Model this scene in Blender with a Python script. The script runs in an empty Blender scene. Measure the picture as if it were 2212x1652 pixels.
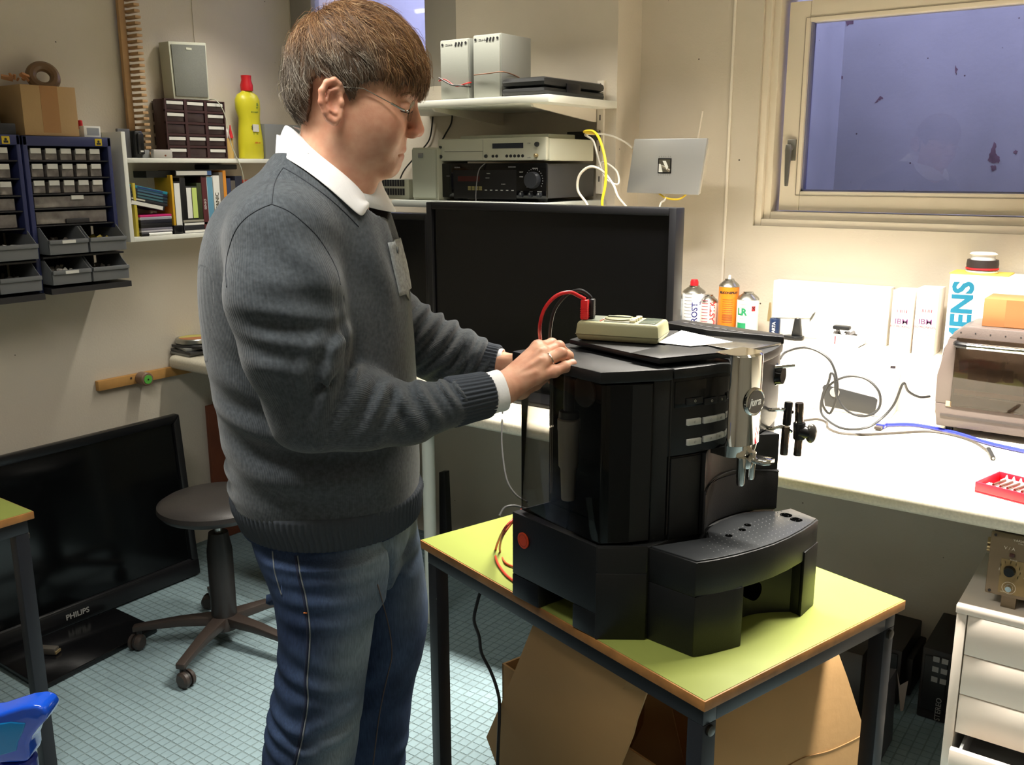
import bpy, bmesh, math, random
import numpy as np
from mathutils import Vector, Matrix, Euler
random.seed(7)
D = bpy.data; S = bpy.context.scene; COL = S.collection
# ---------------------------------------------------------------- camera
F = 2035.48; PIT = .22448581; ROL = -.003; YAW = .62385427; H = 1.5
_cy, _sy = math.cos(YAW), math.sin(YAW)
FW = Vector((-_sy*math.cos(PIT), _cy*math.cos(PIT), -math.sin(PIT)))
RT = Vector((_cy, _sy, 0)); _up = RT.cross(FW)
R_ = RT*math.cos(ROL)+_up*math.sin(ROL); U_ = -RT*math.sin(ROL)+_up*math.cos(ROL)
FH = Vector((-_sy, _cy, 0)); C0 = Vector((0, 0, H))
cd = D.cameras.new('camera'); cam = D.objects.new('camera', cd); COL.objects.link(cam)
cd.sensor_fit = 'HORIZONTAL'; cd.sensor_width = 36; cd.lens = 36*F/2212; cd.clip_start = .02
m = Matrix((R_, U_, -FW)).transposed().to_4x4(); m.translation = C0
cam.matrix_world = m; S.camera = cam
# ---------------------------------------------------------------- colour management, world
S.view_settings.view_transform = 'Standard'; S.view_settings.look = 'None'
S.view_settings.exposure = 0.0; S.view_settings.gamma = 1.0; S.view_settings.use_curve_mapping = False
wd = D.worlds.new('sky'); S.world = wd; wd.use_nodes = True
wd.node_tree.nodes['Background'].inputs[0].default_value = (.50, .51, .84, 1)
wd.node_tree.nodes['Background'].inputs[1].default_value = 11
def area(name, loc, rot, sx, sy, w, col, spread=180):
    l = D.lights.new(name, 'AREA'); l.shape = 'RECTANGLE'; l.size = sx; l.size_y = sy
    l.energy = w; l.color = col; l.spread = math.radians(spread)
    o = D.objects.new(name, l); o.location = loc; o.rotation_euler = rot; COL.objects.link(o); return o
WARM = (1, .93, .78)
area('tube_light_window', (-2.15, 2.34, 2.155), (0, 0, 0), 1.6, .055, 12, (1, .95, .84), 125)
area('tube_light_centre', (-1.25, .55, 2.40), (0, 0, .25), 1.25, .26, 23, (1, .97, .90), 145)
area('tube_light_near', (.45, -.5, 2.40), (0, 0, .25), 1.25, .10, 5, (1, .95, .86), 150)
area('tube_light_bench', (-.62, 2.15, 2.20), (0, 0, 0), 1.5, .12, 84, (1, .94, .84), 90)
# ---------------------------------------------------------------- helpers: pixel rays to planes
def ray(x, y): return FW+R_*((x-1106)/F)-U_*((y-826)/F)
def PZ(x, y, z): d = ray(x, y); return C0+d*((z-H)/d.z)
def PY(x, y, Y): d = ray(x, y); return C0+d*(Y/d.y)
def PX(x, y, X): d = ray(x, y); return C0+d*(X/d.x)
def PB(x, y, b): d = ray(x, y); return C0+d*(b/d.dot(FH))
def PN(x, y, o, n): d = ray(x, y); return C0+d*((o-C0).dot(n)/d.dot(n))
# ---------------------------------------------------------------- materials
def lin(c):
    return tuple((v/255/12.92 if v/255 <= .04045 else ((v/255+.055)/1.055)**2.4) for v in c)
MATS = {}
def mat(name, col, rough=.5, metal=0, var=.0, vs=8, bump=0, bs=60, spec=.5, trans=0, ior=1.45, coat=0, emis=None, es=0, sss=0, detail=4):
    if name in MATS: return MATS[name]
    mt = D.materials.new(name); mt.use_nodes = True; nt = mt.node_tree; b = nt.nodes['Principled BSDF']
    c = lin(col); b.inputs['Base Color'].default_value = (*c, 1); b.inputs['Roughness'].default_value = rough
    b.inputs['Metallic'].default_value = metal; b.inputs['Specular IOR Level'].default_value = spec
    b.inputs['Transmission Weight'].default_value = trans; b.inputs['IOR'].default_value = ior
    b.inputs['Coat Weight'].default_value = coat
    if sss:
        b.inputs['Subsurface Weight'].default_value = sss; b.inputs['Subsurface Radius'].default_value = (.012, .004, .002)
        b.inputs['Subsurface Scale'].default_value = 1
    if emis: b.inputs['Emission Color'].default_value = (*lin(emis), 1); b.inputs['Emission Strength'].default_value = es
    tc = nt.nodes.new('ShaderNodeTexCoord')
    if var:
        n = nt.nodes.new('ShaderNodeTexNoise'); n.inputs['Scale'].default_value = vs; n.inputs['Detail'].default_value = detail
        nt.links.new(tc.outputs['Object'], n.inputs['Vector'])
        r = nt.nodes.new('ShaderNodeValToRGB'); r.color_ramp.elements[0].position = .3; r.color_ramp.elements[1].position = .7
        r.color_ramp.elements[0].color = (*[x*(1-var) for x in c], 1); r.color_ramp.elements[1].color = (*[min(1, x*(1+var)) for x in c], 1)
        nt.links.new(n.outputs['Fac'], r.inputs['Fac']); nt.links.new(r.outputs['Color'], b.inputs['Base Color'])
    if bump:
        n = nt.nodes.new('ShaderNodeTexNoise'); n.inputs['Scale'].default_value = bs; n.inputs['Detail'].default_value = 3
        nt.links.new(tc.outputs['Object'], n.inputs['Vector'])
        bp = nt.nodes.new('ShaderNodeBump'); bp.inputs['Strength'].default_value = bump; bp.inputs['Distance'].default_value = .002
        nt.links.new(n.outputs['Fac'], bp.inputs['Height']); nt.links.new(bp.outputs['Normal'], b.inputs['Normal'])
    MATS[name] = mt; return mt
def node(nt, t, **kw):
    n = nt.nodes.new(t)
    for k, v in kw.items():
        if k.startswith('i_'): n.inputs[k[2:].replace('_', ' ')].default_value = v
        else: setattr(n, k, v)
    return n
def specks(mt, col, scale=9, thr=.12, soft=.02):
    """dark specks and dirt of the thing itself, mixed over its colour"""
    nt = mt.node_tree; b = nt.nodes['Principled BSDF']; tc = nt.nodes.new('ShaderNodeTexCoord')
    v = node(nt, 'ShaderNodeTexVoronoi'); v.inputs['Scale'].default_value = scale; v.inputs['Randomness'].default_value = 1
    nt.links.new(tc.outputs['Object'], v.inputs['Vector'])
    w = node(nt, 'ShaderNodeTexNoise'); w.inputs['Scale'].default_value = 2.5; nt.links.new(tc.outputs['Object'], w.inputs['Vector'])
    mu = node(nt, 'ShaderNodeMath', operation='MULTIPLY'); mu.inputs[1].default_value = thr*1.9; nt.links.new(w.outputs['Fac'], mu.inputs[0])
    mr = node(nt, 'ShaderNodeMath', operation='SUBTRACT'); nt.links.new(mu.outputs[0], mr.inputs[0]); nt.links.new(v.outputs['Distance'], mr.inputs[1])
    m2 = node(nt, 'ShaderNodeMapRange'); m2.inputs['From Min'].default_value = 0; m2.inputs['From Max'].default_value = soft
    nt.links.new(mr.outputs[0], m2.inputs['Value'])
    mx = node(nt, 'ShaderNodeMix', data_type='RGBA')
    nt.links.new(m2.outputs[0], mx.inputs['Factor']); mx.inputs[7].default_value = (*lin(col), 1)
    if b.inputs['Base Color'].links: nt.links.new(b.inputs['Base Color'].links[0].from_socket, mx.inputs[6])
    else: mx.inputs[6].default_value = b.inputs['Base Color'].default_value
    nt.links.new(mx.outputs[2], b.inputs['Base Color']); return mt
wall_m = specks(mat('wall_plaster', (203, 194, 178), .85, var=.035, vs=3, bump=.35, bs=140), (70, 60, 52), 11, .028, .004)
white_board = mat('white_laminate', (226, 226, 216), .45, var=.02)
white_paint = mat('white_lacquer', (232, 224, 210), .4)
black_pl = mat('black_plastic', (26, 27, 28), .42, bump=.12, bs=500)
black_gl = mat('black_gloss', (8, 8, 9), .08)
black_sat = mat('black_satin', (20, 20, 22), .3)
grey_pl = mat('grey_plastic', (128, 130, 130), .45)
silver_m = mat('silver_paint', (160, 162, 156), .35, metal=.4)
chrome_m = mat('chrome', (225, 225, 222), .04, metal=1)
steel_m = mat('brushed_steel', (170, 170, 165), .28, metal=1)
card_m = mat('cardboard', (178, 146, 102), .85, var=.06, vs=5, bump=.2, bs=80)
card_d = mat('cardboard_brown', (166, 122, 78), .85, var=.08, vs=5)
wood_m = mat('pale_wood', (188, 150, 106), .6, var=.12, vs=14)
paper_m = mat('white_paper', (238, 238, 232), .8)
cream_m = mat('cream_plastic', (192, 193, 174), .45)
# ---------------------------------------------------------------- mesh builder
class MB:
    def __init__(s, M=None): s.v = []; s.f = []; s.M = M or Matrix.Identity(4)
    def add(s, vs, fs):
        n = len(s.v); s.v += [tuple(s.M @ Vector(p)) for p in vs]; s.f += [tuple(i+n for i in f) for f in fs]; return s
    def box(s, x0, x1, y0, y1, z0, z1):
        return s.add([(x0,y0,z0),(x1,y0,z0),(x1,y1,z0),(x0,y1,z0),(x0,y0,z1),(x1,y0,z1),(x1,y1,z1),(x0,y1,z1)],
                     [(0,3,2,1),(4,5,6,7),(0,1,5,4),(1,2,6,5),(2,3,7,6),(3,0,4,7)])
    def hexa(s, b4, t4): # two quads of points, bottom and top
        return s.add(list(b4)+list(t4), [(0,3,2,1),(4,5,6,7),(0,1,5,4),(1,2,6,5),(2,3,7,6),(3,0,4,7)])
    def prism(s, poly, z0, z1, ax='z'):
        n = len(poly)
        def P(p, h): return {'z': (p[0], p[1], h), 'y': (p[0], h, p[1]), 'x': (h, p[0], p[1])}[ax]
        return s.add([P(p, z0) for p in poly]+[P(p, z1) for p in poly],
                     [tuple(range(n))[::-1], tuple(range(n, 2*n))]+[(i, (i+1) % n, n+(i+1) % n, n+i) for i in range(n)])
    def slab(s, pts, vec): # planar polygon in 3D extruded by vec
        n = len(pts); vec = Vector(vec); a = [Vector(p) for p in pts]
        return s.add(a+[p+vec for p in a], [tuple(range(n))[::-1], tuple(range(n, 2*n))]+[(i, (i+1) % n, n+(i+1) % n, n+i) for i in range(n)])
    def loft(s, rings, cap=True, closed=True):
        n = len(rings[0]); vs = [p for r in rings for p in r]; fs = []
        for k in range(len(rings)-1):
            for i in range(n if closed else n-1):
                j = (i+1) % n; fs.append((k*n+i, k*n+j, (k+1)*n+j, (k+1)*n+i))
        if cap and closed: fs += [tuple(range(n))[::-1], tuple(range((len(rings)-1)*n, len(rings)*n))]
        return s.add(vs, fs)
    def cyl(s, p0, p1, r0, r1=None, n=20, cap=True):
        r1 = r0 if r1 is None else r1; p0 = Vector(p0); p1 = Vector(p1); d = (p1-p0).normalized()
        u = d.orthogonal().normalized(); w = d.cross(u)
        g = lambda p, r: [p+(u*math.cos(6.28318*i/n)+w*math.sin(6.28318*i/n))*r for i in range(n)]
        return s.loft([g(p0, r0), g(p1, r1)], cap)
    def lathe(s, c, prof, axis=(0, 0, 1), n=28):
        c = Vector(c); d = Vector(axis).normalized(); u = d.orthogonal().normalized(); w = d.cross(u)
        return s.loft([[c+d*h+(u*math.cos(6.28318*i/n)+w*math.sin(6.28318*i/n))*max(r, 1e-4) for i in range(n)] for r, h in prof])
    def tube(s, pts, r, n=8, smooth=True):
        P = [Vector(p) for p in pts]
        if smooth and len(P) > 2:
            Q = []
            for i in range(len(P)-1):
                a = P[max(i-1, 0)]; b = P[i]; c = P[i+1]; d = P[min(i+2, len(P)-1)]
                for k in range(6):
                    t = k/6; Q.append(.5*((2*b)+(c-a)*t+(2*a-5*b+4*c-d)*t*t+(3*b-a-3*c+d)*t**3))
            P = Q+[P[-1]]
        rs = r if isinstance(r, (list, tuple)) else None
        up = None; rings = []
        for i, p in enumerate(P):
            t = (P[min(i+1, len(P)-1)]-P[max(i-1, 0)]).normalized()
            up = (t.orthogonal() if up is None else (up-t*up.dot(t))).normalized(); w = t.cross(up)
            rr = r if rs is None else rs[0]+(rs[1]-rs[0])*i/(len(P)-1)
            rings.append([p+(up*math.cos(6.28318*k/n)+w*math.sin(6.28318*k/n))*rr for k in range(n)])
        return s.loft(rings)
    def torus(s, c, R, r, axis=(0, 0, 1), n=28, m=10, sc=(1, 1)):
        c = Vector(c); d = Vector(axis).normalized(); u = d.orthogonal().normalized(); w = d.cross(u); vs = []; fs = []
        for i in range(n):
            a = 6.28318*i/n; e = u*math.cos(a)*sc[0]+w*math.sin(a)*sc[1]
            for k in range(m):
                b = 6.28318*k/m; vs.append(c+e*(R+r*math.cos(b))+d*(r*math.sin(b)))
        for i in range(n):
            for k in range(m): fs.append((i*m+k, ((i+1) % n)*m+k, ((i+1) % n)*m+(k+1) % m, i*m+(k+1) % m))
        return s.add(vs, fs)
    def ell(s, c, rx, ry, rz, n=16, m=10):
        c = Vector(c); rings = []
        for j in range(m+1):
            t = math.pi*(j/m-.5); q = max(math.cos(t), .02)
            rings.append([c+Vector((rx*q*math.cos(6.28318*i/n), ry*q*math.sin(6.28318*i/n), rz*math.sin(t))) for i in range(n)])
        return s.loft(rings)
    def build(s, name, m, parent=None, bevel=0, seg=2, smooth=35):
        me = D.meshes.new(name)
        bm = bmesh.new(); vv = [bm.verts.new(p) for p in s.v]
        for f in s.f:
            try: bm.faces.new([vv[i] for i in f])
            except ValueError: pass
        if not getattr(s, 'open', False): bmesh.ops.recalc_face_normals(bm, faces=bm.faces)
        if bevel:
            es = [e for e in bm.edges if len(e.link_faces) == 2 and e.calc_face_angle(0) > .5]
            bmesh.ops.bevel(bm, geom=es, offset=bevel, segments=seg, profile=.5, affect='EDGES', clamp_overlap=True)
        bm.to_mesh(me); bm.free(); me.polygons.foreach_set('use_smooth', [True]*len(me.polygons))
        try: me.set_sharp_from_angle(angle=math.radians(smooth))
        except Exception: pass
        for q in (m if isinstance(m, list) else [m]): me.materials.append(q)
        return link(name, me, parent)
def link(name, data, parent=None):
    o = D.objects.new(name, data); COL.objects.link(o)
    if parent is not None: o.parent = parent; KIDS.setdefault(parent.name, []).append(o)
    return o
KIDS = {}; ROOTS = []
def tag(o, label=None, cat=None, group=None, kind=None):
    if label: o['label'] = label
    if cat: o['category'] = cat
    if group: o['group'] = group
    if kind: o['kind'] = kind
    return o
def thing(name, label, cat, group=None):
    o = D.objects.new(name, None); o.empty_display_size = .05; COL.objects.link(o); tag(o, label, cat, group); ROOTS.append(o); return o
def one(mb, name, m, label, cat, group=None, **kw):
    o = mb.build(name, m, None, **kw); tag(o, label, cat, group); ROOTS.append(o); return o
def struct(mb, name, m, **kw):
    return tag(mb.build(name, m, None, **kw), kind='structure')
def text(s, size, M, m, parent, name='lettering', ex=.0004, align='CENTER', sx=1, bold=0):
    cu = D.curves.new(name, 'FONT'); cu.body = s; cu.size = size; cu.extrude = ex; cu.align_x = align; cu.align_y = 'CENTER'
    cu.offset = bold; cu.resolution_u = 3; tmp = D.objects.new('t', cu); me = D.meshes.new_from_object(tmp); D.objects.remove(tmp)
    me.transform(M @ Matrix.Diagonal((sx, 1, 1, 1))); me.name = name; me.materials.clear(); me.materials.append(m); return link(name, me, parent)
def frame(o, x, y): # matrix with text x-axis, y-axis
    x = Vector(x).normalized(); z = x.cross(Vector(y)).normalized(); y = z.cross(x)
    M = Matrix((x, y, z)).transposed().to_4x4(); M.translation = o; return M
def desc(o):
    for c in KIDS.get(o.name, []): yield c; yield from desc(c)
def finalize():
    done = set()
    for r in ROOTS:
        ks = [o for o in ([r]+list(desc(r))) if o.type in ('MESH', 'CURVES')]
        pts = []
        for o in ks:
            if o.type == 'MESH' and len(o.data.vertices):
                a = np.empty(len(o.data.vertices)*3, 'f'); o.data.vertices.foreach_get('co', a); a = a.reshape(-1, 3)
                pts.append(a.min(0)); pts.append(a.max(0))
        if not pts: continue
        lo = np.min(pts, 0); hi = np.max(pts, 0); c = Vector(((lo[0]+hi[0])/2, (lo[1]+hi[1])/2, lo[2]))
        T = Matrix.Translation(-c)
        for o in [r]+list(desc(r)):
            if o.type == 'CURVES':
                at = o.data.attributes['position']; a = np.empty(len(at.data)*3, 'f'); at.data.foreach_get('vector', a); a = a.reshape(-1, 3)-np.array(c, 'f'); at.data.foreach_set('vector', a.ravel())
            elif o.type == 'MESH':
                if o.data.name not in done: o.data.transform(T); done.add(o.data.name)
        r.location = c
def clone(root, off, rz=0, label=None):
    """copy a finished thing with its parts; call after finalize()"""
    r = root.copy(); COL.objects.link(r); r.location = root.location+Vector(off); r.rotation_euler.z += rz
    if label: r['label'] = label
    for ch in KIDS.get(root.name, []):
        c = ch.copy(); COL.objects.link(c); c.parent = r
        for g in KIDS.get(ch.name, []):
            d = g.copy(); COL.objects.link(d); d.parent = c
    return r
# ================================================================ the room
XL, YL, YR, XS, ZC = -3.17, 2.83, 2.99, -1.62, 2.55
XR, YF = 1.5, -1.6
concrete = specks(mat('shaft_concrete', (150, 150, 152), .9, var=.2, vs=1.8, bump=.3, bs=60), (78, 62, 66), 14, .05, .02)
frame_m = mat('window_lacquer', (226, 216, 198), .35)
glass_m = mat('window_glass', (235, 238, 245), .0, trans=1, ior=1.0001 if False else 1.45)
# floor slab with mosaic tiles let into grout
grout = mat('floor_grout', (104, 120, 122), .85, var=.08, vs=6)
tile_m = specks(mat('floor_tile', (124, 144, 150), .42, var=.07, vs=25, bump=.1, bs=30), (96, 96, 88), 22, .045, .01)
fl = struct(MB().box(XL, XR, YF, YR+.0, -.06, -.0013), 'floor', grout)
ts = .0275; tz = 0.0
pick = []
near = PZ(420, 1560, 0)
nx0, nx1 = int((XL+.02)/ts)-0, int(.2/ts); ny0, ny1 = int(.55/ts), int((YR)/ts)
cells = []
for i in range(nx0, nx1):
    for j in range(ny0, ny1):
        x, y = (i+.5)*ts, (j+.5)*ts
        if x < XL+.02 or (y > YL-.02 and x < XS) or y > YR-.02: continue
        p = Vector((x, y, 0))-C0; dz = p.dot(FW); px = 1106+F*p.dot(R_)/dz if dz > .1 else -1; py = 826-F*p.dot(U_)/dz if dz > .1 else -1
        vis = (120 < px < 590 and 1420 < py < 1652) or (966 < px < 1062 and 1500 < py < 1652)
        cells.append((not vis, dz, x, y))
cells.sort()
def tile_box(mb, x, y, dx, dy):
    h = (ts-.0024)/2; z = dx*.15
    mb.add([(x-h,y-h,-.004),(x+h,y-h,-.004),(x+h,y+h,-.004),(x-h,y+h,-.004),(x-h+.0008,y-h+.0008,z),(x+h-.0008,y-h+.0008,z),(x+h-.0008,y+h-.0008,z),(x-h+.0008,y+h-.0008,z)],
           [(4,5,6,7),(0,1,5,4),(1,2,6,5),(2,3,7,6),(3,0,4,7)])
mb = MB(); mb.open = True; tile_box(mb, 0, 0, 0, 0)
t0 = mb.build('tile', tile_m, fl); t0.location = (cells[0][2], cells[0][3], 0)
for _, _, x, y in cells[1:300]:
    c = t0.copy(); COL.objects.link(c); c.parent = fl; c.location = (x+random.uniform(-.0006, .0006), y+random.uniform(-.0006, .0006), random.uniform(-.0005, 0)); c.rotation_euler.z = random.uniform(-.02, .02)
mb = MB(); mb.open = True
for _, _, x, y in cells[300:]: tile_box(mb, x+random.uniform(-.0006, .0006), y+random.uniform(-.0006, .0006), random.uniform(-.004, 0), 0)
tag(mb.build('tile_field', tile_m, fl), kind='stuff')
struct(MB().box(XL-.1, XR+.1, YF-.1, YR+.1, ZC, ZC+.1), 'ceiling', mat('ceiling_paint', (205, 200, 190), .9, var=.02))
struct(MB().box(XL-.12, XL, YF, YL+.1, -.06, ZC), 'wall_left', wall_m)
struct(MB().box(XR, XR+.12, YF, YR+.1, -.06, ZC), 'wall_right', wall_m)
struct(MB().box(XL-.12, XR+.12, YF-.12, YF, -.06, ZC), 'wall_front', wall_m)
# left part of the back wall with the dusky window 2
w2l, w2r, w2b, w2t = -1.118*YL, -.8068*YL, 1.5+.105*YL, 2.40
wb = MB(); wy0, wy1 = YL, YL+.28
wb.box(XL-.12, w2l, wy0, wy1, -.06, ZC); wb.box(w2r, XS, wy0, wy1, -.06, ZC); wb.box(w2l, w2r, wy0, wy1, -.06, w2b); wb.box(w2l, w2r, wy0, wy1, w2t, ZC)
struct(wb, 'wall_back_left', wall_m)
gx0, gx1, gz0, gz1 = -1.062*(YL+.03), -.8536*(YL+.02), w2b+.055, w2t-.05
fb = MB(); y0, y1 = YL+.0, YL+.05
fb.box(w2l, gx0, y0, y1, w2b, w2t); fb.box(gx1, w2r, y0, y1, w2b, w2t); fb.box(gx0, gx1, y0, y1, w2b, gz0); fb.box(gx0, gx1, y0, y1, gz1, w2t)
win2 = struct(fb, 'window_2', mat('window_frame_grey', (150, 145, 135), .5), bevel=.003)
mb = MB(); mb.box(gx0-.01, gx1+.01, y0+.02, y0+.026, gz0-.01, gz1+.01); mb.build('pane', glass_m, win2)
# right part of the back wall with window 1
a = PY(1626, 487, YR); ox0, oz0 = a.x, a.z; ox1, oz1 = .12, 2.06
wb = MB(); wy0, wy1 = YR, YR+.3
wb.box(XS-.12, ox0, wy0, wy1, -.06, ZC); wb.box(ox1, XR+.1, wy0, wy1, -.06, ZC); wb.box(ox0, ox1, wy0, wy1, -.06, oz0); wb.box(ox0, ox1, wy0, wy1, oz1, ZC)
wb.box(XS, XS+.012, YL, YR, .1, ZC)
struct(wb, 'wall_back_right', wall_m)
# fixed casing of window 1, stepping back towards the sash
YW = YR+.055
s0 = PY(1681, 454, YW); s1 = PY(1708, 5, YW); g0 = PY(1727, 413, YW); g1 = PY(1750, 47, YW)
sx0, sz0, sz1 = s0.x, s0.z, s1.z; gx0, gz0, gz1 = g0.x, g0.z, g1.z; sx1, gx1 = ox1-.05, ox1-.10
fb = MB()
for (d0, d1, ya, yb) in ((0, .022, YR+.012, YR+.14), (.022, .045, YR+.03, YR+.14)):
    fb.box(ox0+d0, ox0+d1, ya, yb, oz0+d0, oz1-d0); fb.box(ox1-d1, ox1-d0, ya, yb, oz0+d0, oz1-d0)
    fb.box(ox0+d1, ox1-d1, ya, yb, oz0+d0, oz0+d1); fb.box(ox0+d1, ox1-d1, ya, yb, oz1-d1, oz1-d0)
win1 = struct(fb, 'window_1', frame_m, bevel=.002)
fb = MB(); y0, y1 = YW, YW+.06
fb.box(sx0, gx0, y0, y1, sz0, sz1); fb.box(gx1, sx1, y0, y1, sz0, sz1); fb.box(gx0, gx1, y0, y1, sz0, gz0); fb.box(gx0, gx1, y0, y1, gz1, sz1)
sash = fb.build('sash', frame_m, win1, bevel=.003)
bead = MB(); e = .012; y0, y1 = YW-.004, YW+.03
bead.box(gx0-e-.002, gx0-e, y0+.002, y1, gz0-e, gz1+e); bead.box(gx0-e, gx1, y0+.002, y1, gz0-e-.002, gz0-e); bead.box(gx0-e, gx1, y0+.002, y1, gz1+e, gz1+e+.002)
bead.build('glazing_bead', mat('bead_beige', (150, 140, 125), .6), win1)  # thin strips in a darker beige than the sash
mb = MB(); mb.box(gx0-.01, gx1+.01, YW+.03, YW+.036, gz0-.01, gz1+.01); mb.build('pane', glass_m, win1)
mb = MB(); mb.box(gx0, gx0+.006, YW+.012, YW+.045, gz0, gz1); mb.box(gx0, gx1, YW+.012, YW+.045, gz0, gz0+.005); mb.build('seal', mat('seal_blue_grey', (120, 122, 150), .6), win1)
h0 = PY(1711, 304, YW); hx, hz = h0.x, h0.z
mb = MB(); mb.box(hx-.012, hx+.016, YW-.009, YW, hz-.062, hz+.004); mb.cyl((hx+.002, YW-.009, hz-.022), (hx+.002, YW-.034, hz-.022), .009); hd = mb.build('handle', mat('handle_alu', (150, 148, 142), .3, metal=.8), win1, bevel=.002)
mb = MB(); mb.loft([[(hx+.002+sx*w, YW-.034+sy*.006, zz) for sx, sy in ((-1, -1), (1, -1), (1, 1), (-1, 1))] for zz, w in ((hz-.012, .008), (hz-.03, .0095), (hz-.13, .0055), (hz-.142, .004))]); mb.build('lever', MATS['handle_alu'], hd, bevel=.002)
# light shaft outside both windows
sh = MB(); cx = PY(1812, 250, YR+.95).x
sh.box(cx-.1, cx, YR+.3, YR+1.05, .9, 2.75); sh.box(cx, 1.0, YR+.95, YR+1.05, .9, 2.75); sh.box(.9, 1.0, YR+.3, YR+.95, .9, 2.75); sh.box(cx, .9, YR+.3, YR+.95, .9, 1.0)
shaft = struct(sh, 'wall_shaft', concrete)
stn = mat('stain_rust', (104, 80, 90), .9, var=.3, vs=40)
for k, pts in enumerate((((2146, 305), (2152, 312), (2150, 330), (2160, 340), (2158, 352), (2143, 352), (2134, 345), (2142, 322)), ((2140, 358), (2150, 357), (2153, 366), (2144, 370)), ((1826, 42), (1846, 40), (1842, 52), (1830, 56)), ((1890, 222), (1902, 208), (1908, 212), (1898, 218)), ((2065, 142), (2069, 150), (2066, 162), (2062, 152)), ((2192, 322), (2198, 326), (2196, 334), (2190, 332)), ((1812, 160), (1822, 164), (1820, 172), (1811, 168)))):
    n = len(pts); rnd = random.Random(k); pts = [(pts[i][0]*(1-t)+pts[(i+1) % n][0]*t+rnd.uniform(-1.6, 1.6), pts[i][1]*(1-t)+pts[(i+1) % n][1]*t+rnd.uniform(-1.6, 1.6)) for i in range(n) for t in (0, .25, .5, .75)]
    P = [PY(x, y, YR+.949) for x, y in pts]; MB().slab(P, (0, .001, 0)).build('stain', stn, shaft)
sh = MB(); sh.box(-3.6, -3.5, YL+.28, YL+1.0, 1.3, 2.5); sh.box(-3.5, -2.0, YL+.9, YL+1.0, 1.3, 2.5); sh.box(-2.1, -2.0, YL+.28, YL+.9, 1.3, 2.5); sh.box(-3.5, -2.1, YL+.28, YL+.9, 1.3, 1.4)
struct(sh, 'wall_shaft_left', concrete)
# masonry ledge behind the worktop, vertical cable ducts on the wall
ZL = .969
struct(MB().box(XS+.015, XR, YL, YR, .0, ZL if False else ZL), 'trim_1', wall_m, bevel=.004)
d = PY(1578, 250, YR)
struct(MB().box(d.x-.004, d.x+.004, YR-.006, YR, ZL, ZC), 'trim_2', white_paint, bevel=.001)
d = PX(432, 250, XL)
struct(MB().box(XL, XL+.003, d.y-.002, d.y+.002, 1.75, ZC), 'trim_3', wall_m)
mb = MB(); a = PY(1507, 302, YR); b = PY(1518, 240, YR); mb.cyl(a, b, .003, .003, 8)
one(mb, 'antenna_wire', white_paint, 'thin white antenna rod sticking up the wall above the silver wall plate', 'antenna')
# ================================================================ worktop
ZW = .80
wt = specks(mat('worktop_laminate', (205, 198, 180), .4, var=.10, vs=160, detail=2), (120, 108, 92), 120, .05, .03)
pz = [PZ(350, 775, ZW), PZ(2212, 1094, ZW)]
YWT = (pz[0].y+pz[1].y)/2
mb = MB()
prof = [(YWT+.008, ZW-.048), (YWT, ZW-.040), (YWT-.002, ZW-.018), (YWT+.003, ZW-.006), (YWT+.014, ZW), (YL-.001, ZW), (YL-.001, ZW-.048)]
mb.prism(prof, XL+.04, XS-.004, 'x')
prof2 = [(y if y < YL-.1 else YL-.001, z) for y, z in prof]
mb.prism(prof2, XS-.004, XR-.02, 'x')
wtop = one(mb, 'worktop', wt, 'long speckled cream worktop running under both windows', 'worktop', smooth=50)
p = PZ(926, 1100, .42)
mb = MB(); q = PN(926, 1010, Vector((0, YWT+.12, 0)), Vector((0, 1, 0)))
mb.cyl((q.x, YWT+.12, 0), (q.x, YWT+.12, ZW-.048), .021, n=24)
leg = mb.build('leg', mat('leg_pipe', (196, 200, 190), .4), None); leg.parent = wtop; KIDS.setdefault(wtop.name, []).append(leg)
mb = MB(); q = PN(1960, 1200, Vector((0, YWT+.12, 0)), Vector((0, 1, 0)))
mb.cyl((.9, YWT+.12, 0), (.9, YWT+.12, ZW-.048), .021, n=24)
leg = mb.build('leg', MATS['leg_pipe'], None); leg.parent = wtop; KIDS[wtop.name].append(leg)
# ceiling fixtures
def fixture(name, x0, x1, y, z, label):
    t = thing(name, label, 'lamp')
    MB().box(x0, x1, y-.045, y+.045, z+.022, z+.075).build('housing', white_paint, t, bevel=.004)
    MB().box(x0+.2, x0+.22, y-.01, y+.01, z+.075, ZC).build('hanger', white_paint, t)
    MB().box(x1-.22, x1-.20, y-.01, y+.01, z+.075, ZC).build('hanger', white_paint, t)
    MB().cyl((x0+.03, y, z+.016), (x1-.03, y, z+.016), .010, n=12).build('tube', mat('lamp_tube', (255, 250, 235), .5, emis=(255, 248, 230), es=6), t)
fixture('fluorescent_lamp', -2.97, -1.33, 2.34, 2.16, 'fluorescent lamp hanging before the left window above the picture')
fixture('fluorescent_lamp', -1.88, -.62, .55, 2.42, 'fluorescent lamp on the ceiling over the man')
fixture('fluorescent_lamp', -.18, 1.08, -.5, 2.42, 'fluorescent lamp on the ceiling behind the viewer')
fixture('fluorescent_lamp', -1.42, .18, 2.15, 2.215, 'fluorescent lamp hanging over the right part of the worktop')
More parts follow.
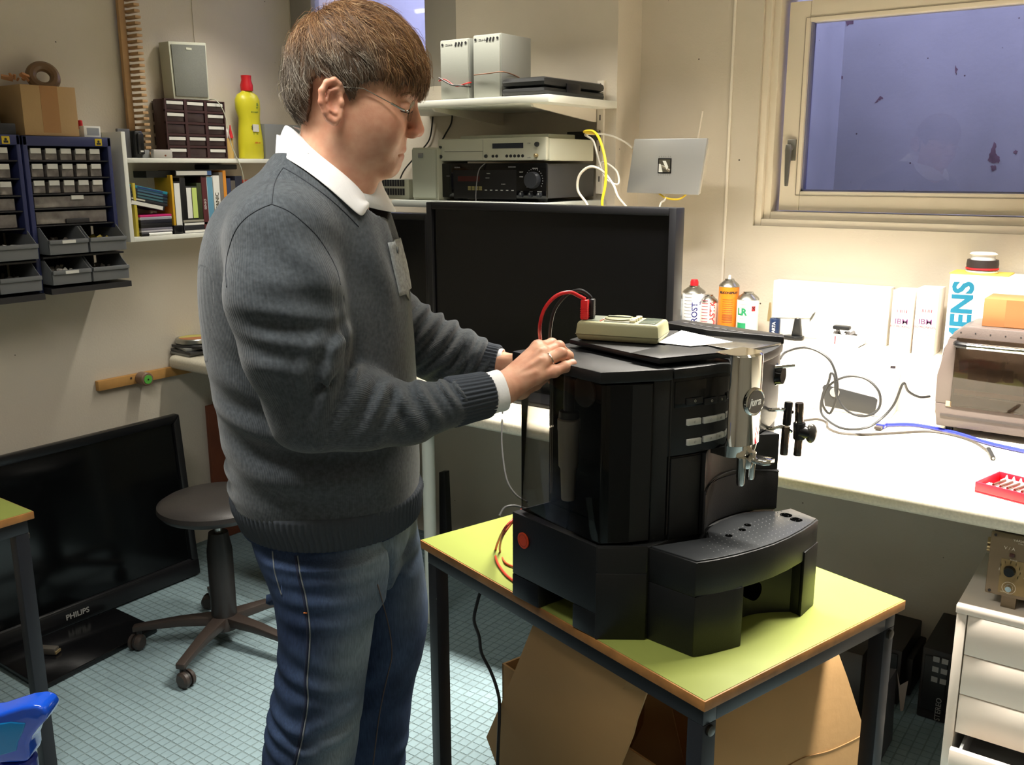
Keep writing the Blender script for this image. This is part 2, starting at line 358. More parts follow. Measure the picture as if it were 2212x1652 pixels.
# ================================================================ left wall: parts cabinets and shelf
blue_m = mat('cabinet_blue', (44, 50, 92), .5); dk = mat('dark_tray', (36, 35, 38), .5)
clear_m = mat('clear_drawer', (112, 106, 102), .25, var=.25, vs=40); lab_m = mat('label_paper', (206, 204, 196), .8)
bin_m = mat('bin_grey', (104, 106, 108), .45); yel = mat('yellow_plastic', (214, 196, 60), .5)
content = [mat('junk_%d' % i, c, .6, var=.4, vs=60) for i, c in enumerate([(60, 56, 54), (140, 130, 120), (168, 150, 60), (190, 188, 182), (96, 92, 90)])]
def junk(mb, x0, x1, y0, y1, z, n, s, rnd):
    for _ in range(n):
        c = Vector((rnd.uniform(x0, x1), rnd.uniform(y0, y1), z+rnd.uniform(0, s)))
        mb.M = Matrix.Translation(c) @ Euler((rnd.random()*3, rnd.random()*3, rnd.random()*3)).to_matrix().to_4x4()
        a = rnd.uniform(.3, 1)*s; mb.box(-a, a, -a*.5, a*.5, -a*.3, a*.3)
    mb.M = Matrix.Identity(4)
def parts_cabinet(y0, y1, z0, z1, X, label, seed):
    rnd = random.Random(seed); t = thing('parts_cabinet', label, 'cabinet', 'blue parts cabinets on the left wall')
    h = z1-z0; w = y1-y0; Z = lambda f: z1-f*h; xb = XL+.004
    mb = MB(); mb.box(xb, X+.004, y0, y0+.016, z0, z1); mb.box(xb, X+.004, y1-.014, y1, z0+.4*h, z1); mb.box(xb, X+.004, y0, y1, Z(.062), z1)
    mb.build('frame', blue_m, t, bevel=.003)
    mb = MB(); mb.box(xb, xb+.01, y0+.016, y1-.014, z0, Z(.06)); mb.box(xb, X+.05, y0+.016, y1, z0, Z(.962))
    for f in (.155, .262, .365, .458, .565): mb.box(xb, X, y0+.016, y1-.014, Z(f)-.002, Z(f)+.002)
    mb.box(xb, X+.02, y0+.016, y1, Z(.765)-.004, Z(.765)+.002); mb.build('tray_rack', dk, t)
    ys, ye = y0+.02, y1-.03; cw = (ye-ys)/5
    for r, (fa, fb) in enumerate(((.068, .15), (.165, .256), (.27, .358))):
        for c in range(5):
            a, b = ys+c*cw+.005, ys+(c+1)*cw-.006
            d = MB().box(xb+.015, X-.008, a, b, Z(fb), Z(fa)-.008).build('drawer', clear_m, t, bevel=.001)
            MB().box(X-.008, X-.004, a+.002, b-.003, Z(fa+.040), Z(fa)-.004).build('label_card', lab_m, d)
    for fa, fb, lb in ((.372, .452, 1), (.468, .556, 0)):
        d = MB().box(xb+.015, X-.008, ys+.003, ye-.003, Z(fb), Z(fa)-.004).build('wide_drawer', clear_m, t, bevel=.002)
        if lb: MB().box(X-.008, X-.003, ys+w*.42, ys+w*.56, Z(fa+.03), Z(fa+.004)).build('label_card', lab_m, d)
        else: MB().box(X-.008, X-.001, ys+w*.33, ys+w*.6, Z(fb), Z(fb-.03)).build('handle', dk, d, bevel=.002)
    for fa, fb in ((.575, .745), (.772, .94)):
        for c in range(2):
            a = y0+.022+c*(w-.024)/2; b = a+(w-.03)/2-.004; zt, zb = Z(fa), Z(fb); xo = X+.055
            s = lambda y: [(xb+.02, y, zb), (xo-.004, y, zb), (xo, y, zb+.3*(zt-zb)), (xo-.004, y, zb+.55*(zt-zb)), (xo-.03, y, zt-.018), (xo-.05, y, zt), (xb+.02, y, zt)]
            mb = MB(); n = 7
            for (ya, yb) in ((a, a+.003), (b-.003, b)): mb.slab(s(ya), (0, yb-ya, 0))
            mb.box(xb+.02, xo-.004, a, b, zb, zb+.003); mb.box(xo-.006, xo, a, b, zb, zb+.5*(zt-zb)); mb.box(xo-.006, xo+.007, a, b, zb+.40*(zt-zb), zb+.55*(zt-zb))
            bn = mb.build('storage_bin', bin_m, t, bevel=.0015)
            if (r+c) % 2 == 0 or fa > .7 and c == 0: MB().box(xo+.007, xo+.009, a+.04*1, a+.085, zb+.41*(zt-zb), zb+.53*(zt-zb)).build('label_card', lab_m, bn)
            mb = MB(); junk(mb, xb+.05, xo-.03, a+.012, b-.012, zb+.25*(zt-zb), 26, .016, rnd)
            ct = mb.build('contents', content[(seed+c+int(fa*10)) % 5], bn); ct['kind'] = 'stuff'
    mb = MB(); yc = y1-.045; mb.box(X+.004, X+.0055, yc-.012, yc+.012, Z(.055), Z(.01)); st = mb.build('sticker', mat('sticker_yellow', (206, 178, 40), .5), t)
    mb = MB(); mb.cyl((X+.0055, yc, Z(.028)), (X+.0062, yc, Z(.028)), .004, n=10); mb.box(X+.0055, X+.0062, yc-.007, yc+.007, Z(.049), Z(.036)); mb.build('sticker_mark', dk, st)
    return t
XC = XL+.16
q = [PX(48, 295, XC), PX(237, 295, XC), PX(82, 640, XC), PX(266, 612, XC)]
ya, yb = (q[0].y+q[2].y)/2, (q[1].y+q[3].y)/2; za, zb_ = (q[2].z+q[3].z)/2, (q[0].z+q[1].z)/2
parts_cabinet(ya, yb, za, zb_, XC, 'blue framed parts cabinet of small clear drawers hanging beside the white shelf', 1)
w_ = yb-ya
parts_cabinet(ya-.006-w_, ya-.006, za-.012, zb_+.002, XC, 'blue framed parts cabinet cut off by the left edge of the photo', 2)
# things on top of the cabinets
zt = zb_+.001
def boxpx(tl, tr, br, blq, X): # rectangle on a plane X
    p = [PX(*c, X) for c in (tl, tr, br, blq)]
    return (p[0].y+p[3].y)/2, (p[1].y+p[2].y)/2, (p[2].z+p[3].z)/2, (p[0].z+p[1].z)/2
XB = XC-.01
y0, y1, z0, z1 = boxpx((43, 177), (162, 178), (170, 286), (53, 286), XB)
z1 = z1-z0+zt; z0 = zt
t = thing('cardboard_box', 'brown cardboard box with a tape strip on top of the blue cabinet', 'box')
MB().box(XL+.004, XB, y0, y1, z0, z1).build('carton', card_m, t, bevel=.002)
MB().box(XB, XB+.0006, y0+.34*(y1-y0), y0+.66*(y1-y0), z0+.01, z1).build('tape', card_d, t)
yc = y0+.66*(y1-y0)
one(MB().torus((XL+.075, yc, z1+.033), .036, .0165, (.9, -.3, .35), n=32), 'tape_roll', mat('roll_brown', (118, 92, 66), .4), 'roll of brown tape lying on the cardboard box over the blue cabinet', 'tape roll')
mb = MB(); junk(mb, XL+.05, XB-.04, y0+.0, y0+.07, z1+.016, 9, .018, random.Random(4))
one(mb, 'crumpled_bag', mat('orange_bag', (196, 140, 92), .5), 'crumpled orange plastic bag lying left on the cardboard box', 'bag')
t = thing('black_case', 'black case with a white label on top of the leftmost blue cabinet', 'case')
MB().box(XL+.01, XC-.0, ya-.15, ya-.012, zt, zt+.035).build('lower_case', black_pl, t, bevel=.004)
MB().box(XL+.01, XC-.03, ya-.17, ya-.04, zt+.035, zt+.115).build('upper_case', black_pl, t, bevel=.006)
MB().box(XC-.03, XC-.0295, ya-.09, ya-.055, zt+.07, zt+.09).build('label_card', lab_m, t)
y0, y1, z0, z1 = boxpx((170, 249), (181, 249), (182, 272), (172, 272), XC-.05)
t = thing('red_bottle', 'small bottle with a red cap beside the cardboard box', 'bottle')
yc = (y0+y1)/2; MB().lathe((XC-.06, yc, zt), [(0, 0), (.010, 0), (.011, .01), (.010, .022), (.005, .026)]).build('bottle', paper_m, t); MB().lathe((XC-.06, yc, zt+.026), [(0, 0), (.008, 0), (.007, .028), (0, .03)]).build('cap', mat('cap_red', (196, 30, 36), .4), t)
y0, y1, z0, z1 = boxpx((180, 275), (217, 276), (218, 293), (183, 291), XC-.03)
t = thing('label_box', 'small white box with a grey label standing on the blue cabinet', 'box')
MB().box(XL+.02, XC-.03, y0, y1, zt, zt+.036).build('box', paper_m, t, bevel=.001); MB().box(XC-.03, XC-.0295, y0+.01, y1-.006, zt+.006, zt+.03).build('label_card', mat('label_grey', (150, 155, 160), .7), t)
# ---- white wall shelf
p0 = PX(232, 284, XL); dr = ray(261, 284); XF = p0.y*dr.x/dr.y
XF = max(min(XF, XL+.26), XL+.12); yS = p0.y+.004
sT = PX(261, 284, XF); zS1 = sT.z; zSb = PX(284, 523, XF).z; zm = PX(420, 342, XF).z; yS0 = (PX(261, 284, XF).y+PX(282, 523, XF).y)/2
zb2 = PX(284, 508, XF).z; yS1 = YL-.02; zl0 = zSb+ .016
t = thing('wall_shelf', 'white two-tier board shelf on the left wall holding books and cassettes', 'shelf')
MB().box(XL+.001, XF, yS0, yS0+.016, zSb, zS1).build('side_board', white_board, t, bevel=.001)
MB().box(XL+.001, XF, yS1, yS1+.016, zSb, zS1-.0).build('side_board', white_board, t, bevel=.001)
MB().box(XL+.001, XF, yS0+.016, yS1, zm-.016, zm).build('shelf_board', white_board, t, bevel=.001)
MB().box(XL+.001, XF, yS0+.016, yS1, zSb, zSb+.016).build('shelf_board', white_board, t, bevel=.001)
zb2 = zSb+.0162
# ---- things on its upper board (top zm)
zm += .0003
XBk = XL+.012
# peg rack
a0, a1, b0 = PX(250, 0, XL+.03), PX(272, 0, XL+.03), PX(285, 330, XL+.05)
t = thing('peg_rack', 'tall pale wooden lath with a row of pegs leaning on the left wall', 'rack')
yy0 = a0.y+.008; yy1 = yy0+.024; ztop = a0.z+.12
MB().box(XL+.014, XL+.030, yy0, yy1, zm, ztop).build('lath', wood_m, t, bevel=.001)
n = 31; z = zm+.012; pitch = (ztop-.03-zm)/n
pg = MB().box(XL+.016, XL+.085, yy1+.0, yy1+.022, z, z+.009).build('peg', wood_m, t, bevel=.001)
for k in range(1, n-1):
    c = pg.copy(); COL.objects.link(c); c.parent = t; c.location = (0, random.uniform(-.001, .002), k*pitch); KIDS[t.name].append(c)
# brown drawer unit
XD = XF-.025
y0, y1, z0, z1 = boxpx((357, 212), (487, 216), (490, 340), (362, 340), XD); z1 = zm+(z1-z0); z0 = zm
br = mat('cabinet_maroon', (58, 34, 34), .5); brd = mat('drawer_smoke', (62, 50, 50), .2)
t = thing('drawer_unit', 'dark brown small parts unit with three columns of labelled drawers', 'cabinet')
MB().box(XBk+.01, XD-.008, y0, y1, z0, z1).build('body', br, t, bevel=.006)
mb = MB(); cw = (y1-y0)/3; rh = (z1-z0)/5
for c in range(4): yc = y0+c*cw; mb.box(XD-.01, XD, max(yc-.006, y0), min(yc+.006, y1), z0, z1)
for r in range(6): zc = z0+r*rh; mb.box(XD-.01, XD-.001, y0, y1, max(zc-.004, z0), min(zc+.004, z1))
mb.build('front_grid', br, t)
for c in range(3):
    for r in range(5):
        a, b, zz = y0+c*cw+.008, y0+(c+1)*cw-.008, z0+r*rh
        d = MB().box(XD-.09, XD-.004, a, b, zz+.005, zz+rh-.006).build('drawer', brd, t, bevel=.001)
        if (c, r) not in ((1, 0), (1, 2), (0, 2), (1, 3)): MB().box(XD-.004, XD-.001, a+.001, b-.001, zz+rh*.55, zz+rh-.008).build('label_card', lab_m, d)
zDU = z1; yDU = (y0, y1)
# wall speaker on the drawer unit
t = thing('wall_speaker', 'flat grey loudspeaker with a pale rim standing on the brown drawer unit', 'speaker')
XS_ = XL+.075
P = [PX(c[0], c[1], XS_) for c in ((362, 76), (444, 80), (452, 205), (375, 201))]
dz = zDU+.001-min(P[2].z, P[3].z); P = [p+Vector((0, 0, dz)) for p in P]
mb = MB(); mb.slab([P[3], P[2], P[1], P[0]], (-.06, 0, 0)); mb.build('cabinet', cream_m, t, bevel=.003)
c = (P[0]+P[1]+P[2]+P[3])/4; Q = [c+(p-c)*.9+Vector((.0005, 0, 0)) for p in P]
gr = MB().slab([Q[3], Q[2], Q[1], Q[0]], (.004, 0, 0)).build('grille', mat('grille_grey', (118, 120, 112), .8, var=.06, vs=300, bump=.5, bs=900), t, bevel=.001)
e = Q[0]*.5+Q[1]*.5+Vector((.0045, 0, -.014)); MB().box(e.x, e.x+.001, e.y-.012, e.y+.012, e.z-.004, e.z+.004).build('badge', cream_m, gr)
one(MB().tube([(XS_-.03, P[2].y+.006, zDU+.004), (XD+.004, P[2].y+.01, zDU+.004), (XF+.001, P[2].y+.03, zDU-.05), (XF+.002, P[2].y+.05, zm+.05), (XF+.006, P[2].y+.09, zm-.05), (XF+.006, P[2].y+.10, zb2+.1)], .0018, 6), 'speaker_cable', cream_m, 'thin pale speaker cable hanging down in front of the shelf boards', 'cable')
# bottles
XQ = XF-.055
y0, y1, z0, z1 = boxpx((509, 181), (560, 182), (565, 340), (513, 340), XQ); hgt = z1-z0; yc = PX(541, 300, XQ).y; rr = (PX(563, 300, XQ).y-PX(514, 300, XQ).y)/2
t = thing('cleaner_bottle', 'tall yellow cleaner bottle with a red cap on the shelf', 'bottle')
prof = [(0, 0), (.93, 0), (1, .015), (1, .25), (.9, .42), (.84, .55), (.98, .68), (.98, .8), (.8, .87), (.45, .91), (.42, .925)]
rings = [[(XQ+.62*rr*q*math.cos(6.2832*i/28), yc+rr*q*math.sin(6.2832*i/28)+(.004 if h > .6 else 0)*-1, zm+h*hgt) for i in range(28)] for q, h in ((max(a, .01), b) for a, b in prof)]
bt = MB().loft(rings).build('bottle', mat('bottle_yellow', (206, 198, 44), .35), t)
MB().lathe((XQ, yc-.003, zm+.925*hgt), [(0, 0), (.42*rr, 0), (.44*rr, .02), (.34*rr, .04), (.36*rr, .058), (0, .06)][:5]+[(0, .06)]).build('cap', MATS['cap_red'], t)
gm = mat('print_green', (92, 128, 60), .6); Mx = frame(Vector((XQ+.62*rr+.0015, yc+.002, 0)), (0, 1, 0), (0, 0, 1))
for s, zz, sz, mm in (('Gut &', .74, .017, gm), ('Sauber', .70, .014, gm), ('scheuert', .64, .010, gm), ('805', .42, .026, dk), ('kraft', .34, .012, gm), ('500 ml', .22, .010, MATS['cap_red'])):
    M2 = Mx.copy(); M2.translation.z = zm+zz*hgt; M2.translation.x += .003 if zz < .3 else -.004; text(s, sz, M2, mm, t)
MB().box(XQ+.56*rr, XQ+.62*rr+.001, yc-.012, yc+.016, zm+.37*hgt, zm+.47*hgt).build('label_patch', lab_m, t)
y2 = PX(498, 300, XQ).y
t = thing('squeeze_bottle', 'clear squeeze bottle with a red spout and amber liquid between drawer unit and yellow bottle', 'bottle')
MB().lathe((XQ-.02, y2, zm), [(0, 0), (.021, 0), (.022, .005), (.022, .075), (.0205, .078)]).build('liquid', mat('amber_liquid', (190, 158, 96), .2), t)
MB().lathe((XQ-.02, y2, zm+.079), [(.0205, 0), (.021, .02), (.014, .032), (.008, .036)]).build('bottle', mat('milky_plastic', (196, 190, 184), .3), t)
MB().lathe((XQ+.002, y2, zm+.078), [(0, 0), (.010, 0), (.008, .012), (.004, .03), (.002, .048), (0, .05)]).build('spout', MATS['cap_red'], t)
y3 = PX(585, 300, XF-.03).y
one(MB().box(XBk+.02, XF-.03, PX(568, 300, XF-.03).y+.012, y3+.16, zm, PX(585, 268, XF-.03).z), 'grey_case', grey_pl, 'dark grey case standing on the shelf behind the shoulder', 'case', bevel=.004)
mb = MB(); a = PX(276, 300, XF-.03).y
t = thing('desk_phone', 'black handset unit standing upright at the left end of the shelf', 'phone')
mb.box(XBk+.03, XF-.03, a+.028, a+.062, zm, zm+.095); mb.build('body', black_pl, t, bevel=.008)
mb = MB(); mb.box(XF-.03, XF-.02, a+.034, a+.058, zm+.012, zm+.085); mb.build('handset', black_sat, t, bevel=.004)
MB().box(XF-.02, XF-.0195, a+.04, a+.052, zm+.02, zm+.026).build('label_card', lab_m, t)
one(MB().box(XBk+.06, XF-.06, yS0-.002+.02, a+.022, zm, zm+.1), 'clear_cassette', mat('smoke_plastic', (92, 92, 96), .25), 'dark clear plastic case at the very left end of the shelf', 'case', bevel=.002)
y0, y1, z0, z1 = boxpx((332, 320), (373, 321), (373, 340), (332, 340), XF-.004)
t = thing('power_adapter', 'light grey power adapter lying before the brown drawer unit', 'adapter')
MB().box(XF-.024, XF-.004, y0, y1, zm, zm+.030).build('body', mat('adapter_grey', (176, 172, 166), .5), t, bevel=.004)
MB().cyl((XF-.004, y0+.6*(y1-y0), zm+.009), (XF-.002, y0+.6*(y1-y0), zm+.009), .003).build('screw', mat('rust', (120, 60, 30), .6), t)
MB().box(XF-.05, XF-.025, y0-.03, y0+.0, zm, zm+.028).build('plug', grey_pl, t, bevel=.004)
# ---- books and cassettes on the lower board (top zb2)
XK = XF-.02
def px_y(x, y=420): return PX(x, y, XK).y
def zof(y, x=420): return PX(x, y, XK).z
def book(x0, x1, ytop, col, label, cat='cassette', spine=None, sc=None, name='cassette', base=None, lab2=None, grp='upright cases in the shelf', dx=0):
    t = thing(name, label, cat, grp); a, b = px_y(x0), px_y(x1); z0 = zb2 if base is None else base; z1 = zof(ytop, x0)
    MB().box(XK-.12+dx, XK+dx, a, b-.0006, z0, z1).build('cover', mat('cov_%d_%d_%d' % col, col, .45), t, bevel=.0008)
    if spine:
        MB().box(XK+dx, XK+dx+.0006, a+.0015, b-.002, z0+.006, z1-.006).build('spine_label', mat('cov_%d_%d_%d' % spine, spine, .6), t)
    if sc:
        s, c, sz = sc; M = frame(Vector((XK+dx+.001, (a+b)/2, (z0+z1)/2)), (0, 0, 1), (0, -1, 0)); text(s, sz, M, mat('ink_%d_%d_%d' % c, c, .6), t)
    return t
# flat stacks first
def flat(x0, x1, ybot, h, col, label, name='cassette', spine=None, X=None, grp='flat stacked cases in the shelf', tilt=0):
    global _z
    t = thing(name, label, 'cassette' if name == 'cassette' else 'disc case', grp); a, b = px_y(x0, 470), px_y(x1, 470)
    xx = (X or XK)
    MB().box(xx-.13, xx, a, b, _z, _z+h-.0005).build('cover', mat('cov_%d_%d_%d' % col, col, .4), t, bevel=.001)
    if spine: MB().box(xx, xx+.0006, a+.003, b-.003, _z+.15*h, _z+.8*h).build('spine_label', mat('cov_%d_%d_%d' % spine, spine, .6), t)
    _z += h
_z = zb2
for h, c, sp, lb in ((.013, (30, 30, 32), (226, 224, 220), 'white labelled case at the bottom of the left flat stack'), (.007, (186, 184, 190), None, 'thin silver case second from the bottom in the left flat stack'),
                     (.008, (120, 118, 130), None, 'thin grey case third from the bottom in the left flat stack'), (.016, (24, 24, 28), None, 'thick black case in the middle of the left flat stack'),
                     (.013, (34, 34, 44), None, 'dark case under the silver one in the left flat stack'), (.010, (196, 194, 206), (150, 150, 160), 'silver case under the pink one in the left flat stack'),
                     (.008, (196, 40, 110), None, 'pink case on top of the left flat stack')):
    flat(303, 371, 0, h, c, lb, spine=sp)
zst = _z
_z = zb2
for h, c, sp, lb in ((.013, (40, 40, 42), (222, 220, 212), 'white labelled cassette at the bottom of the right flat stack'), (.015, (46, 46, 50), None, 'dark grey cassette in the right flat stack'),
                     (.012, (40, 40, 40), (226, 224, 216), 'cassette with a white spine in the right flat stack'), (.009, (150, 146, 132), None, 'beige grey case on top of the right flat stack')):
    flat(396, 449, 0, h, c, lb, spine=sp)
zst2 = _z
one(MB().box(XK-.05, XK+.005, px_y(374, 480), px_y(393, 480), zb2, zb2+.032), 'black_cube', black_sat, 'small black cube between the two flat stacks in the shelf', 'box', bevel=.003)
t = thing('marker_pen', 'white marker pen lying in front of the left flat stack', 'pen')
MB().cyl((XF-.008, px_y(308, 500), zb2+.006), (XF-.008, px_y(366, 500), zb2+.006), .0055).build('barrel', paper_m, t); MB().cyl((XF-.008, px_y(300, 500), zb2+.006), (XF-.008, px_y(316, 500), zb2+.006), .006).build('cap', black_sat, t)
book(288, 294, 395, (186, 168, 60), 'thin yellow book leaning at the left end of the lower shelf', 'book', name='book')
for x0, x1, yt, c, sp, lb in ((371, 376, 378, (206, 160, 40), None, 'yellow upright case beside the tilted stack'), (376, 390, 392, (30, 30, 32), (222, 222, 218), 'black cassette with a white spine next to the yellow case'),
                              (390, 402, 384, (22, 22, 24), None, 'black cassette without a label among the upright ones'), (402, 414, 402, (36, 36, 38), (226, 226, 222), 'shorter cassette with a white spine'),
                              (414, 426, 402, (40, 44, 36), (196, 216, 120), 'cassette with a light green spine'), (426, 436, 395, (58, 66, 40), None, 'olive cassette right of the light green one')):
    book(x0, x1, yt, c, lb, spine=sp, base=zst2 if x0 > 376 else zb2)
book(436, 448, 380, (60, 34, 34), 'dark red case with white writing', spine=(90, 40, 44), sc=('SENSO', (230, 225, 220), .013))
book(448, 461, 379, (206, 216, 222), 'white and sea blue case left of the tall white one', spine=(96, 150, 178))
book(462, 476, 379, (222, 222, 216), 'white case whose spine reads TITANIC', sc=('TITANIC', (70, 64, 52), .022), lab2=1)
for x0, x1, yt, c, lb in ((476, 484, 372, (120, 112, 104), 'grey brown case right of the white one'), (484, 491, 368, (214, 140, 50), 'orange case behind the grey brown ones'), (491, 500, 385, (52, 60, 90), 'dark blue case near the shoulder'), (500, 510, 390, (90, 84, 78), 'brown case near the shoulder'), (510, 525, 380, (40, 44, 60), 'wide navy case near the shoulder'), (526, 540, 388, (150, 60, 50), 'dull red case near the shoulder')):
    book(x0, x1, yt, c, lb)
# tilted stack at the upper left
a = Vector((XK-.0, px_y(279, 430), zof(432, 279))); rnd = random.Random(3)
ang = -math.radians(12); off = 0
Lc = px_y(362)-px_y(280)
for k, (h, c, sp, lb) in enumerate(((.018, (28, 28, 32), (214, 212, 204), 'black cassette with a broad white spine under the tilted stack'), (.010, (40, 40, 44), (200, 196, 180), 'black case with beige writing in the tilted stack'),
                                    (.011, (30, 44, 52), (60, 100, 110), 'lowest dark teal case of the tilted stack'), (.011, (30, 44, 56), (66, 106, 116), 'second dark teal case of the tilted stack'),
                                    (.011, (34, 40, 60), (60, 96, 120), 'third dark blue case of the tilted stack'), (.011, (40, 130, 150), (36, 60, 110), 'turquoise topped case of the tilted stack'))):
    t = thing('cassette', lb, 'cassette', 'tilted cases in the shelf')
    M = Matrix.Translation((0, a.y, zst+.040)) @ Euler((ang, 0, 0)).to_matrix().to_4x4()
    mb = MB(M); mb.box(XK-.12, XK-.002*k, 0, Lc-.012*(k == 0), off, off+h-.0006); mb.build('cover', mat('cov_%d_%d_%d' % c, c, .45), t, bevel=.0008)
    mb = MB(M); mb.box(XK-.002*k, XK-.002*k+.0006, .006 if k < 2 else .03, Lc-.02 if k != 1 else .06, off+.002, off+h-.003); mb.build('spine_label', mat('cov_%d_%d_%d' % sp, sp, .6), t)
    off += h
t = thing('cassette', 'long cassette with a white spine lying flat across the upright ones', 'cassette', 'flat stacked cases in the shelf')
zz = zof(381, 380)
MB().box(XK-.12, XK+.004, px_y(381), px_y(459), zz, zz+.022).build('cover', black_sat, t, bevel=.001)
MB().box(XK+.004, XK+.0046, px_y(383), px_y(449), zz+.004, zz+.019).build('spine_label', lab_m, t); MB().box(XK+.004, XK+.0048, px_y(449), px_y(458), zz+.004, zz+.019).build('spine_label', mat('spine_blue', (70, 100, 150), .6), t)
one(MB().box(XK-.13, XK-.02, px_y(327), px_y(380), zz-.004, zz+.02), 'black_box', black_pl, 'flat black box lying behind the tilted stack', 'box', bevel=.002)
one(MB().box(XK-.12, XK-.01, px_y(460), px_y(520), zof(366, 480), zof(355, 480)), 'black_bag', black_pl, 'flat black pouch lying on top of the white and orange cases', 'pouch', bevel=.004)
# ---- wooden lath with the tape roll, low on the left wall
a, b = PX(210, 812, XL+.02), PX(210, 838, XL+.02)
t = thing('wall_lath', 'pale wooden lath screwed to the left wall under the worktop end', 'lath')
MB().box(XL+.0015, XL+.022, a.y, YWT+.25, ZW-.049-.036, ZW-.049).build('lath', mat('lath_wood', (184, 138, 78), .55, var=.2, vs=10), t, bevel=.001)
for y_ in (a.y+.13, a.y+.16, a.y+.2): MB().cyl((XL+.022, y_, ZW-.06), (XL+.024, y_, ZW-.06), .004, n=10).build('screw', steel_m, t)
c = PX(316, 815, XL+.06); c.z = ZW-.066
t = thing('cable_reel', 'small brown reel with a green centre hanging on the wooden lath', 'reel')
MB().lathe((XL+.024, c.y, c.z), [(0, 0), (.024, 0), (.025, .004), (.025, .042), (.022, .046), (0, .046)], (1, 0, 0)).build('reel', mat('reel_brown', (128, 104, 88), .35), t)
MB().lathe((XL+.070, c.y, c.z), [(0, 0), (.0165, 0), (.0165, .002), (0, .002)], (1, 0, 0)).build('centre', mat('disc_green', (92, 178, 72), .5), t)
MB().lathe((XL+.072, c.y, c.z), [(0, 0), (.0035, 0), (.0035, .001), (0, .001)], (1, 0, 0)).build('pin', dk, t)
# ---- disc cases and tin at the left end of the worktop
def onw(x, y, z=ZW): return PZ(x, y, z)
z = ZW+.0003; rnd = random.Random(9); c = onw(408, 764)
lbs = ['lowest clear disc case under the round tin', 'second clear disc case under the round tin', 'third clear disc case under the round tin', 'top clear disc case right under the round tin']
for k in range(4):
    M = Matrix.Translation((c.x+(.012 if k % 2 else -.008), c.y+.02+(.012 if k > 1 else 0), z)) @ Matrix.Rotation(rnd.uniform(-.35, .35), 4, 'Z')
    t = thing('disc_case', lbs[k], 'disc case', 'disc cases at the left end of the worktop')
    mb = MB(M); mb.box(-.071, .071, -.062, .062, 0, .0095); mb.build('case', mat('case_clear_%d' % (k % 2), ((126, 126, 122), (52, 52, 54))[k % 2], .2), t, bevel=.001); z += .01
t = thing('round_tin', 'round metal tin with a yellow and orange disc label', 'tin')
cc = Vector((c.x-.004, c.y+.03, z+.0002)); MB().lathe(cc, [(0, 0), (.064, 0), (.068, .003), (.068, .017), (.065, .020), (0, .020)], n=40).build('tin', steel_m, t)
mb = MB(); mb.prism([(cc.x+.055*math.cos(a_), cc.y+.055*math.sin(a_)) for a_ in np.linspace(math.radians(60), math.radians(240), 16)], z+.0202, z+.0208); mb.build('label_half', mat('tin_yellow', (190, 182, 100), .5), t)
mb = MB(); mb.prism([(cc.x+.055*math.cos(a_), cc.y+.055*math.sin(a_)) for a_ in np.linspace(math.radians(240), math.radians(420), 16)], z+.0202, z+.0208); mb.build('label_half', mat('tin_orange', (166, 104, 64), .5), t)
c2 = onw(470, 725); z = ZW+.0003
for k in range(6):
    col = ((52, 48, 50), (96, 60, 48), (60, 56, 58), (40, 38, 40), (104, 110, 112), (150, 158, 160))[k]
    nm = ['bottom', 'second', 'third', 'fourth', 'fifth', 'top'][k]
    t = thing('disc_case', nm+' case of the dark stack behind the round tin', 'disc case', 'disc cases at the left end of the worktop')
    mb = MB(Matrix.Translation((c2.x+.03, c2.y+.02, z)) @ Matrix.Rotation(.1*(k % 3)-.1, 4, 'Z')); mb.box(-.071, .071, -.062, .062, 0, .0085); mb.build('case', mat('stk_%d' % k, col, .35), t, bevel=.001); z += .009
# ---- television standing on the floor by the left wall
XT = XL+.26
tr, brr = PX(400, 898, XT), PX(431, 1235, XT)
ytr = (tr.y+brr.y)/2; zt0, zt1 = brr.z, tr.z
t = thing('floor_television', 'large black flat television standing on the floor against the left wall', 'television')
W = 1.12; y0 = ytr-W; lean = .05
def T(y, z, d=0): return Vector((XT+d-(z-zt0)/(zt1-zt0)*lean, y, z))
fr = MB()
def ring(a, b, c, d, i, d0, d1):
    for (p, q, r, s) in (((a, c), (b, c), (b-i, c+i), (a+i, c+i)), ((b, c), (b, d), (b-i, d-i), (b-i, c+i)), ((b, d), (a, d), (a+i, d-i), (b-i, d-i)), ((a, d), (a, c), (a+i, c+i), (a+i, d-i))):
        fr.slab([T(*p, d0), T(*q, d0), T(*r, d0), T(*s, d0)], (d1-d0, 0, 0))
ring(y0, ytr, zt0+.035, zt1, .03, -.02, .012)
fr.slab([T(y0, zt0, -.02), T(ytr, zt0, -.02), T(ytr, zt0+.06, -.02), T(y0, zt0+.06, -.02)], (.034, 0, 0))
fr.build('bezel', black_sat, t, bevel=.006)
MB().slab([T(y0+.02, zt0+.05), T(ytr-.02, zt0+.05), T(ytr-.02, zt1-.02), T(y0+.02, zt1-.02)], (-.03, 0, 0)).build('screen', mat('screen_black', (7, 8, 9), .12), t)
MB().slab([T(y0+.06, zt0+.06, -.03), T(ytr-.06, zt0+.06, -.03), T(ytr-.06, zt1-.06, -.03), T(y0+.06, zt1-.06, -.03)], (-.06, 0, 0)).build('back', black_pl, t, bevel=.01)
lg = PX(165, 1335, XT); M = frame(T(lg.y, zt0+.032, .0150), (0, 1, 0), (-.02, 0, 1)); text('PHILIPS', .026, M, mat('logo_grey', (150, 150, 146), .4), t, bold=.0006)
ym = (y0+ytr)/2+.1
MB().box(XT-.075, XT-.03, ym-.08, ym+.08, .0195, zt0+.05).build('neck', black_sat, t, bevel=.005)
p1, p2 = PZ(88, 1482, .02), PZ(310, 1366, .02)
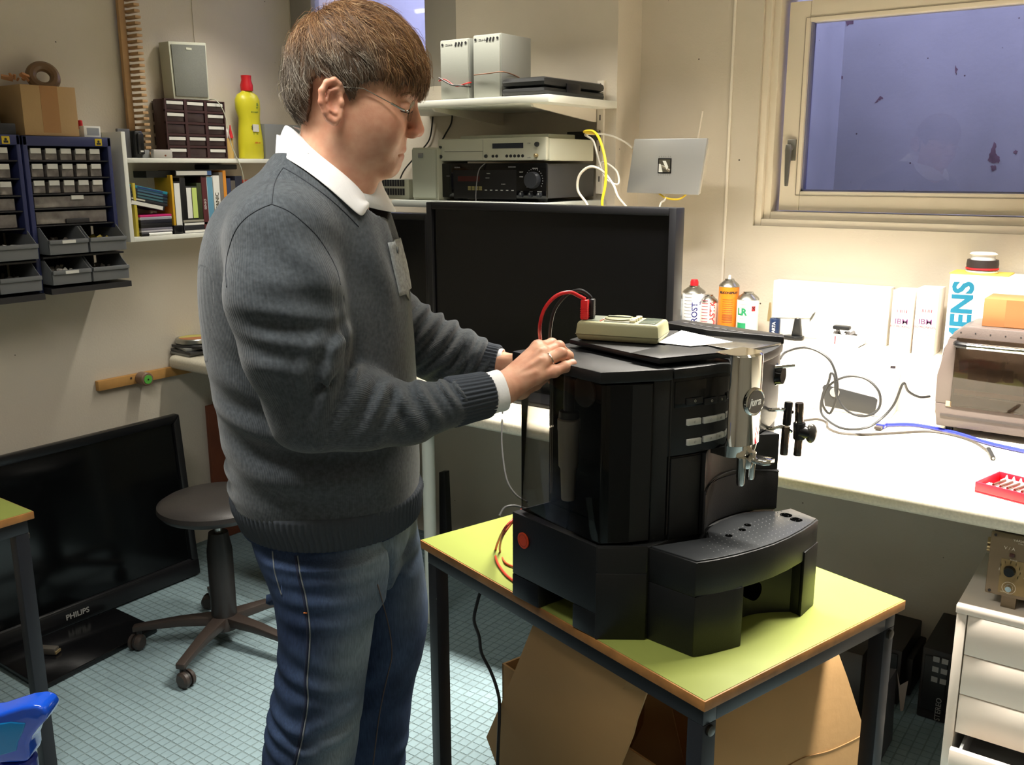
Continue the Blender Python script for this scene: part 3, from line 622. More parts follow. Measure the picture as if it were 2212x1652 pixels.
MB().slab([(p1.x, p1.y, .001), (p2.x, p2.y+.05, .001), (p2.x-.24, p2.y+.05, .001), (p1.x-.30, p1.y+.0, .001)], (0, 0, .018)).build('base', mat('base_gloss', (14, 14, 16), .18), t, bevel=.003)
p = PZ(105, 1410, .02)
t = thing('adapter_plug', 'small plug lying on the stand of the floor television', 'plug')
MB(Matrix.Translation((p.x, p.y, .0195)) @ Matrix.Rotation(.5, 4, 'Z')).box(-.035, .03, -.013, .013, 0, .022).build('body', mat('plug_grey', (70, 66, 60), .5), t, bevel=.004)
MB(Matrix.Translation((p.x, p.y, .0195)) @ Matrix.Rotation(.5, 4, 'Z')).box(.03, .034, -.013, .013, .004, .012).build('contact', mat('brass', (170, 150, 110), .35, metal=.6), t)
# ---- brown board and dark cases under the left end of the worktop
a, b = PX(440, 880, XL+.05), PX(520, 1060, XL+.05)
one(MB().box(XL+.03, XL+.05, a.y+.02, a.y+.52, .001, a.z+.0), 'brown_board', mat('board_red_brown', (104, 56, 36), .6, var=.15, vs=6), 'red brown board leaning on the left wall behind the stool', 'board', bevel=.001)
a = PZ(560, 1290, 0)
one(MB().box(a.x-.0, a.x+.2, a.y+.1, a.y+.5, .001, .30), 'computer_tower', mat('tower_grey', (52, 54, 56), .5), 'dark grey computer tower on the floor behind the stool', 'computer', bevel=.006)
# ================================================================ back wall: televisions, hi-fi shelf, loudspeakers
YTV = 2.36
def rectY(tl, br, Y): a, b = PY(*tl, Y), PY(*br, Y); return a.x, b.x, b.z, a.z
def tv(x0, x1, z0, z1, Y, label, bz=.022):
    t = thing('television', label, 'television')
    mb = MB(); mb.box(x0, x0+bz, Y-.012, Y+.04, z0, z1); mb.box(x1-bz, x1, Y-.012, Y+.04, z0, z1); mb.box(x0+bz, x1-bz, Y-.012, Y+.04, z1-bz, z1); mb.box(x0+bz, x1-bz, Y-.012, Y+.04, z0, z0+bz*1.6)
    mb.build('bezel', black_sat, t, bevel=.003)
    MB().box(x0+bz*.7, x1-bz*.7, Y, Y+.03, z0+bz, z1-bz*.7).build('screen', mat('tv_screen', (5, 5, 6), .2), t)
    MB().box(x0+.06, x1-.06, Y+.035, Y+.075, z0+.05, z1-.06).build('back', black_pl, t, bevel=.01)
    xm = (x0+x1)/2; MB().box(xm-.05, xm+.05, Y+.0, Y+.035, ZW+.015, z0+.04).build('neck', black_sat, t)
    MB().box(xm-.25, xm+.25, Y-.10, Y+.12, ZW+.001, ZW+.016).build('base', black_sat, t, bevel=.004)
    return t
a = PY(925, 440, YTV); b = PY(1466, 444, YTV)
zt = (a.z+b.z)/2
tv(a.x, b.x, ZW+.075, zt, YTV, 'large black television standing on the worktop behind the coffee machine')
mb = MB(); mb.box(b.x, b.x+.012, YTV+.02, YTV+.06, ZW+.1, zt-.002)
zt2 = PY(860, 459, YTV+.03).z
tv(a.x-.012-.95, a.x-.012, ZW+.075, zt2, YTV+.03, 'second black television partly hidden behind the man and the front television')
# shelf for the hi-fi above the televisions
YS0 = 2.445; shz = PY(860, 432, YS0).z; shz2 = PY(860, 455, YS0).z
grey_board = mat('shelf_grey', (176, 180, 174), .5)
t = thing('hifi_shelf', 'grey white board shelf carrying the hi-fi above the televisions', 'shelf')
MB().box(XL+.9, XS-.02, YS0, YL-.002, shz-.022, shz).build('board', grey_board, t, bevel=.001)
for xx in (-2.1, -1.70): MB().prism([(YS0+.05, shz-.022), (YL-.002, shz-.022), (YL-.002, shz-.16)], xx, xx+.012, 'x').build('bracket', white_paint, t)
z = shz+.0004
# small white loudspeaker front, grille device
x0, x1, z0, z1 = rectY((886, 316), (946, 430), YS0+.03); z1 = z+z1-z0
t = thing('cream_loudspeaker', 'small pale loudspeaker standing left of the tuner on the hi-fi shelf', 'speaker')
x1 -= .004; MB().box(x0, x1, YS0+.04, YS0+.2, z, z1).build('cabinet', cream_m, t, bevel=.003)
MB().box(x0+.006, x1-.006, YS0+.03, YS0+.04, z+.008, z1-.006).build('grille', mat('grille_cream', (184, 188, 172), .6, bump=.3, bs=900), t, bevel=.002)
MB().box(x0+.036, x0+.058, YS0+.0275, YS0+.03, z1-.034, z1-.018).build('badge', grey_pl, t, bevel=.001)
x0, x1, z0, z1 = rectY((822, 386), (884, 430), YS0+.06); z1 = z+z1-z0
t = thing('vented_device', 'low cream device with rows of vent slots just behind the shirt collar', 'device')
MB().box(x0, x1, YS0+.06, YS0+.22, z, z1).build('case', cream_m, t, bevel=.006)
sl = []
for r in range(2):
    for k in range(9):
        o = MB().box(x0+.008+k*.012, x0+.017+k*.012, YS0+.0585, YS0+.0605, z+.014+r*.03, z+.037+r*.03).build('vent_slot', dk, t)
# receiver
x0, x1, z0, z1 = rectY((953, 349), (1180, 433), YS0+.06); yr = YS0+.06; z1 = z+z1-z0; w = x1-x0; h = z1-z
rcv = thing('receiver', 'black hi-fi receiver with a large volume knob on the shelf', 'receiver')
MB().box(x0+.004, x1-.004, yr+.012, YL-.03, z+.012, z1-.002).build('case', mat('receiver_case', (56, 56, 56), .5), rcv, bevel=.002)
fp = MB().box(x0, x1, yr, yr+.012, z+.010, z1).build('front_panel', black_gl, rcv, bevel=.003)
for q in (x0+.04, x1-.04): MB().cyl((q, yr+.04, z), (q, yr+.04, z+.014), .016).build('foot', black_pl, rcv)
PXf = lambda px, py: (x0+(px-253)/(1420-253)*w, z1-(py-345)/(770-345)*h) # from the 2212 wide crop
def rb(a, b, c, d, m_, d0=.0006, nm='window'):
    p, q = PXf(a, b), PXf(c, d); return MB().box(p[0], q[0], yr-d0, yr, q[1], p[1]).build(nm, m_, rcv)
rb(398, 420, 1105, 745, mat('panel_dark', (18, 18, 20), .3)); rb(450, 490, 700, 548, mat('display_red', (62, 22, 20), .2), .001, 'display')
gry = mat('legend_grey', (150, 150, 148), .5)
p = PXf(1290, 530); MB().lathe((p[0], yr, p[1]), [(0, 0), (.026, 0), (.026, .012), (.0245, .02), (0, .020)], (0, -1, 0), 32).build('volume_knob', mat('knob_dark', (40, 42, 46), .28), rcv)
mb = MB()
for k in range(19):
    a_ = math.radians(-220+k*14); q = (p[0]+.034*math.cos(a_)*1, p[1]-.034*math.sin(a_)); mb.box(q[0]-.0008, q[0]+.0008, yr-.0008, yr, q[1]-.0012, q[1]+.0012)
mb.build('dial_marks', gry, rcv)
for k, xx in enumerate((1165, 1262, 1355)):
    q = PXf(xx, 690); MB().lathe((q[0], yr, q[1]), [(0, 0), (.008, 0), (.007, .01), (0, .01)], (0, -1, 0), 16).build('small_knob', steel_m if False else mat('knob_dark', (40, 42, 46), .28), rcv)
    MB().box(q[0]-.001, q[0]+.001, yr-.0108, yr-.01, q[1], q[1]+.007).build('pointer', gry, rcv)
for k in range(6): q = PXf(770+k*59, 645); MB().box(q[0]-.0045, q[0]+.0045, yr-.0012, yr, q[1]-.0014, q[1]+.0014).build('button', gry, rcv)
am = mat('key_amber', (120, 112, 70), .5)
for k in range(4):
    for j in range(2): q = PXf(583+k*42, 615+j*23); MB().box(q[0]-.006, q[0]+.006, yr-.0014, yr, q[1]-.003, q[1]+.003).build('key', am, rcv)
for s, px_, py_, sz in (('RECEIVER', 445, 392, .0055), ('VOLUME', 1305, 405, .0055), ('SURROUND', 1060, 388, .0055), ('POWER', 335, 490, .004), ('MEMORY', 790, 510, .004), ('TUNING', 800, 460, .004), ('FM MUTE', 965, 578, .004), ('BASS', 1165, 655, .004), ('TREBLE', 1262, 655, .004), ('BALANCE', 1352, 655, .004), ('INPUT', 1160, 445, .005), ('MODE', 1160, 495, .005)):
    q = PXf(px_, py_); text(s, sz, frame(Vector((q[0], yr-.0012, q[1])), (1, 0, 0), (0, 0, 1)), gry, rcv)
one(MB().tube([(PXf(770, 345)[0], yr-.003, z1-.0), (PXf(722, 420)[0], yr-.014, PXf(0, 420)[1]), (PXf(700, 560)[0], yr-.016, PXf(0, 560)[1]), (PXf(688, 700)[0], yr-.016, PXf(0, 700)[1]), (PXf(690, 780)[0], yr-.016, shz-.01)], .0016, 6), 'grey_lead', mat('lead_grey', (120, 118, 120), .5), 'thin grey lead hanging over the front of the receiver', 'cable')
# cd tuner on the receiver
zt0 = z1+.0006; a = PY(946, 302, yr-.004); b = PY(1182, 346, yr-.004); hh = .078; xa, xb = a.x, b.x
cdp = thing('disc_player', 'beige disc player on top of the black receiver', 'disc player')
MB().box(xa+.003, xb, yr+.01, YL-.05, zt0+.006, zt0+hh-.004).build('case', cream_m, cdp, bevel=.003)
MB().box(xa, xb-.003, yr-.006, yr+.01, zt0+.008, zt0+hh).build('front_panel', mat('panel_beige', (204, 204, 186), .4), cdp, bevel=.004)
PXc = lambda px, py: (xa+(px-228)/(1400-228)*(xb-xa), zt0+hh-(py-118)/(330-118)*hh)
def cb(a, b, c, d, m_, nm, d0=.001, bev=0):
    p, q = PXc(a, b), PXc(c, d); return MB().box(p[0], q[0], yr-.006-d0, yr-.0055, q[1], p[1]).build(nm, m_, cdp, bevel=bev)
cb(310, 130, 738, 226, mat('panel_beige', (204, 204, 186), .4), 'disc_tray', .0015, .0005)
cb(308, 226, 738, 229, dk, 'tray_gap'); cb(737, 130, 740, 305, gry, 'panel_joint')
cb(840, 164, 1163, 208, mat('display_slate', (46, 50, 62), .2), 'display')
for px_ in (846, 886, 993, 1034, 1075, 1116, 1157): q = PXc(px_, 272); MB().lathe((q[0], yr-.006, q[1]), [(0, 0), (.005, 0), (.0045, .003), (0, .003)], (0, -1, 0), 12).build('button', dk, cdp)
for px_, py_, r in ((265, 188, .0045), (264, 272, .0065), (773, 272, .006), (1303, 178, .008)): q = PXc(px_, py_); MB().lathe((q[0], yr-.006, q[1]), [(0, 0), (r, 0), (r*.9, .006), (0, .006)], (0, -1, 0), 16).build('knob', mat('knob_slate', (58, 60, 62), .4), cdp)
q = PXc(1300, 270); MB().lathe((q[0], yr-.006, q[1]), [(0, 0), (.006, 0), (.006, .01), (.004, .012), (0, .012)], (0, -1, 0), 16).build('jack_adapter', mat('brass', (170, 150, 110), .35, metal=.6), cdp)
text('CDP', .006, frame(Vector((PXc(1220, 170)[0], yr-.0064, PXc(0, 170)[1])), (1, 0, 0), (0, 0, 1)), gry, cdp)
text('audio', .006, frame(Vector((PXc(1222, 286)[0], yr-.0064, PXc(0, 286)[1])), (1, 0, 0), (0, 0, 1)), gry, cdp)
zp = zt0+hh-.0035
a = PY(1010, 298, yr+.12); b = PY(1200, 290, yr+.12)
one(MB().box(a.x, b.x, yr+.08, yr+.24, zp, zp+.016), 'flat_silver_box', cream_m, 'flat pale box lying on the disc player', 'box', bevel=.003)
a = PY(1183, 283, yr+.14); b = PY(1238, 283, yr+.14)
one(MB().box(b.x-.10, b.x, yr+.26, yr+.335, zp, zp+.027), 'network_switch', black_pl, 'small black network box behind the flat pale box on the disc player', 'device', bevel=.002)
sw = Vector((b.x, yr+.30, zp+.018))
# ---- upper shelf
zu = PY(1183, 203, 2.42).z; pc = PY(1185, 204, 2.42); thk = .022
YU = 2.42
t = thing('upper_shelf', 'white board shelf on angled brackets below the small dark window', 'shelf')
xr = pc.x
MB().box(XL+.75, xr+.0, YU, YL-.001, zu-thk, zu).build('board', white_board, t, bevel=.001)
for pxb in (1147, 934):
    e = PY(pxb, 213, YU+.02)
    MB().prism([(YU+.02, zu-thk), (YL-.004, zu-thk), (YL-.004, zu-thk-.042), (YL-.03, zu-thk-.042), (YU+.03, zu-thk-.010)], e.x-.004, e.x+.004, 'x').build('bracket', white_paint, t)
rl = PY(1298, 300, YL-.004)
mb = MB(); mb.box(rl.x-.012, rl.x+.012, YL-.012, YL-.0005, shz+.02, PY(1298, 175, YL).z); r_ = mb.build('slotted_rail', white_paint, t)
mb = MB()
zz = shz+.06
while zz < PY(1298, 180, YL).z: mb.box(rl.x-.002, rl.x+.002, YL-.0125, YL-.0119, zz, zz+.018); zz += .05
tag(mb.build('slots', dk, r_), kind='stuff')
z = zu+.0004
def silver_speaker(pl, pr, ptop, dxs, label):
    Ys = 2.455; a = PY(pl, ptop, Ys); b = PY(pr, ptop, Ys)
    t = thing('shelf_loudspeaker', label, 'speaker', 'silver loudspeakers on the upper shelf')
    MB().box(a.x, b.x, Ys, Ys+dxs, z, a.z).build('cabinet', silver_m, t, bevel=.002)
    fr = MB().box(a.x+.003, b.x-.003, Ys-.006, Ys, z+.004, a.z-.003).build('grille', mat('grille_silver', (150, 152, 144), .5, bump=.3, bs=1200), t, bevel=.001)
    for k in range(3): MB(Matrix.Translation((b.x-.050+k*.012, Ys-.0065, a.z-.016)) @ Matrix.Rotation(.35, 4, 'Y')).box(-.0028, .0028, -.001, .001, -.006, .006).build('emblem_bar', dk, t)
    for q in (a.x+.012, b.x-.01): MB().cyl((q, Ys-.006, a.z-.014), (q, Ys-.008, a.z-.014), .0038, n=12).build('pin', dk, t)
    text('SOUND', .008, frame(Vector((a.x+.038, Ys-.0066, a.z-.016)), (1, 0, 0), (0, 0, 1)), gry, t)
    return a, b, Ys
A1 = silver_speaker(952, 1014, 88, .13, 'left silver loudspeaker on the upper shelf, with red and black wire around it')
A2 = silver_speaker(1023, 1083, 77, .16, 'right silver loudspeaker on the upper shelf, beside the black case')
one(MB().tube([PY(948, 175, 2.44), PY(962, 172, 2.44), PY(985, 186, 2.438), PY(1008, 180, 2.44), PY(1018, 178, 2.46)], .0022, 6), 'red_wire', mat('wire_red', (170, 40, 36), .5), 'red wire slung across the front of the left silver loudspeaker', 'cable')
one(MB().tube([PY(948, 168, 2.436), PY(975, 183, 2.434), PY(995, 185, 2.432), PY(1017, 188, 2.46)], .0026, 6), 'black_wire', black_pl, 'black wire slung across the front of the left silver loudspeaker', 'cable')
one(MB().tube([PY(1024, 162, 2.442), PY(1060, 158, 2.440), PY(1084, 155, 2.440), PX(1105, 160, A2[1].x+.004), PX(1122, 168, A2[1].x+.004)], .0018, 6), 'brown_wire', mat('wire_brown', (120, 84, 64), .5), 'thin brown wire around the right silver loudspeaker', 'cable')
a, b = PY(1084, 204, 2.47), PY(1190, 204, 2.47); c = PY(1085, 172, 2.47)
t = thing('black_case', 'black moulded case lying on the upper shelf beside the silver loudspeakers', 'case')
a.x = max(a.x, A2[1].x+.006)
hh = (c.z-z); xx1 = PY(1184, 200, 2.45).x-.006
MB().box(a.x, xx1, 2.44, 2.80, z, z+hh*.48).build('lower_shell', black_pl, t, bevel=.014)
MB().box(a.x, xx1, 2.44, 2.80, z+hh*.5, z+hh).build('upper_shell', black_pl, t, bevel=.014)
MB().box(xx1-.001, xx1+.004, 2.56, 2.64, z+hh*.25, z+hh*.75).build('latch', black_sat, t, bevel=.002)
# ---- wall plate / router, cables
YP = YR-.16
P4 = [PY(1370, 300, YP), PY(1528, 298, YP-.0), PY(1508, 421, YP+.0), PY(1353, 416, YP)]
t = thing('silver_router', 'tilted silver wireless router plate with a square emblem mounted by the window', 'router')
MB().slab([P4[3], P4[2], P4[1], P4[0]], (0, .012, 0)).build('front_plate', mat('router_silver', (196, 198, 200), .38, metal=.5), t, bevel=.003)
c = sum(P4, Vector())/4
Q = [c+(p-c)*.97+Vector((.0, .012, .0)) for p in P4]; MB().slab([Q[3], Q[2], Q[1], Q[0]], (0, .016, 0)).build('body', mat('router_white', (212, 208, 198), .5), t, bevel=.003)
MB().cyl(c+Vector((0, .026, 0)), Vector((c.x, YR-.001, c.z)), .025).build('wall_mount', white_paint, t)
ux, uy = (P4[1]-P4[0]).normalized(), (P4[0]-P4[3]).normalized()
cc = PY(1436, 358, YP); M = frame(cc-Vector((0, .0006, 0)), ux, uy)
mb = MB(M); mb.box(-.024, .024, -.024, .024, 0, .001); e = mb.build('emblem', black_sat, t, bevel=.003)
mb = MB(M); mb.box(-.020, .020, -.020, .020, .001, .0014); mb.build('emblem_field', chrome_m, t)
mb = MB(M); mb.prism([(-.02, -.02), (-.006, -.02), (-.014, .006), (-.02, .006)], .0015, .0019); mb.prism([(-.008, .016), (.004, .016), (.014, -.004), (.008, -.012)], .0015, .0019); mb.build('painted_reflection', paper_m, t)  # white patches paint a reflection into the emblem square
mb = MB(M)
for k in range(6): mb.box(-.021+k*.008, -.0198+k*.008, .026, .031, 0, .0008); mb.box(-.021+k*.008, -.0198+k*.008, -.031, -.026, 0, .0008)
mb.build('emblem_pins', gry, t)
yel_c = mat('cable_yellow', (222, 190, 40), .4); wh_c = mat('cable_white', (206, 202, 192), .45)
YC = 2.60
one(MB().tube([sw, PY(1262, 285, 2.62), PY(1282, 284, 2.60), PY(1297, 305, 2.58), PY(1308, 350, 2.56), PY(1308, 395, 2.55), PY(1301, 432, 2.54), PY(1301, 446, 2.54)], .0042, 8), 'yellow_cable', yel_c, 'yellow network cable hanging down beside the hi-fi', 'cable')
one(MB().tube([sw+Vector((0, -.02, 0)), PY(1264, 291, 2.66), PY(1282, 305, 2.65), PY(1293, 345, 2.64), PY(1308, 385, 2.65), PY(1335, 398, 2.66), PY(1332, 370, 2.68), PY(1304, 350, 2.70), PY(1293, 362, 2.70)], .0033, 8), 'white_cable', wh_c, 'white cable looping behind the yellow cable beside the hi-fi', 'cable')
one(MB().tube([PY(1352, 446, 2.62), PY(1335, 425, 2.6), PY(1325, 400, 2.6), PY(1302, 370, 2.6), PY(1275, 360, 2.59), PY(1252, 378, 2.58), PY(1248, 410, 2.58), PY(1265, 436, 2.58), PY(1270, 446, 2.58)], .004, 8), 'pale_cable', mat('cable_pale', (214, 206, 190), .45), 'thick pale cable in a wide loop before the dark side of the receiver', 'cable')
one(MB().tube([sw+Vector((0, .02, 0)), PY(1285, 288, 2.72), PY(1320, 293, 2.76), PY(1352, 308, 2.80), PY(1366, 320, YP+.01)], .0032, 8), 'white_lead', wh_c, 'white lead running from the network box to the silver router', 'cable')
one(MB().tube([PY(1440, 422, YP+.02), PY(1436, 432, YP), PY(1428, 438, YP-.03), PY(1424, 452, YP-.12)], .003, 8), 'router_lead', wh_c, 'white lead hanging below the silver router', 'cable')
one(MB().tube([PY(1424, 418, YP+.02), PY(1440, 428, YP+.01), PY(1466, 430, YP+.01), PY(1482, 420, YP+.02)], .003, 8), 'yellow_lead', yel_c, 'short yellow lead sagging under the silver router', 'cable')
one(MB().tube([PY(935, 252, YL-.01), PY(928, 300, YL-.01), PY(905, 330, YL-.01), PY(875, 365, YL-.02), PY(862, 392, YL-.03)], .003, 6), 'wall_cable', black_pl, 'black cable on the wall beneath the left bracket of the upper shelf', 'cable')
one(MB().tube([PY(977, 238, YL-.01), PY(975, 265, YL-.01), PY(962, 290, YL-.01), PY(950, 312, YL-.02)], .003, 6), 'wall_lead', black_pl, 'black lead on the wall just above the disc player', 'cable')
a, b = PY(925, 195, YL-.05), PY(948, 210, YL-.05)
# ================================================================ things on the ledge and worktop, right side
z = ZL+.0004; YI = YR-.085
ink = {k: mat('ink_'+k, c, .6) for k, c in dict(navy=(30, 34, 110), red=(206, 40, 50), green=(30, 130, 84), black=(40, 36, 34), purple=(110, 66, 108), teal=(18, 112, 142), rose=(160, 84, 96)).items()}
def can(pxc, rpx, ptop, ybot, bodyc, label, name='spray_can', cap=None, txt=None, band=None, Y=YI, nozzle=False):
    c = PY(pxc, 690, Y); r = abs(PY(pxc+rpx, 690, Y).x-c.x)*.98; zt = PY(pxc, ptop, Y).z; h = zt-z
    t = thing(name, label, 'can', 'spray cans in front of the wall')
    MB().lathe((c.x, Y, z), [(0, 0), (r*.96, 0), (r, .003), (r, h-.028), (r*.98, h-.024)], n=36).build('body', mat('can_%d_%d_%d' % bodyc, bodyc, .35), t)
    MB().lathe((c.x, Y, z+h-.024), [(r, 0), (r*1.02, .002), (r*.9, .008), (r*.55, .018), (r*.46, .020), (r*.46, .024), (0, .024)], n=36).build('shoulder', steel_m, t)
    if cap: MB().lathe((c.x, Y, z+h), [(0, 0), (r*.36, 0), (r*.36, .012), (r*.28, .020), (0, .021)], n=20).build('cap', mat('can_cap', cap, .4), t)
    if nozzle: MB().lathe((c.x, Y, z+h), [(0, 0), (.005, 0), (.004, .012), (0, .013)], n=12).build('nozzle', paper_m, t)
    view = (C0-Vector((c.x, Y, H))).normalized(); base = math.atan2(view.y, view.x)
    def wrap(s, size, zc, ang, mm, vert=True, bold=.0004):
        o = text(s, size, Matrix.Identity(4), mm, t, bold=bold); me = o.data
        for v in me.vertices:
            x, y = v.co.x, v.co.y
            if vert: u, hgt = -y, x
            else: u, hgt = x, y
            a_ = base+ang+u/r; rr = r+.0004+v.co.z
            v.co = (c.x+rr*math.cos(a_), Y+rr*math.sin(a_), zc+hgt)
    def patch(a0, a1, z0, z1, mm, nm='print_patch'):
        A = [base+a0+(a1-a0)*k/10 for k in range(11)]; ro, ri = r+.0006, r-.001
        MB().prism([(c.x+ro*math.cos(a_), Y+ro*math.sin(a_)) for a_ in A]+[(c.x+ri*math.cos(a_), Y+ri*math.sin(a_)) for a_ in A[::-1]], z0, z1).build(nm, mm, t)
    return t, wrap, patch, h, r
can(1462, 12, 628, 0, (200, 206, 210), 'grey white spray can half hidden by the television', Y=YI)[2](-1, .8, z+.001, z+.04, grey_pl)
t, wrap, patch, h, r = can(1497, 23, 616, 0, (232, 234, 238), 'white spray can with a red cap and blue FROST lettering', cap=(206, 34, 44))
wrap('FROST', .027, z+.052, .12, ink['navy']); wrap('200', .012, z+h-.055, .75, ink['navy'], False); patch(.7, 1.3, z+.02, z+.06, ink['navy'])
for k in range(9): patch(-.9, -.15, z+.03+k*.011, z+.032+k*.011, gry)
t, wrap, patch, h, r = can(1530, 18, 636, 0, (236, 214, 208), 'pinkish white spray can with red PLASTIK lettering')
wrap('PLASTIK', .025, z+.052, .45, ink['red'])
for k in range(8): patch(-.9, -.1, z+.03+k*.010, z+.032+k*.010, ink['rose'])
t, wrap, patch, h, r = can(1572, 21, 602, 0, (222, 128, 34), 'tall orange spray can with a white nozzle', nozzle=True)
wrap('SILICONSPRAY', .0095, z+h-.042, -.05, ink['black'], False)
for k in range(10): patch(-.62, .42, z+h-.065-k*.007, z+h-.0635-k*.007, mat('print_brown', (150, 80, 30), .6))
for k in range(4): patch(-.62, .42, z+.035+k*.007, z+.0375+k*.007, mat('print_brown', (150, 80, 30), .6))
t, wrap, patch, h, r = can(1614, 23, 630, 0, (232, 236, 228), 'white spray can with green LR lettering and a red warning square', Y=YI-.015)
wrap('LR', .030, z+h-.062, -.55, ink['green'], False, .0012); patch(.35, .72, z+h-.058, z+h-.042, ink['red'], 'warning_square'); wrap('X', .015, z+h-.050, .53, ink['black'], False, .0008); patch(-1.0, -.12, z+.018, z+.042, ink['green'])
for k in range(6): patch(-.75, -.1, z+.055+k*.009, z+.0565+k*.009, gry)
# grey trunking in front of the cans
a, b = PY(1440, 706, YI-.06), PY(1592, 722, YI-.06)
one(MB().box(XS+.1, b.x, YR-.148, YR-.144, ZL+.0005, PY(1560, 712, YR-.146).z), 'grey_strip', mat('strip_grey', (150, 148, 138), .5), 'low grey metal strip in front of the spray cans', 'strip', bevel=.001)
# battery and helping-hand stand
c = PY(1673, 715, YR-.10); h = .061
t = thing('battery', 'dark blue battery with VARTA lettering standing in front of the wall', 'battery')
MB().lathe((c.x, YR-.10, z), [(0, 0), (.0165, 0), (.0168, .003), (.0168, .058), (.0155, .061), (.006, .061), (.005, .0635), (0, .0635)], n=28).build('body', mat('battery_navy', (28, 44, 76), .35), t)
bs = text('VARTA', .014, frame(Vector((c.x+.003, YR-.10-.0172, z+.030)), (0, 0, 1), (-1, 0, 0)), lab_m, t, bold=.0004)
c = PY(1715, 735, YR-.10); t = thing('helping_hand', 'small clamp stand with two clip arms and a black foot', 'stand')
MB().slab([(c.x-.035, YR-.115, z+.001), (c.x+.01, YR-.125, z+.001), (c.x+.03, YR-.11, z+.001), (c.x+.028, YR-.085, z+.001), (c.x-.02, YR-.09, z+.001)], (0, 0, .012)).build('foot', black_pl, t, bevel=.003)
MB().loft([[(c.x+.008+sx*w, YR-.10+sy*.009, zz) for sx, sy in ((-1, -1), (1, -1), (1, 1), (-1, 1))] for zz, w in ((z+.013, .015), (z+.05, .010), (z+.068, .008))]).build('post', black_pl, t, bevel=.002)
brs = mat('brass', (170, 150, 110), .35, metal=.6)
l, rgt = PY(1666, 686, YR-.10), PY(1752, 688, YR-.10)
MB().cyl((c.x+.008, YR-.10, z+.066), (c.x+.008, YR-.10, l.z+.006), .003).build('stem', brs, t)
MB().ell((c.x+.008, YR-.10, l.z), .008, .006, .009).build('clamp', brs, t)
MB().cyl((l.x, YR-.10, l.z), (rgt.x, YR-.10, rgt.z), .0022).build('cross_arm', steel_m, t)
MB().loft([[(l.x-.006+sx*w, YR-.10+sy*.003, zz) for sx, sy in ((-1, -1), (1, -1), (1, 1), (-1, 1))] for zz, w in ((l.z-.012, .006), (l.z+.015, .005), (l.z+.048, .002))]).build('clip', brs, t)
MB().loft([[(rgt.x+k*.010+.0, YR-.10+sy*.003, rgt.z+k*.016+sz*w) for sy, sz in ((-1, -1), (1, -1), (1, 1), (-1, 1))] for k, w in ((-.3, .005), (.5, .007), (1.2, .003))]).build('clip', steel_m, t)
# open little carton with odds and ends
a, b = PY(1770, 738, YR-.12), PY(1856, 752, YR-.12)
t = thing('small_carton', 'small open white carton with grey parts in it before the long white box', 'box')
mb = MB(); y0, y1 = YR-.135, YR-.06; hh = .036
mb.box(a.x, b.x, y0, y0+.002, z, z+hh); mb.box(a.x, b.x, y1-.002, y1, z, z+hh); mb.box(a.x, a.x+.002, y0+.002, y1-.002, z, z+hh); mb.box(b.x-.002, b.x, y0+.002, y1-.002, z, z+hh); mb.box(a.x, b.x, y0+.002, y1-.002, z, z+.002)
mb.build('carton', paper_m, t)
MB().box(a.x+.05, a.x+.053, y0-.0008, y0, z+.006, z+.03).build('print_mark', ink['red'], t)
t = thing('odd_parts', 'heap of small grey adapters lying in the open white carton', 'parts'); mb = MB(); junk(mb, a.x+.03, b.x-.01, y0+.015, y1-.02, z+.026, 12, .013, random.Random(5)); mb.build('parts', content[4], t)
MB().box(a.x+.035, a.x+.085, y0+.02, y0+.045, z+.046, z+.058).build('adapter', black_pl, t, bevel=.004)
# long white box
a, b = PY(1676, 615, YR-.03), PY(1931, 621, YR-.03)
mb = MB(); mb.box(a.x, b.x-.003, YR-.05, YR-.004, z, b.z); t = one(mb, 'white_box', mat('carton_white', (236, 232, 222), .7), 'long low white box leaning against the wall behind the small carton', 'box', bevel=.001)
# two solvent boxes
for k, (px0, px1, pt, lbl) in enumerate(((1930, 1977, 626, 'left narrow white solvent box with purple IBM lettering'), (1982, 2030, 622, 'right narrow white solvent box with purple IBM lettering, beside the taller box'))):
    Yb = YR-.135; a, b = PY(px0, pt, Yb), PY(px1, pt, Yb)
    t = thing('solvent_box', lbl, 'box', 'solvent boxes')
    MB().box(a.x, b.x, Yb, Yb+.085, z, a.z).build('carton', mat('carton_cream', (232, 222, 212), .7), t, bevel=.001)
    xc = (a.x+b.x)/2; F2 = lambda zz: frame(Vector((xc, Yb-.0005, zz)), (1, 0, 0), (0, 0, 1)); zt = a.z
    text('IBM', .022, F2(z+.5*(zt-z)), ink['purple'], t, bold=.0001, sx=1.1)
    text('ISO PROPANOL', .0085, F2(z+.42*(zt-z)), ink['rose'], t)
    for j in range(7): w = (b.x-a.x)*(.42 if j % 2 else .36); MB().box(xc-w, xc+w, Yb-.0006, Yb, z+(.37-.035*j)*(zt-z), z+(.378-.035*j)*(zt-z)).build('text_line', mat('print_pink', (214, 160, 160), .7), t)
    mb = MB(); rnd = random.Random(k)
    xx = a.x+.015
    while xx < b.x-.016: w = rnd.choice((.001, .002, .003)); mb.box(xx, xx+w, Yb-.0006, Yb, z+.645*(zt-z), z+.69*(zt-z)); xx += w+rnd.choice((.0015, .003))
    mb.build('barcode', ink['rose'], t)
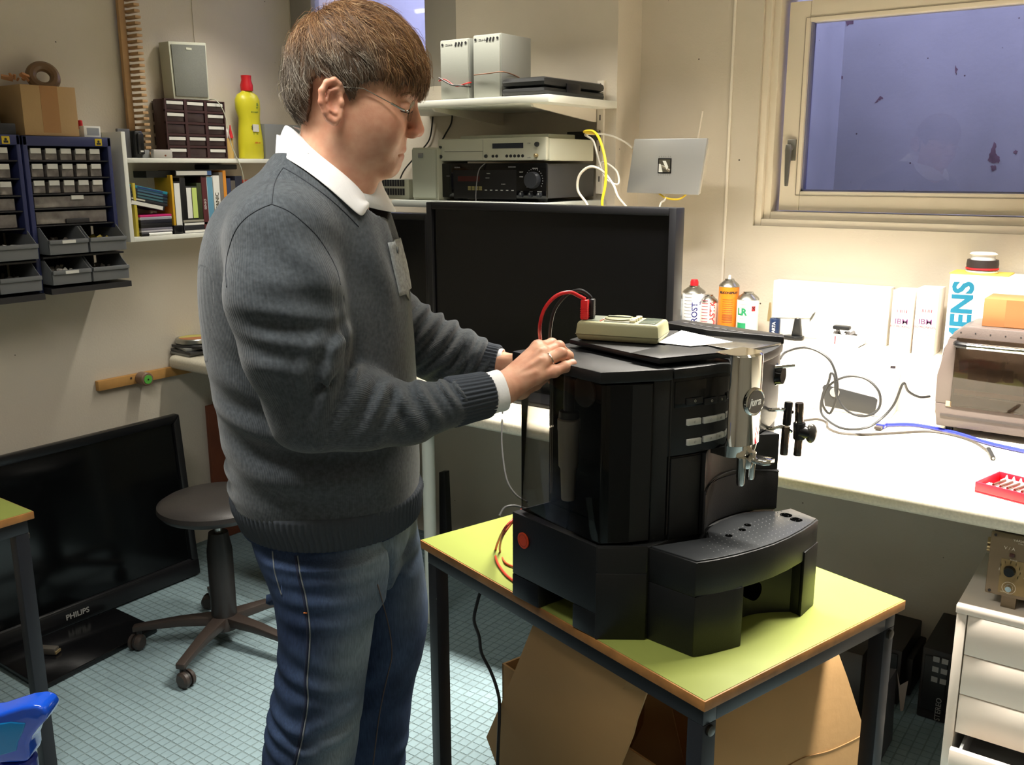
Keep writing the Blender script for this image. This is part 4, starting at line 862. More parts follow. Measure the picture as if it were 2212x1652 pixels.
# big white box with turquoise lettering
Yb = YR-.13; a, b = PY(2053, 592, Yb), PY(2240, 600, Yb)
t = thing('appliance_box', 'tall white box with turquoise SIEMENS lettering behind the toaster oven', 'box')
MB().box(a.x, a.x+.42, Yb, Yb+.12, z-.168 if False else ZW+.001+.17, a.z).build('carton', mat('carton_white', (236, 232, 222), .7), t, bevel=.001)
p = PY(2075, 598, Yb)
text('SIEMENS', .074, frame(Vector((PY(2081, 640, Yb).x+.0, Yb-.0005, p.z-.012)), (-.015, 0, 1), (-1, 0, 0)), ink['teal'], t, bold=.0025, align='RIGHT')
APB = a.z
# black winder with yellow card on top
a = PY(2122, 570, Yb+.05); one(MB().box(a.x-.075, a.x+.075, Yb+.01, Yb+.11, APB+.0005, APB+.0035), 'yellow_card', mat('card_yellow', (238, 206, 90), .6), 'yellow card lying on top of the white box with turquoise letters', 'card')
t = thing('cable_winder', 'white cable winder with black wire on the yellow card', 'winder')
MB().lathe((a.x, Yb+.055, APB+.004), [(0, 0), (.040, 0), (.042, .004), (.036, .010), (.030, .046), (.036, .052), (.030, .056), (0, .056)]).build('bobbin', paper_m, t)
MB().lathe((a.x, Yb+.055, APB+.012), [(.0, 0), (.040, 0), (.0415, .015), (.040, .028), (0, .028)]).build('black_winding', mat('winding', (52, 44, 44), .5), t)
MB().lathe((a.x, Yb+.055, APB+.0135), [(.0, 0), (.0425, 0), (.0425, .005), (0, .005)]).build('red_winding', ink['red'], t)
# ---- white mains box with black front, knobs
z = ZW+.0004
p0 = PZ(1925, 904, ZW); p1 = PZ(1778, 886, ZW); ux = (p0-p1).normalized(); uy = Vector((-ux.y, ux.x, 0)); hh = PN(1951, 829, p0, uy).z; hh = .128
M = Matrix((ux, uy, Vector((0, 0, 1)))).transposed().to_4x4(); M.translation = Vector((p0.x, p0.y, z)); dd = min(.15, (YR-.155-p0.y)/uy.y)
t = thing('supply_box', 'white mains supply box with a black front panel beside the coffee machine', 'supply')
Lb = (p0-p1).length+.14
MB(M).box(-Lb, 0, 0, dd, 0, hh).build('case', mat('supply_white', (226, 218, 212), .45), t, bevel=.003)
Lp = (p0-p1).length
MB(M).prism([(-Lp+.005, .014), (-.045, .004), (-.040, .050), (-.048, .056), (-Lp+.0, .078), (-Lp-.006, .070)], -.004, -.0005, 'y').build('front_panel', mat('panel_charcoal', (44, 44, 44), .4), t, bevel=.001)
MB(M).lathe((-Lp+.03, -.004, .058), [(0, 0), (.014, 0), (.013, .003), (0, .003)], (0, -1, 0)).build('dial', mat('dial_grey', (140, 136, 130), .4), t)
for px_, py_, mm, nm in ((1940, 792, ink['red'], 'red_socket'), (1961, 798, mat('socket_grey', (70, 66, 72), .4), 'black_socket')):
    q = PZ(px_, py_, z+hh); ql = M.inverted() @ q; ql.x = min(ql.x, -.02); ql.y = min(max(ql.y, .02), dd-.015)
    MB(M).lathe((ql.x, ql.y, hh), [(0, 0), (.0075, 0), (.007, .006), (0, .007)]).build(nm, mm, t)
# ---- toaster oven
oz = ZW+.018; YO = 2.655
a = PY(2020, 916, YO); aT = PY(2048, 706, YO); zo0 = ZW+.02; zo1 = PY(2050, 702, YO).z
ox = PY(2019, 840, YO).x; OW = .46; OD = YR-.16-YO
grey_o = mat('oven_grey', (92, 82, 78), .38, var=.03, bump=.15, bs=300)
t = thing('toaster_oven', 'grey brown toaster oven with a glass door and chrome handle on the worktop', 'oven')
hO = zo1-zo0
mb = MB(); prof = [(ox+.012, 0), (ox+.002, .03), (ox, hO*.45), (ox+.008, hO*.75), (ox+.03, hO*.93), (ox+.06, hO), (ox+OW-.06, hO), (ox+OW-.03, hO*.93), (ox+OW, hO*.5), (ox+OW-.01, 0)]
mb.prism([(x, zo0+zz) for x, zz in prof], YO+.02, YO+OD, 'y'); mb.build('body', grey_o, t, bevel=.004)
# front frame with an opening
fx0, fx1, fz0, fz1 = ox+.045, ox+OW-.11, zo0+.062, zo0+hO-.034
mb = MB(); pr = [(ox+.012, zo0), (ox+OW-.01, zo0), (ox+OW-.01, fz0), (ox+.004, fz0)]; mb.prism(pr, YO, YO+.02, 'y')
mb.prism([(ox+.004, fz0), (fx0, fz0), (fx0, fz1), (ox+.022, fz1), (ox+.002, zo0+hO*.5)], YO, YO+.02, 'y'); mb.prism([(fx1, fz0), (ox+OW-.01, fz0), (ox+OW-.02, fz1), (fx1, fz1)], YO, YO+.02, 'y')
mb.prism([(ox+.022, fz1), (ox+OW-.02, fz1), (ox+OW-.06, zo0+hO), (ox+.055, zo0+hO)], YO, YO+.02, 'y'); mb.build('front_frame', grey_o, t, bevel=.003)
mb = MB(); mb.box(fx0, fx1, YO+.015, YO+.0205, fz0, fz1); mb.build('cavity_back', mat('oven_inside', (62, 46, 36), .5, var=.2, vs=12), t)
mb = MB(); mb.box(fx0+.004, fx1, YO+.0105, YO+.0145, fz0+.03, fz0+.042); mb.build('amber_strip', mat('oven_amber', (150, 100, 40), .5), t)  # flat amber strip across the oven cavity
rk = MB(); rk.cyl((fx0+.004, YO+.009, fz0+.028), (fx1, YO+.009, fz0+.024), .0014, n=8)
for k in range(14): rk.cyl((fx0+.015+k*.02, YO+.009, fz0+.027), (fx0+.015+k*.02, YO+.014, fz0+.035), .0012, n=6)
rk.build('wire_rack', chrome_m, t)
mb = MB(); mb.box(fx0-.003, fx1+.003, YO-.004, YO+.0, fz0-.004, fz1+.004); mb.build('door_glass', mat('oven_glass', (120, 100, 84), .03, trans=.92), t, bevel=.001)
mb = MB(); mb.box(fx0+.03, fx0+.075, YO+.0125, YO+.0148, fz0+.05, fz0+.1); mb.build('fan_plate', mat('fan_plate', (96, 80, 66), .5), t)
mb = MB(); mb.tube([(fx0-.002, YO-.004, fz1-.012), (fx0+.004, YO-.02, fz1-.012), (fx0+.03, YO-.028, fz1-.012)], .0085, 10); mb.build('handle_mount', black_sat, t)
MB().cyl((fx0+.028, YO-.028, fz1-.012), (fx1, YO-.028, fz1-.012), .0085).build('handle', chrome_m, t)
mb = MB(); mb.box(ox+.02, ox+OW-.02, YO-.003, YO, zo0+.028, zo0+.034); mb.build('lower_groove', mat('groove_dark', (60, 54, 52), .5), t)
MB().box(fx0-.014, fx0+.0, YO-.002, YO, fz0-.006, fz0+.008).build('sticker', mat('sticker_tan', (190, 160, 120), .6), t)
for k in range(8): q = ox+.05+k*.035; MB().cyl((q, YO, zo0+hO-.016), (q, YO-.001, zo0+hO-.016), .0018, n=8).build('vent_dot', dk, t)
for q in (ox+.04, ox+OW-.05):
    for y in (YO+.03, YO+OD-.03): MB().cyl((q, y, ZW+.0004), (q, y, zo0+.002), .012, .010, n=12).build('foot', black_pl, t)
a = PN(2122, 690, Vector((0, YO+.03, 0)), Vector((0, 1, 0)))
t = thing('cardboard_box', 'brown cardboard box lying on top of the toaster oven', 'box')
xb0 = a.x; MB().box(xb0, xb0+.24, YO+.03, YO+.03+.12, zo1+.0008, zo1+.058+.015).build('carton', mat('carton_orange', (160, 106, 62), .8, var=.05), t, bevel=.001)
MB().box(xb0+.052, xb0+.105, YO+.0294, YO+.03, zo1+.003, zo1+.072).build('tape', mat('carton_orange_d', (148, 96, 56), .6), t)
# ---- cables on the worktop
bc = mat('cable_black', (38, 38, 38), .45); blc = mat('cable_blue', (50, 60, 190), .25, coat=.5)
def onwt(x, y, dz=.004): return PZ(x, y, ZW+dz)
one(MB().tube([onwt(2230, 978, .006), onwt(2140, 958, .006), onwt(2060, 934, .006), onwt(1980, 918, .006), onwt(1925, 917, .006), onwt(1905, 920, .006)], .005, 8), 'blue_cable', blc, 'blue cable lying on the worktop in front of the toaster oven', 'cable')
p = onwt(1905, 922, .001); q = onwt(1882, 940, .001); d = (q-p).normalized(); s = Vector((-d.y, d.x, 0)); M = Matrix((d, s, Vector((0, 0, 1)))).transposed().to_4x4(); M.translation = p
t = thing('blue_plug', 'blue cable plug with a metal end lying on the worktop', 'plug')
MB(M).box(-.018, .022, -.012, .012, 0, .013).build('grip', blc, t, bevel=.003); MB(M).box(.022, .045, -.009, .009, .003, .0095).build('contact', mat('plug_dark', (60, 52, 46), .4), t)
def onled(x, y, b=1.9): return PB(x, y, b)
W = lambda x, y, d=.0: PZ(x, y, ZW+.003+d)
def WQ(x, y, Y=2.565):
    q = PY(x, y, Y); return q if q.z > ZW+.005 else PZ(x, y, ZW+.004)
one(MB().tube([WQ(1685, 775, 2.5), WQ(1700, 759), WQ(1745, 751), WQ(1790, 775), WQ(1808, 820), WQ(1806, 860), WQ(1792, 893), WQ(1776, 868, 2.55), WQ(1792, 832, 2.55), WQ(1830, 813, 2.55), WQ(1870, 818, 2.55), WQ(1898, 845, 2.55), WQ(1900, 878, 2.55), WQ(1880, 896, 2.54), WQ(1850, 897, 2.54), WQ(1822, 880, 2.54), WQ(1806, 850, 2.54), WQ(1803, 815, 2.54), WQ(1795, 806, 2.54), WQ(1790, 825, 2.54), WQ(1778, 850, 2.535), WQ(1773, 885, 2.53), WQ(1785, 905, 2.52), WQ(1820, 925, 2.5), WQ(1870, 924, 2.5), WQ(1905, 903, 2.54), WQ(1932, 872, 2.56), WQ(1951, 828, 2.56), WQ(1962, 845, 2.60), WQ(1985, 857, 2.62), WQ(2008, 856, 2.66)], .0034, 8), 'black_cable', bc, 'long black mains cable looping over the worktop beside the white supply box', 'cable')
one(MB().tube([W(1736, 908), W(1765, 905), W(1785, 912), W(1790, 925), W(1820, 936), W(1880, 938), W(1950, 934), W(2010, 932), W(2060, 940), W(2105, 955), W(2135, 975)], .0034, 8), 'charger_lead', mat('lead_dark', (70, 64, 58), .45), 'dark charger lead ending in a round plug near the front of the worktop', 'cable')
p = W(2135, 972, .002); q = W(2145, 992, .0); MB
t = thing('round_plug', 'small round black barrel plug at the end of the dark lead', 'plug'); d = (q-p).normalized()
MB().cyl(p+Vector((0, 0, .003)), q+Vector((0, 0, .003)), .0055, .0058, 14).build('sleeve', bc, t); MB().cyl(q+Vector((0, 0, .003)), q+d*.002+Vector((0, 0, .003)), .003, .003, 10).build('contact', steel_m, t)
p = W(1715, 780, .04)
# ---- red bit case
p = [PZ(x, y, ZW+.0005) for x, y in ((2104, 1062), (2212, 1090), (2212, 1030), (2140, 1018), (2113, 1035))]
red_m = mat('case_red', (200, 30, 48), .4); t = thing('bit_case', 'open red case with a white rack of steel bits at the front of the worktop', 'case')
A_, B_ = p[0], p[1]; ux = (B_-A_).normalized(); uy = Vector((-ux.y, ux.x, 0)); M = Matrix((ux, uy, Vector((0, 0, 1)))).transposed().to_4x4(); M.translation = A_
mb = MB(M); Lx, Ly, hh = .30, .115, .024
mb.box(0, Lx, 0, Ly, 0, .003); mb.box(0, Lx, 0, .004, .003, hh); mb.box(0, Lx, Ly-.004, Ly, .003, hh); mb.box(0, .004, .004, Ly-.004, .003, hh); mb.box(Lx-.004, Lx, .004, Ly-.004, .003, hh); mb.build('tray', red_m, t, bevel=.0015)
MB(M).box(-.007, 0, .04, .075, .004, .012).build('catch', red_m, t, bevel=.002)
rack = MB(M).box(.014, Lx-.01, .016, .036, .003, .018).build('front_rack', paper_m, t, bevel=.001); MB(M).box(.022, Lx-.01, .072, .092, .003, .018).build('rear_rack', paper_m, t, bevel=.001)
for k in range(17):
    xx = .032+k*.015; MB(M).cyl((xx, .016, .021), (xx+.006, .06, .023), .0033, .0033, 8).build('bit', mat('bit_steel', (120, 84, 74), .3, metal=.7), t)
    MB(M).prism([(xx-.004, .018), (xx+.004, .018), (xx, .030)], .076, .082, 'y').build('rack_tooth', paper_m, t)
# ---- drawer cabinet under the worktop with the test instrument
zc = .575
pA = PZ(2066, 1306, zc); pBk = PZ(2127, 1226, zc)
cwm = mat('cabinet_white', (226, 214, 200), .4)
t = thing('drawer_cabinet', 'white drawer cabinet under the right end of the worktop, lowest drawer ajar', 'cabinet')
x0, y0 = pA.x, pA.y; Wd, Dp = .42, max(.35, pBk.y-pA.y)
y1 = y0+Dp
MB().box(x0, x0+Wd, y0, y1, zc-.018, zc).build('top', cwm, t, bevel=.0015)
mb = MB(); mb.box(x0+.002, x0+.022, y0+.004, y1, .02, zc-.018); mb.box(x0+Wd-.022, x0+Wd-.002, y0+.004, y1, .02, zc-.018); mb.box(x0+.022, x0+Wd-.022, y1-.01, y1, .02, zc-.018); mb.box(x0+.022, x0+Wd-.022, y0+.02, y1-.01, .02, .035)
mb.build('carcass', cwm, t, bevel=.001)
zz = zc-.0195; hD = .0925
for k in range(5):
    ztop = zz-k*(hD+.0018); out = 0 if k < 3 else (.05 if k == 3 else 0)
    d = MB().box(x0+.0245, x0+Wd-.0245, y0+.004-out, y0+.02-out, ztop-hD-(0 if k < 3 else 0)-(-.014 if k == 3 else 0)*0, ztop-(.014 if k == 3 else 0)).build('drawer', cwm, t, bevel=.0015)
    mb = MB(); mb.box(x0+.04, x0+.046, y0+.02-out, y1-.08, ztop-hD+.01, ztop-.02); mb.box(x0+Wd-.046, x0+Wd-.04, y0+.02-out, y1-.08, ztop-hD+.01, ztop-.02); mb.box(x0+.046, x0+Wd-.046, y0+.02-out, y1-.08, ztop-hD+.01, ztop-hD+.014); mb.build('drawer_box', grey_pl, d)
for q in (x0+.03, x0+Wd-.03):
    for y in (y0+.04, y1-.04): MB().cyl((q, y, 0), (q, y, .02), .018).build('castor', black_pl, t)
olive = mat('instrument_olive', (112, 98, 76), .5, bump=.1, bs=200); f_ = PZ(2140, 1280, zc)
t = thing('test_instrument', 'olive electronic test instrument with dials on top of the white drawer cabinet', 'instrument')
yi = PN(2140, 1275, Vector((0, y0+.05, 0)), Vector((0, 1, 0))).y; xi = PY(2140, 1200, y0+.05).x; yi = y0+.05; zi = zc+.028; zi1 = PY(2150, 1146, yi).z; zi1 = min(zi1, ZW-.06)
MB().box(xi, xi+.24, yi, yi+.24, zi, zi1).build('case', mat('instrument_case', (64, 52, 42), .5), t, bevel=.004)
mb = MB(); mb.box(xi-.003, xi+.243, yi-.006, yi, zi-.003, zi1+.002); mb.build('front_panel', olive, t, bevel=.003)
hI = zi1-zi; FI = lambda u, v: frame(Vector((xi+u, yi-.0066, zi+v*hI)), (1, 0, 0), (0, 0, 1))
MB().box(xi+.022, xi+.24, yi-.0068, yi-.006, zi+.04*hI, zi+.6*hI).build('sub_panel', mat('instrument_tan', (134, 114, 74), .5), t)
lg = mat('legend_white', (206, 196, 176), .6)
for s, u, v, sz in (('VARIABLE DC SUPPLY', .075, .93, .0072), ('TYPE 0-30 V', .06, .885, .004), ('POWER', .045, .60, .004), ('V / A', .035, .78, .010), ('OUTPUT', .075, .35, .004), ('CURRENT', .035, .06, .004)): text(s, sz, FI(u, v), lg, t)
MB().lathe((xi+.04, yi-.006, zi+.42*hI), [(0, 0), (.012, 0), (.010, .012), (0, .012)], (0, -1, 0)).build('dial', black_sat, t)
MB().lathe((xi+.042, yi-.006, zi+.14*hI), [(0, 0), (.010, 0), (.006, .010), (0, .010)], (0, -1, 0)).build('knob', chrome_m, t); MB().torus((xi+.042, yi-.0068, zi+.14*hI), .013, .0006, (0, 1, 0)).build('dial_ring', lg, t)
MB().box(xi+.036, xi+.046, yi-.010, yi-.006, zi+.655*hI, zi+.71*hI).build('switch', mat('switch_brown', (70, 40, 34), .5), t, bevel=.001)
MB().lathe((xi+.078, yi-.006, zi+.2*hI), [(0, 0), (.006, 0), (.005, .012), (0, .012)], (0, -1, 0)).build('terminal', mat('terminal_red', (110, 40, 34), .5), t)
mb = MB(); [mb.box(xi+.04+.02*math.cos(a_)-.0006, xi+.04+.02*math.cos(a_)+.0006, yi-.0068, yi-.006, zi+.42*hI+.02*math.sin(a_)-.003, zi+.42*hI+.02*math.sin(a_)+.003) for a_ in np.linspace(-.6, 3.7, 9)]; mb.build('dial_marks', lg, t)
for q in (xi+.03, xi+.2): MB().box(q, q+.028, yi-.004, yi+.02, zc+.0004, zi).build('foot', olive, t)
for v in (.75, .63): MB().cyl((xi-.012, yi+.03, zi+v*hI), (xi, yi+.03, zi+v*hI), .008).build('side_terminal', brs, t)
for q in ((xi+.006, zi+.03*hI), (xi+.006, zi+.96*hI)): MB().cyl((q[0], yi-.0075, q[1]), (q[0], yi-.006, q[1]), .003, n=10).build('screw', dk, t)
# ---- dark appliances on the floor under the worktop
def dbox(pl, pr, pt, Y, dep, nm, label, col, extra=None):
    a, b = PY(pl, pt, Y), PY(pr, pt, Y); t = thing(nm, label, 'computer' if 'tower' in nm else 'device')
    MB().box(a.x, b.x, Y, Y+dep, .001, a.z).build('case', mat('dark_%d_%d_%d' % col, col, .45), t, bevel=.004); return t, a, b, Y
t, a, b, Y = dbox(1862, 1952, 1383, 2.60, .3, 'computer_tower', 'dark computer tower behind the right leg of the green table', (40, 34, 32))
MB().box(a.x+.01, b.x-.01, Y-.006, Y, .03, a.z-.01).build('front', black_pl, t, bevel=.003)
t, a, b, Y = dbox(1950, 1974, 1418, 2.67, .2, 'dark_case', 'narrow lower dark case between the two dark towers', (34, 30, 28))
t, a, b, Y = dbox(1994, 2060, 1396, 2.58, .3, 'computer_tower', 'black computer tower next to the white drawer cabinet', (32, 28, 28))
MB().box(a.x+.008, b.x-.008, Y-.006, Y, .03, a.z-.02).build('front', black_pl, t, bevel=.003)
text('STEREO', .02, frame(Vector((b.x-.02, Y-.0068, a.z-.17)), (0, 0, 1), (-1, 0, 0)), gry, t)
for k in range(6): MB().box(a.x+.03+(k % 2)*.022, a.x+.046+(k % 2)*.022, Y-.008, Y-.006, .12+(k//2)*.03, .135+(k//2)*.03).build('key', gry, t)
t, a, b, Y = dbox(1796, 1866, 1396, 2.42, .15, 'dark_case', 'brown black cabinet half hidden by the cardboard flap', (44, 36, 30))
p = PB(1935, 1470, 2.55); q = PB(1950, 1555, 2.4)
t = thing('clear_bag', 'strip of clear plastic film hanging between the dark towers', 'film'); MB().slab([PY(1938, 1450, 2.55), PY(1944, 1480, 2.55), PY(1962, 1470, 2.55), PY(1951, 1535, 2.55), PY(1945, 1536, 2.55)], (0, .001, 0)).build('film', mat('film_grey', (150, 140, 134), .2), t)
t = thing('flat_board', 'slim grey panel standing on edge behind the table leg', 'panel'); MB().slab([PY(1896, 1486, 2.3), PY(1910, 1488, 2.3), PY(1900, 1660, 2.3), PY(1880, 1660, 2.3)], (0, .12, 0)).build('panel', mat('panel_slate', (70, 66, 72), .4), t)
# dark leaning item between the worktop leg and the wall
t = thing('dark_board', 'narrow black panel standing behind the worktop leg', 'panel')
c1, c2 = PY(948, 1020, 2.6), PY(960, 1020, 2.6); MB().slab([PY(944, 1150, 2.6)+Vector((0, 0, -.7)), PY(975, 1150, 2.6)+Vector((0, 0, -.7)), c2, c1], (0, .03, 0)).build('panel', black_pl, t, bevel=.002)
# ================================================================ green table
def green_table(A, B, C, zt, label, legs=(1, 1, 1, 1)):
    t = thing('green_table', label, 'table', 'green topped tables')
    ux = (B-A); Lx = ux.length; ux.normalize(); uy = (C-B); Ly = uy.length; uy = (uy-ux*uy.dot(ux)).normalized()
    M = Matrix((ux, uy, Vector((0, 0, 1)))).transposed().to_4x4(); M.translation = Vector((A.x, A.y, 0))
    gm_ = specks(mat('table_green', (130, 139, 68), .5, var=.05, vs=4, spec=.25), (120, 110, 60), 13, .03, .01)
    MB(M).box(0, Lx, 0, Ly, zt-.0195, zt-.001).build('top_board', mat('table_edge_wood', (160, 110, 58), .55, var=.22, vs=30), t, bevel=.0015)
    MB(M).box(.0025, Lx-.0025, .0025, Ly-.0025, zt-.002, zt).build('green_surface', gm_, t, bevel=.0006)
    bk = mat('frame_black', (34, 36, 42), .42); i = .012; w = .032
    for (a, b, c, d) in ((i, Lx-i, i, i+w), (i, Lx-i, Ly-i-w, Ly-i), (i, i+w, i+w, Ly-i-w), (Lx-i-w, Lx-i, i+w, Ly-i-w)):
        MB(M).box(a, b, c, d, zt-.054, zt-.0198).build('rail', bk, t, bevel=.001)
    for (x, y), on in zip(((i, i), (Lx-i-w, i), (Lx-i-w, Ly-i-w), (i, Ly-i-w)), legs):
        lgx = MB(M).box(x, x+w, y, y+w, .0, zt-.0545).build('leg', bk, t, bevel=.0015)
        MB(M).lathe((x+(w if x > .1 else 0)+0, y+w/2, zt-.066), [(0, 0), (.0095, 0), (.009, .005), (.004, .006), (0, .006)], (1 if x > .1 else -1, 0, 0), 16).build('bolt', mat('bolt_dark', (70, 66, 60), .3, metal=.7), lgx)
    return t, M
ZT = .70
A, B, C = PZ(907, 1165, ZT), PZ(1523, 1515, ZT), PZ(1953, 1294, ZT)
tbl, TM = green_table(A, B, C, ZT, 'small table with a lime green top and black legs carrying the coffee machine')
c = PZ(73, 1103, ZT)
ang = math.radians(-1); ux = Vector((math.cos(YAW-.44), math.sin(YAW-.44), 0)); uy = Vector((-ux.y, ux.x, 0))
e1 = PZ(0, 1077, ZT); ux2 = (c-PZ(0, 1133-20, ZT)); ux2.normalize()
d1 = (PZ(0, 1128, ZT)-c).normalized(); d2 = (PZ(0, 1073, ZT)-c).normalized()
uyy = d2; uxx = Vector((uyy.y, -uyy.x, 0))
if uxx.dot(d1) < 0: uxx = -uxx
A2 = c+uxx*.55; tb2 = green_table(A2, c, c+uyy*.55, ZT, 'green topped table corner reaching in from the left edge of the photo')
# ================================================================ coffee machine
fa = math.radians(-16.5); MX = Vector((math.cos(fa), math.sin(fa), 0)); MY = Vector((-MX.y, MX.x, 0))
MO = PZ(1495, 1420, ZT)
MM = Matrix((MX, MY, Vector((0, 0, 1)))).transposed().to_4x4(); MM.translation = MO+Vector((0, 0, .0006))
cm = thing('coffee_machine', 'large black coffee machine with a chrome spout on the green table', 'coffee machine')
mbk = mat('machine_black', (15, 16, 17), .42, bump=.14, bs=700); mgl = mat('machine_gloss', (12, 13, 14), .1); msat = mat('machine_dark', (24, 25, 26), .36, bump=.1, bs=600)
K = lambda: MB(MM)
yc_, hw = .155, .235
def fcurve(y, d=0): # front of the body
    u = (y-yc_)/hw; return -.078-.067*abs(u)**2.2+d
def outline(xb=-.37, y0=None, y1=None, d=0, n=14, side=0):
    y0 = yc_-hw if y0 is None else y0; y1 = yc_+hw if y1 is None else y1
    ys = [y0+(y1-y0)*k/n for k in range(n+1)]
    return [(xb, y1)]+[(xb, y0)]+[(fcurve(y, d), y) for y in ys]
Z1 = .17; Z2 = .457
# base with the feet and a notch on the left side
bx = [(-.372, -.092), (-.145, -.084), (-.092, -.018), (-.095, .33), (-.15, .40), (-.372, .40)]
K().prism(bx, .045, Z1).build('base', mbk, cm, bevel=.003, seg=2)
K().prism([(-.372, -.092), (-.297, -.0895), (-.297, -.02), (-.372, -.02)], 0, .045).build('foot', mbk, cm, bevel=.002)
K().prism([(-.205, -.0865), (-.145, -.084), (-.092, -.018), (-.092, .03), (-.205, .03)], 0, .045).build('foot', mbk, cm, bevel=.002)
K().prism([(-.372, .33), (-.297, .33), (-.297, .40), (-.372, .40)], 0, .045).build('foot', mbk, cm, bevel=.002)
K().prism([(-.205, .30), (-.10, .30), (-.15, .40), (-.205, .40)], 0, .045).build('foot', mbk, cm, bevel=.002)
K().prism([(-.146, -.0865), (-.0905, -.0195), (-.094, -.016), (-.149, -.082)], .0, .122).build('corner_panel', mbk, cm, bevel=.0012)
K().prism([(-.148, -.0852), (-.0915, -.0172), (-.096, -.014), (-.150, -.080)], .125, Z1+.002).build('corner_panel', mbk, cm, bevel=.0012)
q = MM.inverted() @ PN(1131, 1167, MM @ Vector((0, -.0905, 0)), MY)
K().cyl((q.x, -.0885, q.z), (q.x, -.0925, q.z), .0155, n=28).build('orange_sticker', mat('sticker_orange', (226, 74, 30), .45), cm)
K().torus((q.x, -.0926, q.z), .0115, .0005, (0, 1, 0)).build('sticker_print', mat('sticker_line', (170, 60, 30), .6), cm)
# body behind the tank
core = [(-.37, -.01), (-.30, -.01), (-.145, -.01), (fcurve(-.0)-.012, .0), (fcurve(.04)-.004, .04)]
low = [(fcurve(y, -.004), y) for y in np.linspace(.03, .098, 6)]
arc = [(-.098+.032*(abs((y-.20)/.102)**2.6)*1.0-.006, y) for y in np.linspace(.098, .302, 12)]
K().prism([(-.37, -.004), (-.12, -.004), (-.10, .028)]+low+arc+[(fcurve(y, -.004), y) for y in np.linspace(.305, yc_+hw, 5)]+[(-.37, yc_+hw)], Z1, .318).build('lower_body', mbk, cm, bevel=.0012)
up = [(-.37, -.004), (-.12, -.004)]+[(fcurve(y), y) for y in np.linspace(.028, yc_+hw, 16)]+[(-.37, yc_+hw)]
K().prism(up, .321, Z2).build('upper_body', mbk, cm, bevel=.0015)
K().prism([(-.12, .001), (fcurve(.0, -.002), .001), (fcurve(.026, .001), .026), (-.12, .026)], Z1, Z2).build('front_column', mat('machine_grey', (26, 28, 29), .45, bump=.1, bs=700), cm, bevel=.0015)
K().prism([(fcurve(.034, .001), .034), (fcurve(.095, .001), .095), (-.10, .095), (-.10, .034)], Z1, .316).build('lower_panel', mat('machine_grey', (26, 28, 29), .45), cm, bevel=.001)
# waste container seam in the alcove
seam = [(x+.0035, y, Z1+.082-.006*math.cos((y-.2)*28)*-1) for x, y in arc]
K().tube(seam, .0012, 6).build('container_seam', mat('seam_black', (8, 8, 8), .5), cm)
K().prism([(x+.003, y) for x, y in arc]+[(x-.01, y) for x, y in arc[::-1]], Z1+.003, Z1+.08).build('waste_container', mat('container_black', (20, 19, 20), .62, bump=.15, bs=500), cm, bevel=.0008)
# transparent tank: thin tinted walls
tint = D.materials.new('tinted_tank'); tint.use_nodes = True; nt = tint.node_tree; nt.nodes.remove(nt.nodes['Principled BSDF'])
tr = node(nt, 'ShaderNodeBsdfTransparent'); tr.inputs[0].default_value = (.70, .69, .68, 1); gl = node(nt, 'ShaderNodeBsdfGlossy'); gl.inputs['Roughness'].default_value = .05; gl.inputs[0].default_value = (.9, .9, .9, 1)
fz = node(nt, 'ShaderNodeFresnel'); fz.inputs[0].default_value = 1.38; mx = node(nt, 'ShaderNodeMixShader'); nt.links.new(fz.outputs[0], mx.inputs[0]); nt.links.new(tr.outputs[0], mx.inputs[1]); nt.links.new(gl.outputs[0], mx.inputs[2]); nt.links.new(mx.outputs[0], nt.nodes['Material Output'].inputs[0])
tk_o = [(-.358, -.082), (-.145, -.080), (-.122, -.040), (fcurve(.0, -.0)+.002, -.001)]
wall = [Vector(p).to_3d() for p in tk_o]
mb = K()
mb.loft([[(x, y, Z1+.004) for x, y in tk_o+[(-.11, -.001)]+[(-.358, -.006)]], [(x, y, Z2-.004) for x, y in tk_o+[(-.11, -.001)]+[(-.358, -.006)]]])
tank = mb.build('water_tank', tint, cm, bevel=.003, seg=3)
K().prism([(-.30, -.0045), (-.105, -.0045), (-.118, -.037), (-.142, -.074), (-.150, -.0745), (-.125, -.034), (-.12, -.012), (-.30, -.012)], Z1+.006, Z2-.006).build('tank_back', mat('tank_back_black', (10, 10, 11), .5), tank)
K().prism([(-.165, -.074), (-.142, -.074), (-.118, -.037), (-.104, -.005), (-.165, -.005)], Z1+.007, Z2-.007).build('tank_filler', mat('tank_back_black', (10, 10, 11), .5), tank)
K().prism([(-.357, -.010), (-.300, -.010), (-.300, -.008), (-.357, -.008)], Z1+.006, Z2-.006).build('tank_rear_wall', tint, tank)
K().prism([(-.357, -.014), (-.300, -.014), (-.300, -.012), (-.357, -.012)], Z1+.006, Z2-.006).build('tank_rear_wall', tint, tank)
fxy = MM.inverted() @ PN(1228, 1000, MM @ Vector((0, -.045, 0)), MY); fx = fxy.x; zf0, zf1 = .213, .365
K().lathe((fx, -.045, zf0), [(0, 0), (.012, 0), (.0125, .002), (.0145, .058), (.018, .064), (.0195, .128), (.0205, .133), (.0205, .150), (.016, .152), (0, .152)], n=28).build('filter_cartridge', mat('filter_white', (244, 238, 228), .5, sss=.0), tank)
K().lathe((fx, -.045, zf1+.001), [(0, 0), (.0185, 0), (.0175, .012), (.010, .014), (.0095, .085), (0, .085)], n=24).build('filter_tube', mat('tube_grey', (84, 84, 84), .4), tank)
q = MM.inverted() @ PN(1262, 848, MM @ Vector((0, -.02, 0)), MY)
K().lathe((q.x-.005, -.013, q.z), [(0, 0), (.028, 0), (.028, .004), (.024, .006), (0, .006)], (0, -1, 0), 28).build('suction_disc', mat('disc_dark', (96, 92, 90), .4), tank)
